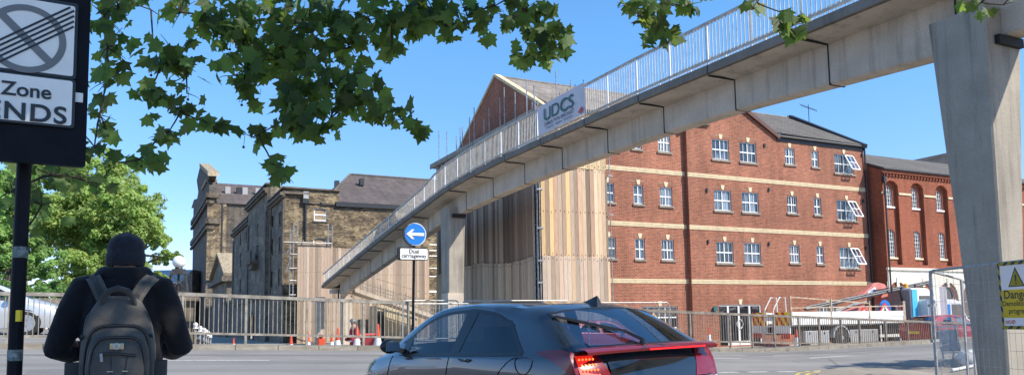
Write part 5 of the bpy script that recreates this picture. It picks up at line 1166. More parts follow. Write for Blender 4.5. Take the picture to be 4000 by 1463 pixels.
def car(name, label, loc, yaw, pm, cat='car', wheels=True, detail=False, group=None, tilt=(0, 0), rear_plate=None):
    T = Thing(name, label, cat, loc, group, city=False, rot=yaw)
    T.o.rotation_euler = (tilt[0], tilt[1], yaw)
    body = MB(); gl = {(k_, g_): MB() for k_ in ('side', 'rear', 'screen', 'back_side') for g_ in (1, -1)}
    NS = 4
    SS = [i / NS for i in range((len(NET) - 1) * NS + 1)]
    RR = sorted(set([i / 2 for i in range(17)]))
    inset = 0.07
    for sgn in (1, -1):
        Y = lambda p: (p[0], p[1] * sgn, p[2])
        for i in range(len(SS) - 1):
            for j in range(len(RR) - 1):
                s0, s1, r0, r1 = SS[i], SS[i + 1], RR[j], RR[j + 1]; sm, rm = (s0 + s1) / 2, (r0 + r1) / 2
                tgt = body
                if 4 < rm < 5:
                    if 2 < sm < 4: tgt = gl['back_side', sgn]
                    elif 5 < sm < 7: tgt = gl['side', sgn]
                elif rm > 6:
                    if 0 < sm < 1: tgt = gl['rear', 1]
                    elif 6 < sm < 8: tgt = gl['screen', 1]
                q = [car_surf(s0, r0), car_surf(s1, r0), car_surf(s1, r1), car_surf(s0, r1)]
                q = [Y(p) for p in q]
                tgt.face(q if sgn < 0 else q[::-1])
    # rear and front faces
    cols = [k / 8 for k in range(-8, 9)]
    for st, nm in ((0, 'r'), (len(NET) - 1, 'f')):
        rows = []
        for r in [0, .5, 1, 1.5, 2, 2.5, 3, 3.5, 4, 4.6, 5.2, 6]:
            p = car_surf(st, r); z6 = NET[st][8]
            bul = 0.05 if nm == 'r' else 0.05; top = max(0, (r - 3.5) / 2.5)
            rows.append([((p[0] - (bul * (1 - abs(c) ** 2.5) * (1 - top) if nm == 'r' else -bul * (1 - c * c))) + ((NET[st][8][0] - p[0]) * (1 - abs(c) ** 2) * top), p[1] * c, p[2] + (NET[st][8][2] - NET[st][6][2]) * top * (1 - c * c)) for c in cols])
        body.grid(rows if nm == 'f' else rows, None)
    bo = T.part('body', body, pm, smooth=35, weld=.002)
    for k_, n_, m_, g_ in (('side', 'door_glass', 'carglass', 1), ('side', 'door_glass', 'carglass', -1), ('back_side', 'rear_door_glass', 'dkglass', 1), ('back_side', 'rear_door_glass', 'carglass', -1), ('rear', 'rear_window', 'rearglass', 1), ('screen', 'windscreen', 'carglass', 1)):
        T.part(n_, gl[k_, g_], M[m_], smooth=60, weld=.002)
    b = MB(); b.box((.75, -.74, .3), (3.6, .74, .55)); b.box((3.2, -.74, .5), (3.5, .74, .9))
    for y_ in (-.36, .36):
        b.hexa([(2.0, y_ - .25, .5), (2.6, y_ - .25, .5), (2.6, y_ + .25, .5), (2.0, y_ + .25, .5), (1.85, y_ - .23, 1.05), (2.0, y_ - .23, 1.05), (2.0, y_ + .23, 1.05), (1.85, y_ + .23, 1.05)]); b.box((1.8, y_ - .13, 1.06), (1.92, y_ + .13, 1.24))
    b.hexa([(.95, -.66, .5), (1.5, -.66, .5), (1.5, .66, .5), (.95, .66, .5), (.75, -.62, .98), (.9, -.62, .98), (.9, .62, .98), (.75, .62, .98)]); b.box((.3, -.66, .6), (.95, .66, .93))
    T.part('interior', b, M['cabin'])
    for x in (.78, 3.37):
        for sgn in (1, -1):
            b = MB(); b.lathe([(.25, -.02), (.315, .0), (.325, .05), (.325, .15), (.315, .2)], (x, sgn * (.9 if sgn > 0 else .9) - (.2 if sgn > 0 else 0) * 1, .325), 28, axis='y') if sgn > 0 else b.lathe([(.25, .22), (.315, .2), (.325, .15), (.325, .05), (.315, 0)], (x, -.9, .325), 28, axis='y')
            wo = T.part('wheel', b, M['rubber'], smooth=30)
            r_ = MB(); yy = .895 if sgn > 0 else -.895
            r_.lathe([(.225, -.01), (.235, 0), (.215, .01)], (x, yy, .325), 28, axis='y')
            for i in range(10): a = 2 * math.pi * i / 10; r_.bar((x + .05 * math.cos(a), yy, .325 + .05 * math.sin(a)), (x + .222 * math.cos(a), yy, .325 + .222 * math.sin(a)), .03, .02)
            r_.lathe([(.06, -.012), (.06, .012)], (x, yy, .325), 12, axis='y'); T.part('rim', r_, M['alloy'], wo)
            b = MB(); b.lathe([(.36, -.004), (.36, .004)], (x, sgn * .872, .335), 32, axis='y'); T.part('wheel_arch', b, M['trim'])
    for sgn in (1, -1):
        b = MB(); rows = []
        for i in range(9):
            t = math.pi * i / 8; rows.append([(3.02 + .11 * math.sin(t) * math.cos(a) * (1 if math.cos(a) > 0 else .55), sgn * (.99 + .115 * (-math.cos(t))), 1.035 + .085 * math.sin(t) * math.sin(a) * .95) for a in [2 * math.pi * k / 12 for k in range(12)]])
        b.grid(rows, close=True); b.bar((3.05, sgn * .80, .97), (3.03, sgn * .93, 1.0), .10, .045)
        mo = T.part('door_mirror', b, M['trim'] if detail else pm, smooth=50)
        g = MB(); g.face([(2.955, sgn * .90, .985), (2.955, sgn * 1.08, .985), (2.955, sgn * 1.07, 1.085), (2.955, sgn * .91, 1.085)]); T.part('mirror_glass', g, M['chrome'], mo)
    if not detail:
        for sgn in (1, -1):
            b = MB(); P = lambda s, r, o=.012: (lambda p: (p[0] - (o if s < 1 else -o), (p[1] + o) * sgn, p[2]))(car_surf(s, r))
            b.grid([[P(s, r) for r in (2.6, 3, 3.5, 4)] for s in (0, .25, .5, .75, .95)]); T.part('tail_lamp', b, M['lampred'])
            b = MB(); b.grid([[P(s, r) for r in (2.6, 3, 3.6)] for s in (9.5, 9.8, 10.2, 10.5)]); T.part('headlamp', b, M['lampclear'])
        b = MB(); b.box((-.03, -.26, .62), (-.01, .26, .74)); T.part('number_plate', b, M['yellow'] if rear_plate is None else rear_plate)
    return T
CIV = car('hatchback_car', 'dark blue grey hatchback in the foreground with a lit red tail lamp', (1.24, 6.70, .045), rad(126.5), M['paintgrey'], detail=True, tilt=(rad(-.8), rad(-.7)))
def cs(s, r, o=.006, sg=1):
    e = 1e-3; p = V3(car_surf(s, r)); a = V3(car_surf(min(s + e, 10.99), r)) - V3(car_surf(max(s - e, 0), r)); c = V3(car_surf(s, min(r + e, 8))) - V3(car_surf(s, max(r - e, 0)))
    n = a.cross(c).normalized()
    if n.y < 0 and r < 6: n = -n
    if r >= 6 and n.z < 0: n = -n
    p = p + n * o; return V3((p.x, p.y * sg, p.z))
def find_s(x, r):
    lo, hi = 0.0, 10.9
    for _ in range(40):
        m = (lo + hi) / 2
        if car_surf(m, r)[0] < x: lo = m
        else: hi = m
    return lo
def line_on(mb_, pts, w=.006, o=.002, sg=1):
    q = [cs(s, r, o, sg) for s, r in pts]
    for a, c in zip(q[:-1], q[1:]): mb_.bar(a, c, w, .004)
for sg in (1, -1):
    b = MB()      # shut lines, waist strip and window surrounds
    for x0, x1 in ((3.26, 3.42), (2.0, 2.12)): line_on(b, [(find_s(x0 + (x1 - x0) * (1 - r / 3.7) ** 1.5, r), r) for r in [3.7 - i * .25 for i in range(13)]], sg=sg)
    line_on(b, [(find_s(x, r), r) for x, r in ((.86, 3.7), (.92, 3.3), (1.0, 2.9), (1.12, 2.4), (1.15, 2.0), (1.15, 1.2))], sg=sg)
    CIV.part('shut_lines', b, M['joint'])
    b = MB(); b.grid([[cs(s, r, .006, sg) for r in (3.82, 4.04)] for s in [2 + i * .25 for i in range(22)]]); CIV.part('waist_strip', b, M['trim'])
    b = MB(); b.grid([[cs(s, r, .004, sg) for r in [4 + k * .125 for k in range(9)]] for s in (3.96, 4.25, 4.5, 4.75, 5.04)]); CIV.part('door_pillar', b, M['trim'])
    b = MB(); b.grid([[cs(s, r, .004, sg) for r in (4.97, 5.12)] for s in [2 + i * .25 for i in range(22)]]); b.grid([[cs(s, r, .004, sg) for s in (1.93, 2.08)] for r in [4 + k * .125 for k in range(9)]]); b.grid([[cs(s, r, .004, sg) for s in (6.75, 7.1)] for r in [4 + k * .125 for k in range(9)]]); CIV.part('window_frame', b, M['trim'])
    b = MB(); x0 = 1.62; line_on(b, [(find_s(x0 + .16 * i / 6, 3.0 - .2 * math.sin(math.pi * i / 6)), 3.0 - .2 * math.sin(math.pi * i / 6)) for i in range(7)], .03, .02, sg); line_on(b, [(find_s(3.0 - .2 + .16 * i / 4, 3.0), 3.0) for i in range(5)], .035, .022, sg)
    x0 = 2.2; line_on(b, [(find_s(x0 + .2 * i / 5, 2.98), 2.98) for i in range(6)], .035, .024, sg); CIV.part('door_handle', b, M['paintgrey'])
b = MB(); line_on(b, [(find_s(.755 + .125 * math.cos(a), 3.0 + .62 * math.sin(a)), 3.0 + .62 * math.sin(a)) for a in [2 * math.pi * k / 24 for k in range(25)]], .007, .002); CIV.part('fuel_flap', b, M['joint'])
# tail lamps wrap the corners; the light bar runs across under the rear window
def rear_pt(y, z, o=.01):
    c = y / .84; r = 2 + (z - .76) / .17 if z < .93 else 3 + (z - .93) / .105
    r = max(1.0, min(4.3, r)); p = car_surf(0, r); top = max(0, (r - 3.5) / 2.5)
    return V3((p[0] - .05 * (1 - min(1, abs(c)) ** 2.5) * (1 - top) - o, y, z))
for sg in (1, -1):
    b = MB()
    rows = []
    for i in range(9):
        t = i / 8; s = 1.5 * (1 - t); r_top = 4.02 + .3 * t; r_bot = 3.95 - (1.65 * t ** .8)
        rows.append([cs(s, r_bot + (r_top - r_bot) * k / 5, .014, sg) for k in range(6)])
    rows.append([V3((rear_pt(.80 * sg, .78 + .26 * k / 5, .02))) for k in range(6)])
    rows.append([V3((rear_pt((.60 + .06 * k / 5) * sg, .80 + .25 * k / 5, .026))) for k in range(6)])
    rows.append([V3((rear_pt((.50 + .11 * k / 5) * sg, .80 + .25 * k / 5, .024))) for k in range(6)])
    b.grid(rows); lo = CIV.part('tail_lamp', b, M['lampred'], smooth=40)
    l = MB()
    for i in range(4):
        for j in range(5):
            p = rear_pt((.80 - j * .034 - i * .004) * sg, 1.0 - i * .042, .032); l.ball(p, .009, 6)
    if sg > 0: CIV.part('leds', l, M['led'], lo); q = MB(); q.face([rear_pt(y, z, .0285) for y, z in ((.83, .855), (.64, .855), (.655, 1.03), (.83, 1.03))]); CIV.part('lit_lens', q, emit('glowing red lens', (.8, .02, .008), .35), lo)
    c = MB(); c.grid([[rear_pt((.83 - .1 * k) * sg, .70 + .085 * j, .016) for k in range(3)] for j in range(2)]); c.grid([[cs(.02 + .12 * k, 1.9 + .35 * j, .013, sg) for k in range(2)] for j in range(2)]); CIV.part('reverse_lamp', c, M['lampclear'], lo)
b = MB(); n = 21; rows = []
for i in range(n):
    y = -.80 + 1.6 * i / (n - 1); c = 1 - (y / .84) ** 2; zt = 1.075 + .012 * c
    rows.append([V3((.15, y, zt + .010)), V3((.03, y, zt + .002)), V3((-.005, y, zt - .018)), V3((.005, y, zt - .040)), V3((.06, y, zt - .05))])
b.grid(rows); CIV.part('light_bar', b, M['lampred'], smooth=50)
b = MB(); b.grid([[V3((-.012, y, 1.050)), V3((-.014, y, 1.063))] for y in [-.62 + i * .09 for i in range(9)]]); CIV.part('brake_strip', b, M['ledbar'])
b = MB(); b.grid([[rear_pt(y * (1 if abs(y) < .5 else 1), z, .02) for y in [-.70 + 1.22 * k / 10 for k in range(11)]] for z in (.80, .86, .92, .985)]); CIV.part('lower_rear_glass', b, glass_dark('black tailgate glass', (.01, .012, .014)), smooth=40)
b = MB(); b.bar(rear_pt(-.72, .80, .022), rear_pt(.54, .80, .022), .012); CIV.part('tailgate_seam', b, M['joint'])
b = MB(); 
def fin(x, y, z): return (x, y, z)
prof = [(.985, 1.475, .033), (.93, 1.48, .036), (.86, 1.487, .034), (.78, 1.492, .020)]
b.grid([[(.70, .034, 1.41), (.78, .036, 1.425), (.86, .030, 1.44), (.93, .014, 1.455), (.98, 0, 1.462)], [(.72, .018, 1.49), (.765, .018, 1.505), (.82, .014, 1.49), (.89, .008, 1.475), (.98, 0, 1.463)], [(.735, 0, 1.53), (.765, 0, 1.522), (.82, 0, 1.503), (.90, 0, 1.48), (.98, 0, 1.464)], [(.72, -.018, 1.49), (.765, -.018, 1.505), (.82, -.014, 1.49), (.89, -.008, 1.475), (.98, 0, 1.463)], [(.70, -.034, 1.41), (.78, -.036, 1.425), (.86, -.030, 1.44), (.93, -.014, 1.455), (.98, 0, 1.462)]])
b.face([(.70, .034, 1.41), (.72, .018, 1.49), (.735, 0, 1.53), (.72, -.018, 1.49), (.70, -.034, 1.41)]); CIV.part('shark_fin_aerial', b, M['trim'], smooth=50)
b = MB()
RW = lambda y, t, o=.02: (lambda p, q: V3(p).lerp(V3(q), t) + V3((-.6, 0, .8)) * o)((.12 + .05 * (abs(y) / .66) ** 2, y, 1.09 - .015 * (abs(y) / .66) ** 2), (.67 + .05 * (abs(y) / .61) ** 2, y, 1.42 - .045 * (abs(y) / .61) ** 2))
b.bar(RW(.03, .04, .03), RW(.16, .26, .05), .032, .028); b.bar(RW(.16, .26, .05), RW(.62, .84, .03), .022, .02); b.bar(RW(.20, .30, .028), RW(.64, .88, .022), .03, .012); b.lathe([(.035, 0), (.03, .03)], RW(.03, .02, .0), 12); CIV.part('rear_wiper', b, M['trim'])
b = MB()      # black band round the rear window, proud of the glass
for y0, y1, t0, t1 in ((-.63, -.60, 0, 1), (.60, .63, 0, 1)): b.grid([[RW(y0 + .0, t, .004), RW(y1, t, .004)] for t in fr(0, 1, .25)])
for t0, t1 in ((0, .05), (.95, 1)): b.grid([[RW(y, t0, .0045), RW(y, t1, .0045)] for y in fr(-.6, .6, .1)])
b.grid([[RW(y, .90, .0046), RW(y, .96, .0046)] for y in (-.05, 0, .05)]); CIV.part('window_band', b, M['trim'])

# cars behind the railings
cu2 = on_v(2472, 1318, 24.0)[0]
def city_car(label, u_tail, v_c, toward, pm, plate=None):
    """toward=+1: nose points along +A; tail at u_tail"""
    p = w_(u_tail, v_c, YARD); return car('hatchback_car', label, p.to_tuple(), ROT + (0 if toward > 0 else math.pi), pm, rear_plate=plate)
city_car('bright red hatchback behind the fence panels, seen through the dark car rear window', cu2 * 1.09 + .9 - 4.2, 27.2, 1, M['paintred'])
ur = on_v(3640, 1300, 23.4)[0]
city_car('dark red hatchback with a yellow rear plate parked in front of the flatbed lorry cab', ur - .1, 24.2, 1, paint('dark red car paint', (0.38, 0.010, 0.018), .1, .35), M['yellow'])
pu_, pv_ = on_v(225, 1240, 25.0)[0], 25.0
zc = road_z(pu_ - 2, 25)
pp = w_(pu_, pv_ + .9, zc); car('saloon_car', 'silver white car on the bridge behind the left hand railing', w_(pu_ - 4.1, 25.6, zc + .02).to_tuple(), ROT, M['paintsilver'])

# flatbed crane lorry
TU, TVn, TVf, TZ = 27.0, 26.0, 28.45, YARD
LR = Thing('flatbed_lorry', 'white flatbed lorry with a folded red crane and chevron tail by the brick building', 'lorry', (32, 27.2, TZ))
b = MB(); zb0, zb1 = .98, 1.60
sides = [(27.0, 29.55), (29.60, 32.15), (32.2, 34.75)]
for a, c in sides:
    b.box((a, TVn, 1.0), (c, TVn + .06, 1.32)); b.box((a, TVn - .012, 1.32), (c, TVn + .06, 1.58)); b.box((a, TVn - .02, 1.56), (c, TVn + .07, 1.60))
b.box((27.0, TVf - .06, 1.0), (34.75, TVf, 1.58)); LR.part('dropsides', b, M['white'], bevel=.008)
b = MB(); b.box((27.0, TVn + .07, .93), (34.7, TVf - .07, 1.06)); LR.part('bed', b, M['conc2'])
b = MB(); b.box((27.1, 26.75, .55), (37, 27.0, .92)); b.box((27.1, 27.5, .55), (37, 27.75, .92)); b.box((33.3, 26.2, .45), (34.6, 28.2, .9)); LR.part('chassis', b, M['lead'])
b = MB(); 
for u in (27.02, 29.57, 32.17): b.box((u - .04, TVn - .03, .98), (u + .04, TVn + .05, 1.75))
b.box((34.62, TVn - .02, 1.0), (34.78, TVn + .05, 2.08))
b.bar((27.0, TVn, 1.78), (34.7, TVn, 1.84), .05); b.bar((27.0, TVn + .02, 2.28), (32.2, TVn + .02, 1.98), .05); b.bar((29.6, TVn, 1.6), (29.6, TVn, 2.22), .06); b.bar((27.0, TVn, 1.6), (27.0, TVn, 2.35), .06); b.bar((32.2, TVn, 1.6), (32.2, TVn, 2.1), .06); LR.part('stanchions', b, plain('rusty cream steel', (.50, .38, .26), .7, var=.3))
for a, c in ((27.85, 29.45), (30.85, 32.75)):
    b = MB(); b.box((a, TVn + .05, .12), (c, TVn + .55, .72)); lo = LR.part('locker', b, M['galv'], bevel=.02)
    b = MB(); 
    for t in (.2, .8): b.box((a + (c - a) * t - .03, TVn + .03, .55), (a + (c - a) * t + .03, TVn + .05, .66))
    LR.part('latch', b, M['black'], lo)
b = MB(); b.box((32.85, TVn + .02, .32), (34.6, TVn + .06, .46)); b.box((32.85, TVn + .02, 0), (34.6, TVn + .06, .12)); b.box((33, TVn + .07, 0), (33.06, TVn + .12, .9)); b.box((34.4, TVn + .07, 0), (34.46, TVn + .12, .9)); LR.part('side_guard', b, M['white'])
for u in (30.2, 36.2):
    for vv in (TVn + .02, TVf - .3):
        b = MB(); b.lathe([(.32, -.01), (.46, .0), (.49, .05), (.49, .25), (.46, .29)], (u, vv, TZ + .49), 32, axis='y'); wo = LR.part('wheel', b, M['rubber'], smooth=30); b = MB(); b.lathe([(.32, .03), (.29, -.0), (.2, .06), (.1, .06), (.1, -.03)], (u, vv - .012, TZ + .49), 24, axis='y')
        for i in range(8): a = i * math.pi / 4; b.ball((u + .15 * math.cos(a), vv + .03, TZ + .49 + .15 * math.sin(a)), .022, 6)
        LR.part('rim', b, M['galv'], wo)
    b = MB(); b.grid([[(u + .58 * math.cos(a), TVn + y_, TZ + .49 + .58 * math.sin(a)) for y_ in (.0, .35)] for a in [math.pi * (k / 10) for k in range(11)]]); b.grid([[(u + .50 * math.cos(a), TVn + .0, TZ + .49 + .52 * math.sin(a)), (u + .58 * math.cos(a), TVn + .0, TZ + .49 + .58 * math.sin(a))] for a in [math.pi * (k / 10) for k in range(11)]]); LR.part('mudguard', b, M['galv'], smooth=40)
# tail with chevrons, steps and lamps
chev = MB(); red_ = MB()
for (a, c) in ((TVn + .05, TVn + .95), (TVf - 1.0, TVf - .05)):
    b = MB(); b.box((26.93, a, .62), (26.99, c, 1.60)); LR.part('tail_panel', b, M['white'])
    chev.box((26.925, a, .98), (26.93, c, 1.60))
    for i in range(3):
        q = a - .1 + i * .38; pts_ = [(26.92, min(c, max(a, q + x)), y_) for x, y_ in ((0, .98), (.19, .98), (.19 + .42, 1.6), (.42, 1.6))]; red_.face(pts_)
LR.part('chevrons', chev, M['yellow']); LR.part('chevrons', red_, M['signr'])
for (a, c) in ((TVn + .05, TVn + .55), (TVf - .55, TVf - .05)): b = MB(); b.box((26.9, a, .38), (27.0, c, .62)); LR.part('tail_lamp', b, M['red'])
b = MB(); b.box((26.85, TVn + .05, -.0), (26.95, TVf - .05, .14)); LR.part('bumper', b, plain('weathered red white bumper', (.35, .2, .16), .7, var=.4))
b = MB()
for yv in (27.0, 27.55):
    b.tube([(26.86, yv, .1), (26.86, yv, 1.35), (26.95, yv, 1.75), (27.35, yv, 2.3), (27.7, yv, 2.3), (27.75, yv, 1.3)], .028, 8)
for z in (.3, .62, .94, 1.26): b.bar((26.86, 27.0, z), (26.86, 27.55, z), .05)
b.box((26.8, 27.02, 1.2), (26.86, 27.5, 1.5)); LR.part('access_steps', b, M['white'])
# crane, boom and cargo
def lp(x, yy, v): u_, z_ = on_v(3250 + x * .3185, 1080 + yy * .3185, v); return V3((u_, v, z_))
M['crane'] = plain('faded red crane paint', (.62, .20, .16), .5, var=.18, scale=2)
cv0 = 27.1
b = MB(); b.prism([lp(320, 270, cv0), lp(440, 255, cv0), lp(625, 225, cv0), lp(690, 150, cv0), lp(650, 90, cv0), lp(575, 68, cv0), lp(520, 80, cv0)], (0, .35, 0)); LR.part('crane_arm', b, M['crane'], bevel=.03)
b = MB(); b.prism([lp(85, 450, cv0 - .1), lp(290, 455, cv0 - .1), lp(410, 380, cv0 - .1), lp(410, 335, cv0 - .1), lp(330, 335, cv0 - .1)], (0, .3, 0)); LR.part('crane_arm', b, M['crane'], bevel=.02)
b = MB(); b.prism([lp(605, 330, cv0 + .05), lp(685, 330, cv0 + .05), lp(685, 200, cv0 + .05), lp(605, 200, cv0 + .05)], (0, .4, 0)); b.box((33.0, 27.0, .9), (33.6, 27.7, 1.9)); LR.part('crane_column', b, M['crane'])
b = MB(); 
for q0, q1, w in (((545, 190), (610, 160), .12), ((600, 200), (680, 140), .16), ((520, 170), (690, 150), .07), ((405, 350), (440, 340), .2)): b.bar(lp(*q0, cv0 - .08), lp(*q1, cv0 - .08), w * .8, .1)
LR.part('hydraulics', b, M['iron'])
b = MB(); o_ = lp(455, 225, cv0 - .004); r2 = (lp(520, 170, cv0) - lp(455, 215, cv0)); r2 = V3((r2.x, 0, r2.z)).normalized(); u2v = V3((-r2.z, 0, r2.x)); 
bb_ = MB(); bb_.face([o_ + r2 * a + u2v * h for a, h in ((.0, -.03), (.62, -.03), (.62, .2), (.0, .2))]); LR.part('crane_badge', bb_, M['signw']); text_mb(b, '1520', o_ + r2 * .31 + u2v * .02 + V3((0, -.003, 0)), r2, u2v, .2, .02); LR.part('lettering', b, M['signb'])
b = MB(); b.lathe([(.1, 0), (.1, -.005)], lp(445, 218, cv0 - .006), 12, axis='y'); LR.part('crane_emblem', b, M['signw'])
b = MB()
b.bar(lp(20, 445, 26.6), lp(300, 310, 26.6), .1, .06); b.bar(lp(40, 400, 26.7), lp(420, 300, 26.7), .07, .07); LR.part('ladder_rails', b, M['galv'])
PT = Thing('steel_poles', 'bundle of long dark steel poles resting on the lorry cargo racks', 'poles', (31, 26.8, 1.7))
pa_, pb_ = lp(-320, 400, 26.7), lp(1190, 78, 26.7)
for i, (dy, dz) in enumerate(((0, 0), (.09, .02), (.04, .09))): b = MB(); b.tube([pa_ + V3((0, dy, dz)), pb_ + V3((0, dy, dz))], .062, 10); PT.part('pole', b, plain('dark steel pole', (.10, .10, .105), .5, .4, var=.3) if i == 0 else bpy.data.materials['dark steel pole'])
b = MB(); 
for q0, q1 in (((1000, 180), (870, 370)), ((900, 400), (1040, 520)), ((840, 180), (860, 300)), ((1020, 90), (1020, 160)), ((730, 120), (735, 200))): b.bar(lp(*q0, 26.5), lp(*q1, 26.5), .09, .07)
LR.part('pole_rack', b, M['lead'])
for (x, yy, w, nm) in ((655, 410, 100, 'red triangle sign with a digging figure propped on the lorry bed'), (395, 430, 62, 'red bordered triangle sign partly hidden behind the lorry dropside')):
    c = lp(x, yy, 26.35); T = Thing('road_works_sign', nm, 'road sign', (c.x, c.y, 1.06)); s = .62 if w == 100 else .45; zb_ = 1.35; zt = c.z + (.42 if w == 100 else .3)
    tri = lambda k, d: [(c.x - s * k, c.y + d, zb_ + (1 - k) * .28), (c.x + s * k, c.y + d, zb_ + (1 - k) * .28), (c.x, c.y + d, zt - (1 - k) * .55)]
    b = MB(); b.prism(tri(1, .02), (0, .02, 0)); T.part('border', b, M['signr']); b = MB(); b.face(tri(.72, .015)); T.part('face', b, M['signw'])
    b = MB(); h = (zt - zb_)
    for (a0, h0, a1, h1, wd) in ((-.02, .52, .06, .34, .12), (.05, .36, -.08, .16, .07), (.06, .36, .16, .15, .07), (-.02, .5, -.17, .36, .045), (-.12, .42, -.2, .22, .03)): b.bar((c.x + a0 * s, c.y + .012, zb_ + h0 * h), (c.x + a1 * s, c.y + .012, zb_ + h1 * h), wd * s * 1.3, .004, (1, 0, 1))
    b.lathe([(.055 * s * 1.2, 0), (.055 * s * 1.2, -.003)], (c.x - .03 * s, c.y + .012, zb_ + .6 * h), 12, axis='y'); b.prism([(c.x - .42 * s, c.y + .011, zb_ + .14 * h), (c.x - .15 * s, c.y + .011, zb_ + .14 * h), (c.x - .28 * s, c.y + .011, zb_ + .26 * h)], (0, .002, 0)); T.part('symbol', b, M['signk'])
c = lp(655, 400, 26.5); T = Thing('round_sign', 'round blue sign back behind the road works triangle on the lorry', 'road sign', (c.x, c.y, 1.06)); b = MB(); b.lathe([(.42, 0), (.42, .03)], (c.x, c.y, c.z + .06), 28, axis='y'); T.part('plate', b, M['signb'])
for i, (x, col) in enumerate(((775, (.10, .10, .13)), (810, (.18, .03, .04)), (845, (.09, .09, .11)))):
    c = lp(x, 425, 26.6); T = Thing('equipment_bag', ['dark equipment bag left of the dark red one on the lorry bed', 'dark red equipment bag on the lorry bed', 'dark equipment bag right of the dark red one on the lorry bed'][i], 'bag', (c.x, c.y, 1.06)); b = MB(); b.box((c.x - .12, c.y - .12, 1.06), (c.x + .12, c.y + .15, c.z + .28)); T.part('bag', b, plain('bag fabric %s' % ['grey', 'red', 'slate'][i], col, .8), bevel=.06)
# cab
b = MB(); cu0 = 35.45
b.prism([(cu0, TVn + .1, .7), (cu0 + 2.1, TVn + .1, .7), (cu0 + 2.1, TVn + .1, 1.5), (cu0 + 1.75, TVn + .1, 2.45), (cu0 + 1.3, TVn + .1, 2.75), (cu0, TVn + .1, 2.75)], (0, 2.2, 0)); LR.part('cab', b, M['white'], bevel=.08)
b = MB(); b.box((cu0 - .03, TVn + .2, 1.0), (cu0 - .012, TVn + 2.2, 2.65)); LR.part('cab_back', b, plain('grey cab back panel', (.33, .32, .31), .6, var=.12))
b = MB(); b.box((cu0 + .02, TVn + .075, .8), (cu0 + .42, TVn + .095, 2.68)); LR.part('livery_stripe', b, plain('sky blue livery', (.08, .48, .72), .4, var=.05))
b = MB(); b.box((cu0 + .6, TVn + .06, 1.6), (cu0 + 1.55, TVn + .09, 2.35)); LR.part('door_window', b, M['paned'])
b = MB(); b.box((cu0 + .7, TVn + .04, 1.55), (cu0 + 1.5, TVn + .058, 1.95)); LR.part('livery_panel', b, M['red'])
b = MB(); b.lathe([(.12, 2.78), (.1, 2.95), (.03, 3.0)], (cu0 + .15, TVn + .5, 0), 12); LR.part('beacon', b, plain('amber beacon', (.8, .35, .02), .3))
VN = Thing('panel_van', 'white van with yellow and blue flashes parked beyond the fence near the pier', 'van', (41.5, 26.5, YARD))
vx = on_v(3735, 1200, 25.6)[0]
b = MB(); b.prism([(vx - 2.2, 25.6, .35), (vx + 1.6, 25.6, .35), (vx + 1.6, 25.6, .95), (vx + .95, 25.6, 1.15), (vx + .45, 25.6, 1.95), (vx + .1, 25.6, 2.15), (vx - 2.2, 25.6, 2.15)], (0, 1.9, 0)); VN.part('body', b, M['white'], bevel=.08)
b = MB(); b.prism([(vx - .35, 25.585, 1.2), (vx + .75, 25.585, 1.2), (vx + .38, 25.585, 1.9), (vx - .35, 25.585, 1.9)], (0, .01, 0)); VN.part('door_window', b, M['paned'])
b = MB(); b.box((vx - .75, 25.58, .8), (vx - .5, 25.6, 1.9)); VN.part('livery', b, M['signb']); b = MB(); b.box((vx - .5, 25.58, .8), (vx - .38, 25.6, 1.4)); VN.part('livery', b, M['yellow'])
for u in (vx - 1.5, vx + .9): b = MB(); b.lathe([(.2, 0), (.32, .01), (.33, .18)], (u, 25.58, YARD + .33), 20, axis='y'); VN.part('wheel', b, M['rubber'])
s0 = on_v(3668, 1118, 25.2); s1 = on_v(3705, 1262, 25.2); TB = Thing('sheet_banner', 'white ribbed sheet standing upright beyond the fence in front of the arched shopfronts', 'sheet', (s0[0], 25.2, YARD))
b = MB(); b.grid([[(s0[0] + (s1[0] - s0[0]) * k / 8, 25.2 + .03 * (k % 2), z) for k in range(9)] for z in (YARD, s0[1])]); TB.part('sheet', b, M['pvc'])

# ------------------------------------------------------------------ people
def skin_body(name, verts, edges, radii, mats, parent, sub=2):
    me = bpy.data.meshes.new(name); me.from_pydata(verts, edges, []); ob = bpy.data.objects.new(name, me); COL.objects.link(ob); ob.parent = parent
    sk = ob.modifiers.new('skin', 'SKIN'); sk.use_smooth_shade = True
    sv = me.skin_vertices[0].data if me.skin_vertices else None
    if sv is None:
        bm = bmesh.new(); bm.from_mesh(me); bm.verts.layers.skin.verify(); bm.to_mesh(me); bm.free(); sv = me.skin_vertices[0].data
    for i, r in enumerate(radii): sv[i].radius = r if isinstance(r, tuple) else (r, r)
    sv[0].use_root = True
    ss = ob.modifiers.new('sub', 'SUBSURF'); ss.levels = sub; ss.render_levels = sub
    dg = bpy.context.evaluated_depsgraph_get(); m2 = bpy.data.meshes.new_from_object(ob.evaluated_get(dg)); ob.modifiers.clear(); ob.data = m2
    m2.materials.clear()
    for m in (mats if isinstance(mats, (list, tuple)) else [mats]): m2.materials.append(m)
    for p in m2.polygons: p.use_smooth = True
    return ob
def remesh(ob, vox, it=6):
    r = ob.modifiers.new('r', 'REMESH'); r.mode = 'VOXEL'; r.voxel_size = vox; r.use_smooth_shade = True
    s = ob.modifiers.new('s', 'SMOOTH'); s.iterations = it; s.factor = .5
    dg = bpy.context.evaluated_depsgraph_get(); m = bpy.data.meshes.new_from_object(ob.evaluated_get(dg)); ms = list(ob.data.materials); ob.modifiers.clear(); ob.data = m
    m.materials.clear()
    for x in ms: m.materials.append(x)
    for p in m.polygons: p.use_smooth = True
M['skin'] = plain('skin', (.42, .24, .17), .5, var=.08)
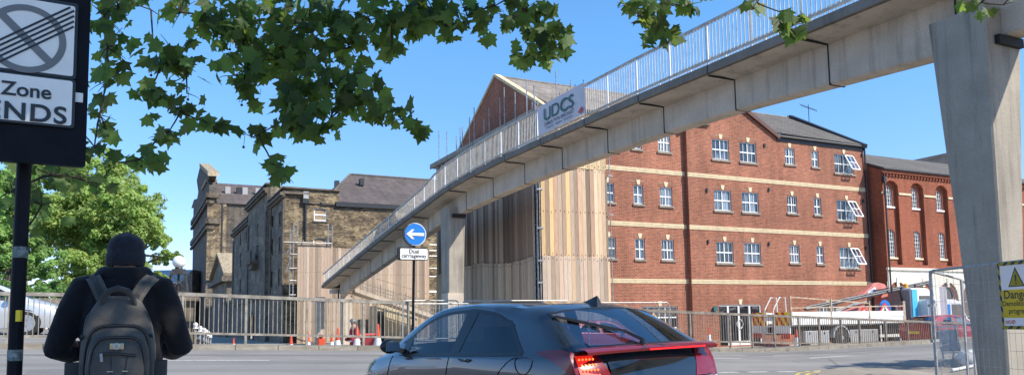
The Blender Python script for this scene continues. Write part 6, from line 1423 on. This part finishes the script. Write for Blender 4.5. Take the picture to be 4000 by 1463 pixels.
def fabric(name, c, wr=.5, sc_=9.0, st=.35):
    m, t, b = nt(name); b.inputs['Roughness'].default_value = .9; b.inputs['Specular IOR Level'].default_value = .15
    co = coords(t); n = noise(t, co, sc_, 5); w = noise(t, co, 900, 2)
    lk(t, mixc(t, 1.0, ramp(t, n, .3, .7, tuple(x * .75 for x in c), tuple(x * 1.15 for x in c)), ramp(t, w, .3, .7, (.8,) * 3, (1.1,) * 3), 'MULTIPLY'), b.inputs['Base Color'])
    bump(t, b, n, st, .03); b.inputs['Sheen Weight'].default_value = .15; return m
M['coat'] = fabric('navy black coat cloth', (.010, .010, .013), sc_=7, st=.9)
M['knit'] = fabric('dark knitted hat', (.019, .021, .029), sc_=45, st=.3)
M['jeans'] = fabric('dark trousers', (.02, .022, .03))
M['bag'] = fabric('grey canvas', (.095, .088, .079), st=.7)
M['bagd'] = fabric('dark grey canvas', (.05, .05, .05))
mx_, my_ = -2.20, 4.35; mz = road_xy(mx_, my_) + .1
MAN = Thing('person', 'person in a black coat and dark knitted hat seen from behind wearing a backpack', 'person', (mx_, my_, mz), city=False, rot=rad(20))
H = 1.875 - mz           # standing height under the hat
k = H / 1.75
v = [(0, 0, .95), (0, .01, 1.15), (0, .02, 1.35), (0, .0, 1.46), (0, .02, 1.54), (0, .04, 1.62), (0, .05, 1.70),
     (.19, .0, 1.42), (.33, -.02, 1.12), (.27, .12, 1.03), (.19, .19, 1.03), (-.19, .0, 1.42), (-.33, -.02, 1.12), (-.27, .12, 1.03), (-.19, .19, 1.03),
     (.10, 0, .90), (.11, .01, .50), (.11, -.02, .09), (.12, .14, .04), (-.10, 0, .90), (-.11, .01, .50), (-.11, -.02, .09), (-.12, .14, .04)]
e = [(0, 1), (1, 2), (2, 3), (3, 4), (4, 5), (5, 6), (3, 7), (7, 8), (8, 9), (9, 10), (3, 11), (11, 12), (12, 13), (13, 14), (0, 15), (15, 16), (16, 17), (17, 18), (0, 19), (19, 20), (20, 21), (21, 22)]
r = [(.16, .12), (.15, .11), (.17, .12), (.10, .09), .058, (.085, .10), (.075, .09), .065, .05, .038, .03, .065, .05, .038, .03, .09, .062, .045, .035, .09, .062, .045, .035]
skin_body('body', [tuple(c * k for c in p) for p in v], e, [tuple(c * k for c in q) if isinstance(q, tuple) else q * k for q in r], M['skin'], MAN.o)
# coat: torso rings and sleeves fused into one cloth
b = MB(); rows = []
for z, rx, ry, oy in ((.78, .235, .165, 0), (.95, .235, .17, 0), (1.1, .23, .165, 0), (1.25, .235, .165, 0), (1.36, .24, .155, 0), (1.42, .225, .135, 0), (1.47, .165, .11, .0), (1.505, .105, .095, .01), (1.53, .095, .09, .015)):
    rows.append([(k * rx * math.copysign(abs(math.cos(a)) ** .85, math.cos(a)), k * (oy + ry * math.sin(a)), k * z) for a in [2 * math.pi * i / 28 for i in range(28)]])
b.grid(rows, close=True); b.face(rows[0][::-1]); b.face(rows[-1])
for s in (1, -1):
    q_s = .93 if s > 0 else .98
    b.tube([tuple(c * k for c in p) for p in ((s * .12, 0, 1.425), (s * .215 * q_s, 0, 1.405), (s * .275 * q_s, -.01, 1.28), (s * .33 * q_s, -.03, 1.13), (s * .365 * q_s, .0, 1.045), (s * .31 * q_s, .10, 1.02), (s * .23, .17, 1.03))], [.085 * k, .103 * k, .093 * k, .08 * k, .078 * k, .07 * k, .062 * k], 16)
co = MAN.part('coat', b, M['coat']); remesh(co, .012, 8)
b = MB(); rows = []
for z, rx, ry in ((1.42, .215, .135), (1.455, .198, .13), (1.49, .18, .128), (1.515, .166, .126), (1.535, .15, .124), (1.548, .133, .118), (1.552, .116, .11), (1.53, .10, .098)): rows.append([(k * rx * math.cos(a), k * (.015 + ry * math.sin(a)), k * (z + .012 * math.sin(a))) for a in [2 * math.pi * i / 28 for i in range(28)]])
b.grid(rows, close=True); MAN.part('collar', b, M['coat'], smooth=60)
b = MB(); b.tube([tuple(c * k for c in p) for p in ((.1, 0, .86), (.11, .01, .5), (.11, -.01, .08))], [.105 * k, .08 * k, .07 * k], 14); b.tube([tuple(c * k for c in p) for p in ((-.1, 0, .86), (-.11, .01, .5), (-.11, -.01, .08))], [.105 * k, .08 * k, .07 * k], 14); b.tube([(0, 0, .80 * k), (0, 0, .93 * k)], .2 * k, 18); MAN.part('trousers', b, M['jeans'], smooth=60)
for s in (1, -1): b = MB(); b.box((s * .11 * k - .05, -.09, 0), (s * .11 * k + .05, .19, .09)); MAN.part('shoe', b, M['blackm'], bevel=.03)
b = MB(); hc = V3((0, .045, 1.645)) * k; rows = []
prof = [(-.088, .094, .108), (-.084, .105, .120), (-.04, .109, .124), (-.012, .108, .122), (-.006, .1015, .115), (.03, .1025, .116), (.06, .097, .109), (.085, .083, .094), (.105, .06, .067), (.116, .035, .038), (.122, .012, .012)]
for z, rx, ry in prof: rows.append([tuple(hc + V3((1.06 * rx * math.cos(a) * (1 + .006 * math.sin(11 * a)), ry * math.sin(a), z + .006 * math.sin(a) + .003 * math.sin(5 * a))) * k) for a in [2 * math.pi * i / 44 for i in range(44)]])
b.grid(rows, close=True); b.face(rows[-1]); MAN.part('knitted_hat', b, M['knit'], smooth=70)
for s in (1, -1): b = MB(); b.ball(hc + V3((s * .098, .01, -.065)) * k, .026, 10, (.5, .8, 1.3)); MAN.part('ear', b, M['skin'], smooth=True)
b = MB(); rows = []
for z, rx, ry in ((-.09, .07, .072), (-.065, .083, .092), (-.045, .092, .105)): rows.append([tuple(hc + V3((rx * math.cos(a), -.004 + ry * math.sin(a), z)) * k) for a in [math.pi + math.pi * i / 16 for i in range(17)]])
b.grid(rows); MAN.part('hair', b, M['blackm'], smooth=True)
# face, on the far side of the head
b = MB()
for s in (-1, 1): b.ball(hc + V3((s * .032, .098, -.045)) * k, .012, 8)
MAN.part('eyes', b, M['white']); b = MB(); b.ball(hc + V3((0, .115, -.075)) * k, .016, 8, (.8, 1, 1.5)); MAN.part('nose', b, M['skin']); b = MB(); b.ball(hc + V3((0, .095, -.115)) * k, .02, 8, (1.3, .5, .35)); MAN.part('mouth', b, plain('lips', (.35, .13, .11), .5))
# the backpack
bx_, by_ = mx_ + .13, my_ - .19
def bpx(x, yy, Y=3.66): p = on_y(300 + x * .4386, 1050 + yy * .4386, Y); return p
BP_ = Thing('backpack', 'grey canvas backpack with curved zips and a brass badge, worn by the person', 'backpack', (mx_, my_, 1.0), city=False); BP_.org = V3((mx_, 3.98, 1.0)); BP_.o.location.z = 1.045; BP_.o.scale = (1.08, .98, .98); BP_.o.rotation_euler = (0, 0, rad(20))
c0 = mx_ + .005
BW = 1.14
def ring(z, w, d, y0, n=30, cx=0.0):
    o = []
    for i in range(n):
        a = 2 * math.pi * i / n; ca, sa = math.cos(a), math.sin(a)
        o.append((c0 + (cx + w * math.copysign(abs(ca) ** .62, ca)) * BW, y0 + d * math.copysign(abs(sa) ** .62, sa), z))
    return o
b = MB(); rows = [ring(z, w, d, y, cx=x) for z, w, d, y, x in ((.92, .125, .07, 3.77, .005), (.95, .145, .088, 3.765, .005), (1.1, .150, .095, 3.76, .005), (1.22, .146, .092, 3.765, .005), (1.32, .133, .08, 3.77, .003), (1.40, .112, .066, 3.775, .0), (1.455, .088, .05, 3.785, .0), (1.485, .055, .03, 3.79, .0))]
b.grid(rows, close=True); b.face(rows[0][::-1]); b.face(rows[-1]); BP_.part('main_body', b, M['bag'], smooth=60)
b = MB(); rows = [ring(z, w, d, y, cx=.012) for z, w, d, y in ((.93, .105, .05, 3.69), (.95, .12, .062, 3.685), (1.1, .124, .066, 3.68), (1.2, .118, .060, 3.685), (1.27, .100, .048, 3.695), (1.305, .07, .03, 3.705), (1.32, .03, .015, 3.71))]
b.grid(rows, close=True); b.face(rows[0][::-1]); b.face(rows[-1]); BP_.part('front_pocket', b, M['bag'], smooth=60)
b = MB(); rows = [ring(z, w, d, y, cx=.018) for z, w, d, y in ((.93, .088, .03, 3.64), (.96, .098, .036, 3.637), (1.1, .10, .038, 3.632), (1.17, .09, .034, 3.637), (1.215, .07, .026, 3.645), (1.245, .035, .014, 3.655))]
b.grid(rows, close=True); b.face(rows[0][::-1]); b.face(rows[-1]); BP_.part('small_pocket', b, M['bag'], smooth=60)
def arcz(cx, y, zb_, zt, w, n=18, ex=.45):
    o = []
    for i in range(n + 1):
        a = math.pi * i / n; ca, sa = math.cos(a), math.sin(a); o.append((cx + BW * w * math.copysign(abs(ca) ** ex, ca), y, zb_ + (zt - zb_) * (max(0, sa) ** ex)))
    return o
for (y, zb_, zt, w, cx) in ((3.683, .93, 1.325, .131, c0 + .010), (3.632, .93, 1.262, .108, c0 + .016), (3.742, 1.16, 1.425, .128, c0)): b = MB(); b.tube(arcz(cx, y, zb_, zt, w), .0075, 6); BP_.part('zip', b, M['black'], smooth=True)
b = MB(); b.tube([(c0 - .06, 3.592, 1.178), (c0 + .02, 3.588, 1.176), (c0 + .10, 3.60, 1.165)], .007, 6); zo = BP_.part('zip', b, M['black']); b = MB(); b.bar((c0 - .05, 3.583, 1.18), (c0 - .045, 3.58, 1.137), .012, .004); BP_.part('zip_pull', b, M['galv'], zo)
b = MB(); b.bar((c0 + .118, 3.62, 1.07), (c0 + .122, 3.612, 1.02), .013, .005); b.bar((c0 + .100, 3.61, 1.05), (c0 + .100, 3.60, 1.0), .013, .005); BP_.part('zip_pull', b, M['alloy'])
M['brass'] = plain('dull brass', (.42, .34, .18), .35, .8, var=.2, scale=60)
b = MB(); b.box((c0 - .015, 3.588, 1.198), (c0 + .046, 3.594, 1.232)); bo = BP_.part('badge', b, M['brass'], bevel=.003); b = MB(); b.lathe([(.018, 0), (.018, -.004), (.014, -.006)], (c0 + .016, 3.588, 1.215), 20, axis='y'); BP_.part('emblem', b, M['galv'], bo); b = MB(); b.lathe([(.008, 0), (.004, -.003)], (c0 + .016, 3.582, 1.215), 6, axis='y'); BP_.part('emblem', b, M['brass'], bo)
b = MB(); 
for x in (-.008, .062): b.tube([(c0 + x, 3.598, 1.16), (c0 + x * .8, 3.590, 1.05), (c0 + x * .7, 3.60, .95)], .003, 5)
BP_.part('seams', b, M['black']); b = MB()
for x in (-.010, .055): b.bar((c0 + x - .013, 3.590, 1.085), (c0 + x + .013, 3.590, 1.084), .004)
BP_.part('stitching', b, M['stonekey'])
b = MB(); hp_ = [(c0 - .075, 3.745, 1.43), (c0 - .066, 3.715, 1.475), (c0 - .04, 3.70, 1.51), (c0, 3.695, 1.525), (c0 + .04, 3.70, 1.512), (c0 + .066, 3.715, 1.475), (c0 + .077, 3.745, 1.425)]; b.tube(hp_, [.011, .014, .016, .0165, .016, .014, .011], 10); BP_.part('grab_handle', b, M['bagd'], smooth=True)
ct = MAN.o.matrix_basis
for s in (1, -1):
    pth = [V3((c0 + s * .05, 3.80, 1.42)), V3((c0 + s * .078, 3.80, 1.49)), V3((c0 + s * .105, 3.835, 1.545)), V3((c0 + s * .128, 3.89, 1.578)), V3((mx_ + s * .142, 3.97, 1.585)), V3((mx_ + s * .15, 4.05, 1.55)), V3((mx_ + s * .155, 4.13, 1.44))]
    b = MB(); c = MB()
    for w_s, mbx, off in ((.033, b, 0), (.012, c, .005)):
        rows = []
        for i, p in enumerate(pth):
            d = (pth[min(i + 1, 6)] - pth[max(i - 1, 0)]).normalized(); sd = V3((1, s * .12, -s * .42)); sd = (sd - d * sd.dot(d)).normalized(); n = sd.cross(d)
            if n.dot(V3((0, -.6, .8))) < 0: n = -n
            q = p + n * (.022 + off); rows.append([q - sd * w_s - n * .010, q - sd * w_s, q + sd * w_s, q + sd * w_s - n * .010])
        mbx.grid(rows)
    so_ = BP_.part('shoulder_strap', b, M['bag'], smooth=60); BP_.part('webbing', c, M['bagd'], so_)
for s in (1, -1):
    b = MB(); rows = [ring(z, .035, .05, 3.77, 14, cx=s * .165) for z in (.93, 1.0, 1.08, 1.13)]; b.grid(rows, close=True); BP_.part('side_pocket', b, M['bagd'], smooth=60)
    b = MB(); b.tube([(c0 + s * .15, 3.70, 1.27), (c0 + s * .155, 3.76, 1.24), (c0 + s * .13, 3.82, 1.2)], .010, 6); BP_.part('compression_strap', b, M['black'])
# site workers in the distance
def worker(label, x, ytop, vpl, jac, hat, group=None, yaw=2.6, hgt=1.75):
    uu, zt = on_v(x, ytop, vpl); base = w_(uu, vpl, zt - hgt - .03)
    T = Thing('person', label, 'person', base.to_tuple(), group, city=False, rot=yaw)
    ob = skin_body('body', v, e, r, M['skin'], T.o)
    b = MB(); rows = []
    for z, rx, ry in ((.85, .20, .14), (1.0, .19, .14), (1.2, .20, .145), (1.36, .215, .14), (1.45, .14, .10), (1.5, .075, .07)): rows.append([(rx * math.cos(a), ry * math.sin(a), z) for a in [2 * math.pi * i / 18 for i in range(18)]])
    b.grid(rows, close=True)
    for s in (1, -1): b.tube([(s * .17, 0, 1.41), (s * .27, -.01, 1.25), (s * .31, -.02, 1.12), (s * .25, .2, 1.06)], [.085, .075, .068, .055], 12)
    T.part('jacket', b, jac, smooth=60)
    b = MB(); b.tube([(0, 0, .99), (0, 0, 1.03)], .215, 18, cap=False); b.tube([(0, 0, 1.18), (0, 0, 1.22)], .222, 18, cap=False); T.part('reflective_band', b, M['signw'])
    b = MB(); 
    for s in (1, -1): b.tube([(s * .1, 0, .92), (s * .11, .01, .5), (s * .11, -.01, .06)], [.11, .085, .075], 12)
    T.part('trousers', b, M['jeans'], smooth=60)
    b = MB(); rows = [[(rx * math.cos(a), .045 + rx * 1.15 * math.sin(a), z) for a in [2 * math.pi * i / 18 for i in range(18)]] for z, rx in ((1.665, .13), (1.67, .105), (1.72, .10), (1.76, .075), (1.78, .03))]; b.grid(rows, close=True); b.face(rows[-1]); T.part('hard_hat', b, hat, smooth=60)
worker('site worker in a red jacket standing by the dark red bin under the steps', 1384, 1242, 26.2, fabric('red work jacket', (.42, .03, .04)), M['signgrey'], yaw=2.2)
worker('site worker in a yellow vest by the ground floor window of the brick building', 2551, 1203, 26.5, fabric('yellow work vest', (.62, .72, .10)), M['blackm'], yaw=1.2, hgt=1.72)

# ------------------------------------------------------------------ trees
rt_ = random.Random(11)
M['leaf'] = foliage('plane tree leaves', (.066, .112, .036), .46, (.25, .38, .055))
M['leaf2'] = foliage('light green leaves', (.29, .40, .12), .44, (.54, .70, .19))
M['bark'] = plain('mottled bark', (.11, .09, .065), .9, var=.4, scale=7)
M['twig'] = plain('dark twigs', (.035, .028, .02), .8, var=.2)
def limb(b, p, q, r0, r1, rng, n=6, sag=.15):
    p, q = V3(p), V3(q); L = (q - p).length; pts = []; rs = []
    for i in range(n + 1):
        t = i / n; pts.append(p.lerp(q, t) + V3((rng.uniform(-1, 1), rng.uniform(-1, 1), rng.uniform(-1, 1))) * (L * sag * .25 * math.sin(math.pi * t)) + V3((0, 0, L * sag * math.sin(math.pi * t)))); rs.append(r0 + (r1 - r0) * t)
    b.tube(pts, rs, 6, cap=False); return pts
def clump_tree(label, base, hgt, blobs, n, size, mat, rng, trunk_r=.3, group=None, tint=(1, 1, 1)):
    T = Thing('broadleaf_tree', label, 'tree', base, group, city=False); T.org = T.o.location.copy(); B = V3(base)
    b = MB(); top = B + V3((0, 0, hgt * .62)); pts = limb(b, B, top, trunk_r, trunk_r * .45, rng, 8, .03)
    for (c, rx, rz) in blobs: limb(b, pts[rng.randint(3, 7)], V3(c), trunk_r * .4, .03, rng, 6, .08)
    T.part('trunk', b, M['bark'], smooth=True)
    b = MB(); W_ = [rx * rx * rz for _, rx, rz in blobs]; S_ = sum(W_)
    sub = []
    for (c, rx, rz), w in zip(blobs, W_):
        for _ in range(max(8, int(90 * w / S_ * len(blobs) / 2))):
            while True:
                d = V3((rng.gauss(0, 1), rng.gauss(0, 1), rng.gauss(0, 1))).normalized(); f = rng.random() ** .42
                break
            sub.append((V3(c) + V3((d.x * rx, d.y * rx, d.z * rz)) * f, rng.uniform(.35, .8) * rx * .36, rng.uniform(.72, 1.18)))
    for _ in range(n):
        c, rr_, sh = rng.choice(sub); d = V3((rng.gauss(0, 1), rng.gauss(0, 1), rng.gauss(0, .8))).normalized()
        p = c + d * rr_ * rng.random() ** .4
        nrm = (d + V3((rng.uniform(-.9, .9), rng.uniform(-.9, .9), rng.uniform(.0, 1.2)))).normalized(); a = nrm.cross(V3((rng.uniform(-1, 1), rng.uniform(-1, 1), rng.uniform(-1, 1)))).normalized(); e2 = nrm.cross(a)
        s = size * rng.uniform(.6, 1.25); g_ = sh * rng.uniform(.8, 1.2); col = (g_ * tint[0] * rng.uniform(.9, 1.12), g_ * tint[1], g_ * tint[2])
        b.face([p + a * s, p + e2 * s * .55 + nrm * s * .12, p - a * s, p - e2 * s * .55 + nrm * s * .12], col)
    T.part('crown', b, mat); return T
def dp(x, yy, Y): return on_y(x * 1.5528, yy * 1.5528, Y)
Yt = 44.0
blb = [((x, yy), Yt + o, r_ / 2576 * 4000 / 3004 * (Yt + o)) for x, yy, r_, o in ((190, 560, 105, 0), (300, 545, 100, -1), (250, 460, 85, 0), (345, 610, 75, -1), (150, 440, 80, 2), (380, 560, 48, -1), (360, 500, 50, 0), (300, 690, 75, -2), (220, 680, 80, -2), (420, 650, 22, -2), (402, 600, 34, -1), (390, 690, 42, -1), (290, 410, 38, 1), (445, 640, 14, -2))]
BL = [(dp(*c, Y).to_tuple(), r_, r_ * .92) for c, Y, r_ in blb]
bs = dp(270, 790, 44); clump_tree('large bright green tree rising behind the railing right of the black sign pole', (bs.x, 44, -1.2), 11, BL, 80000, .115, M['leaf2'], rt_, .32, 'trees beyond the left hand bridge')
blb = [((x, yy), 37 + o, r_ / 2576 * 4000 / 3004 * (37 + o)) for x, yy, r_, o in ((10, 560, 75, 0), (60, 640, 70, 0), (-50, 500, 90, 2), (30, 460, 70, 1), (110, 660, 55, 0), (-60, 650, 90, 0), (60, 520, 60, 1), (120, 720, 35, -1))]
BL = [(dp(*c, Y).to_tuple(), r_, r_ * .95) for c, Y, r_ in blb]
bs = dp(20, 790, 37); clump_tree('darker bushy tree at the far left edge behind the black sign', (bs.x, 37, -1.2), 9, BL, 38000, .11, M['leaf2'], rt_, .28, 'trees beyond the left hand bridge', (.75, .88, .9))
blb = [((x, yy), 33 + o, r_ / 2576 * 4000 / 3004 * (33 + o)) for x, yy, r_, o in ((60, 745, 40, 0), (150, 740, 38, 0), (230, 745, 36, 0), (330, 745, 32, 0), (-20, 730, 40, 0), (400, 755, 20, 0))]
BL = [(dp(*c, Y).to_tuple(), r_ * 1.3, r_) for c, Y, r_ in blb]
bs = dp(180, 790, 34); T = clump_tree('low dark shrubs growing along the far bridge rail under the trees', (bs.x, 34, -1.2), 3, BL, 14000, .10, M['leaf2'], rt_, .08, None, (.55, .72, .7))
T.o.name = 'shrub_row'; T.o['category'] = 'shrubs'

# the plane tree overhead: boughs with lobed leaves hanging into view; trunk behind the camera to the right
rp = random.Random(23)
_h = [(.12, -.05), (.36, -.12), (.31, .08), (.62, .34), (.50, .41), (.33, .44), (.38, .60), (.17, .66)]
LOBE = [(0, -.02)] + _h + [(0, 1.0)] + [(-x, y_) for x, y_ in _h[::-1]]
def leaf(b, p, tip, nrm, s, col):
    t = V3(tip).normalized(); n = (V3(nrm) - t * V3(nrm).dot(t)).normalized(); a = t.cross(n); k = len(b.v); cup = rp.uniform(-.1, .55)
    b.v.append(p + t * (.3 * s))
    for x, y_ in LOBE: b.v.append(p + a * (x * s) + t * (y_ * s) - n * (s * cup * (x * x + .35 * (y_ - .3) ** 2)))
    m = len(LOBE)
    for i in range(m): b.f.append([k, k + 1 + i, k + 1 + (i + 1) % m]); b.c.append(col); b.m.append(0)
PTR = Thing('plane_tree', 'plane tree overhead whose leafy boughs hang into the top of the view', 'tree', (4.4, -2.6, .0), city=False); PTR.org = PTR.o.location.copy()
tb = MB(); trunk = limb(tb, (4.4, -2.6, -.2), (4.0, -1.8, 6.5), .42, .26, rp, 8, .02); PTR.part('trunk', tb, M['bark'], smooth=True)
D7 = lambda x, yy, Y=7.0: on_y(x * 1.5528, yy * 1.5528, Y)
CL = [  # x, y, half width, half height (display pixels), leaves, depth
    (262, 40, 45, 60, 20, 6.2), (270, 120, 42, 45, 15, 6.2), (270, 205, 38, 42, 14, 6.2), (250, 290, 30, 45, 12, 6.2), (238, 370, 28, 45, 10, 6.0),
    (130, 440, 65, 26, 16, 5.8), (215, 455, 45, 28, 10, 5.8), (30, 480, 40, 42, 13, 5.6), (105, 515, 30, 35, 8, 5.6), (75, 565, 22, 18, 3, 5.6),
    (300, 408, 28, 26, 4, 6.4), (350, 400, 26, 16, 4, 6.6), (395, 408, 30, 22, 8, 6.8),
    (300, 20, 40, 30, 8, 6.5), (380, 25, 30, 25, 4, 6.8), (455, 30, 42, 45, 17, 7.0), (385, 120, 38, 24, 6, 6.8), (440, 140, 55, 38, 18, 7.0), (470, 170, 40, 30, 10, 7.0), (405, 165, 40, 22, 8, 7.0),
    (372, 240, 26, 24, 7, 7.0), (420, 250, 32, 22, 8, 7.0), (470, 235, 22, 14, 4, 7.0), (455, 280, 30, 22, 8, 7.0), (425, 330, 28, 24, 9, 7.0), (520, 308, 20, 16, 6, 7.0), (398, 345, 14, 14, 3, 7.0),
    (560, 60, 55, 60, 40, 7.2), (610, 110, 60, 55, 44, 7.2), (680, 60, 70, 65, 70, 7.4), (760, 60, 70, 65, 70, 7.4), (700, 150, 75, 50, 62, 7.4), (640, 190, 45, 35, 22, 7.2), (590, 190, 30, 30, 10, 7.2), (780, 150, 60, 60, 48, 7.2), (760, 230, 50, 45, 32, 7.0), (830, 210, 55, 50, 34, 7.0), (880, 120, 50, 50, 34, 7.2), (840, 60, 60, 55, 46, 7.4), (890, 250, 40, 40, 20, 7.0), (930, 210, 28, 40, 12, 7.0), (730, 290, 40, 35, 22, 6.9), (770, 320, 45, 30, 20, 6.9), (830, 300, 40, 40, 20, 6.9), (925, 262, 22, 28, 8, 7.0), (610, 240, 35, 22, 8, 7.1),
    (960, 300, 24, 14, 4, 7.0), (1010, 300, 30, 22, 9, 7.0), (1045, 310, 22, 22, 6, 7.0), (990, 270, 20, 12, 3, 7.0),
    (635, 345, 28, 22, 6, 6.9), (665, 330, 22, 20, 4, 6.9), (690, 415, 30, 22, 8, 6.9), (715, 440, 26, 24, 8, 6.9),
    (930, 50, 55, 50, 32, 7.4), (985, 60, 50, 45, 24, 7.4), (1030, 40, 45, 40, 18, 7.4), (985, 120, 28, 30, 8, 7.3), (1090, 30, 45, 30, 14, 7.4), (1120, 65, 45, 30, 15, 7.4), (1060, 85, 30, 22, 8, 7.4), (1175, 40, 42, 32, 14, 7.4), (1215, 75, 22, 26, 7, 7.4), (1245, 15, 30, 14, 6, 7.4),
    (1320, 25, 34, 24, 10, 7.8), (1350, 70, 40, 28, 14, 7.8), (1395, 95, 34, 22, 12, 7.8), (1320, 145, 28, 24, 10, 7.8), (1400, 125, 26, 20, 8, 7.8), (1360, 130, 30, 20, 8, 7.8), (1290, 45, 22, 22, 5, 7.8), (1375, 35, 22, 22, 6, 7.8),
    (1575, 12, 28, 16, 7, 7.6), (1610, 40, 28, 26, 9, 7.6), (1650, 55, 32, 30, 12, 7.6), (1690, 90, 22, 16, 6, 7.6), (1640, 95, 20, 20, 5, 7.6), (1740, 15, 34, 14, 8, 7.6), (1700, 12, 24, 12, 5, 7.6),
    (1905, 8, 22, 12, 5, 7.9), (1950, 62, 16, 10, 4, 7.9), (1985, 70, 30, 14, 6, 7.9), (2010, 85, 16, 12, 3, 7.9), (2025, 48, 12, 12, 3, 7.9),
    (2470, 6, 36, 10, 6, 5.5), (2525, 12, 18, 12, 4, 5.5)]
SUNNY = lambda x: x > 1300
FB_ = MB(); SEED = MB(); CEN = []
for (x, yy, hw, hh, n, Y) in CL:
    c = D7(x, yy, Y); CEN.append((c, x)); sx = hw * 1.5528 / FPX * Y; sz = hh * 1.5528 / FPX * Y
    for _ in range(int(n * (.85 if n > 40 else 1.0))):
        p = c + V3((rp.uniform(-1, 1) * sx, rp.uniform(-1, 1) * max(.25, sx), rp.uniform(-1, 1) * sz))
        s = rp.uniform(.10, .185) * (Y / 7.0) * (.9 if n > 30 else 1.0)
        tip = V3((rp.uniform(-.9, .9), rp.uniform(-.7, .5), -1.0 + rp.uniform(-.2, .7))); nrm = V3((rp.uniform(-.8, .8), -1.0 + rp.uniform(-.4, .9), rp.uniform(-.3, 1.0)))
        g_ = rp.uniform(.5, 1.45); leaf(FB_, p - tip.normalized() * s * .4, tip, nrm, s, (g_ * rp.uniform(.85, 1.15), g_, g_))
    if rp.random() < .3: q = c + V3((rp.uniform(-1, 1) * sx, 0, -sz * 1.15)); SEED.ball(q, .014, 7); SEED.tube([q, q + V3((.01, 0, .12))], .0025, 4)
fo_ = PTR.part('foliage', FB_, M['leaf'])
PTR.part('seed_balls', SEED, M['twig'], smooth=True)
# boughs and twigs joining the clusters
bb = MB()
hub = [D7(690, -60, 7.6), D7(450, -70, 7.2), D7(270, -60, 6.4), D7(1040, -60, 7.6), D7(1340, -60, 8.0), D7(1640, -60, 7.8), D7(1930, -50, 8.1), D7(2490, -40, 5.7), D7(120, -60, 6.2)]
src = [V3((3.9, -1.6, 5.6)), V3((3.9, -1.6, 5.8)), V3((3.9, -1.7, 5.4)), V3((4.0, -1.7, 6.0)), V3((4.0, -1.7, 6.2)), V3((4.0, -1.8, 6.4)), V3((4.1, -1.8, 6.4)), V3((4.1, -1.8, 6.3)), V3((3.9, -1.7, 5.2))]
for h, s in zip(hub, src): limb(bb, s, h, .14, .045, rp, 8, .12)
tw = []
for (x, yy, hw, hh, n, Y), (c, _) in sorted(zip(CL, CEN), key=lambda t: t[0][1]):
    cand = [h for h in hub] + tw
    best = min(cand, key=lambda h: (h - c).length + (0 if h.z > c.z - .05 else 1.2)); r0 = .016 if (best - c).length > .8 else .009
    pts_ = limb(bb, best, c, r0, .006, rp, 6, -.03 if n < 10 else .05); tw.append(c); tw.append(pts_[3])
    for _ in range(min(10, n // 2)): q = c + V3((rp.uniform(-1, 1) * hw * .0036, rp.uniform(-.2, .2), rp.uniform(-1, 1) * hh * .0036)); limb(bb, c, q, .005, .002, rp, 3, .05)
PTR.part('boughs', bb, M['twig'], smooth=True)
# the rest of the crown, above the view, which shades the walker and the sign
CR_ = MB(); rq = random.Random(4)
for (cx, cy, cz, rx, rz, n) in ((.6, 2.6, 6.0, 1.6, .8, 520), (-.6, 3.6, 5.2, 1.0, .5, 360), (2.4, 2.0, 6.8, 1.8, .9, 620), (3.5, 0, 7.5, 2.5, 1.4, 900), (1.0, -1, 7.2, 2.2, 1.2, 500), (-1.6, 2.0, 5.6, 1.4, .8, 420), (3.6, 4.6, 6.6, 1.4, .7, 420), (.4, 5.9, 5.6, 1.5, .5, 900), (1.8, 5.2, 6.5, 1.5, .6, 900), (-1.2, 5.6, 5.4, 1.2, .4, 600), (.6, 6.6, 6.4, 1.6, .5, 700), (2.6, 5.6, 7.2, 1.2, .5, 500)):
    for _ in range(n):
        d = V3((rq.gauss(0, 1), rq.gauss(0, 1), rq.gauss(0, 1))).normalized() * rq.random() ** .5; p = V3((cx + d.x * rx, cy + d.y * rx, cz + d.z * rz))
        leaf(CR_, p, V3((rq.uniform(-1, 1), rq.uniform(-1, 1), -.8)), V3((rq.uniform(-.6, .6), rq.uniform(-.6, .6), 1)), rq.uniform(.13, .2), (rq.uniform(.7, 1.2),) * 3)
PTR.part('upper_foliage', CR_, M['leaf'])
# street tree just outside the right of the view, whose shade dapples the road
ST = [((17.5 + rt_.uniform(-1.8, 1.8), 17.6 + rt_.uniform(-1.6, 1.6), 6.6 + rt_.uniform(-1.2, 1.4)), rt_.uniform(.8, 1.4), rt_.uniform(.6, .9)) for _ in range(8)]
clump_tree('street tree standing just out of view on the right, casting dappled shade over the road', (18.2, 17.2, -.3), 8, ST, 3500, .17, M['leaf2'], rt_, .2)
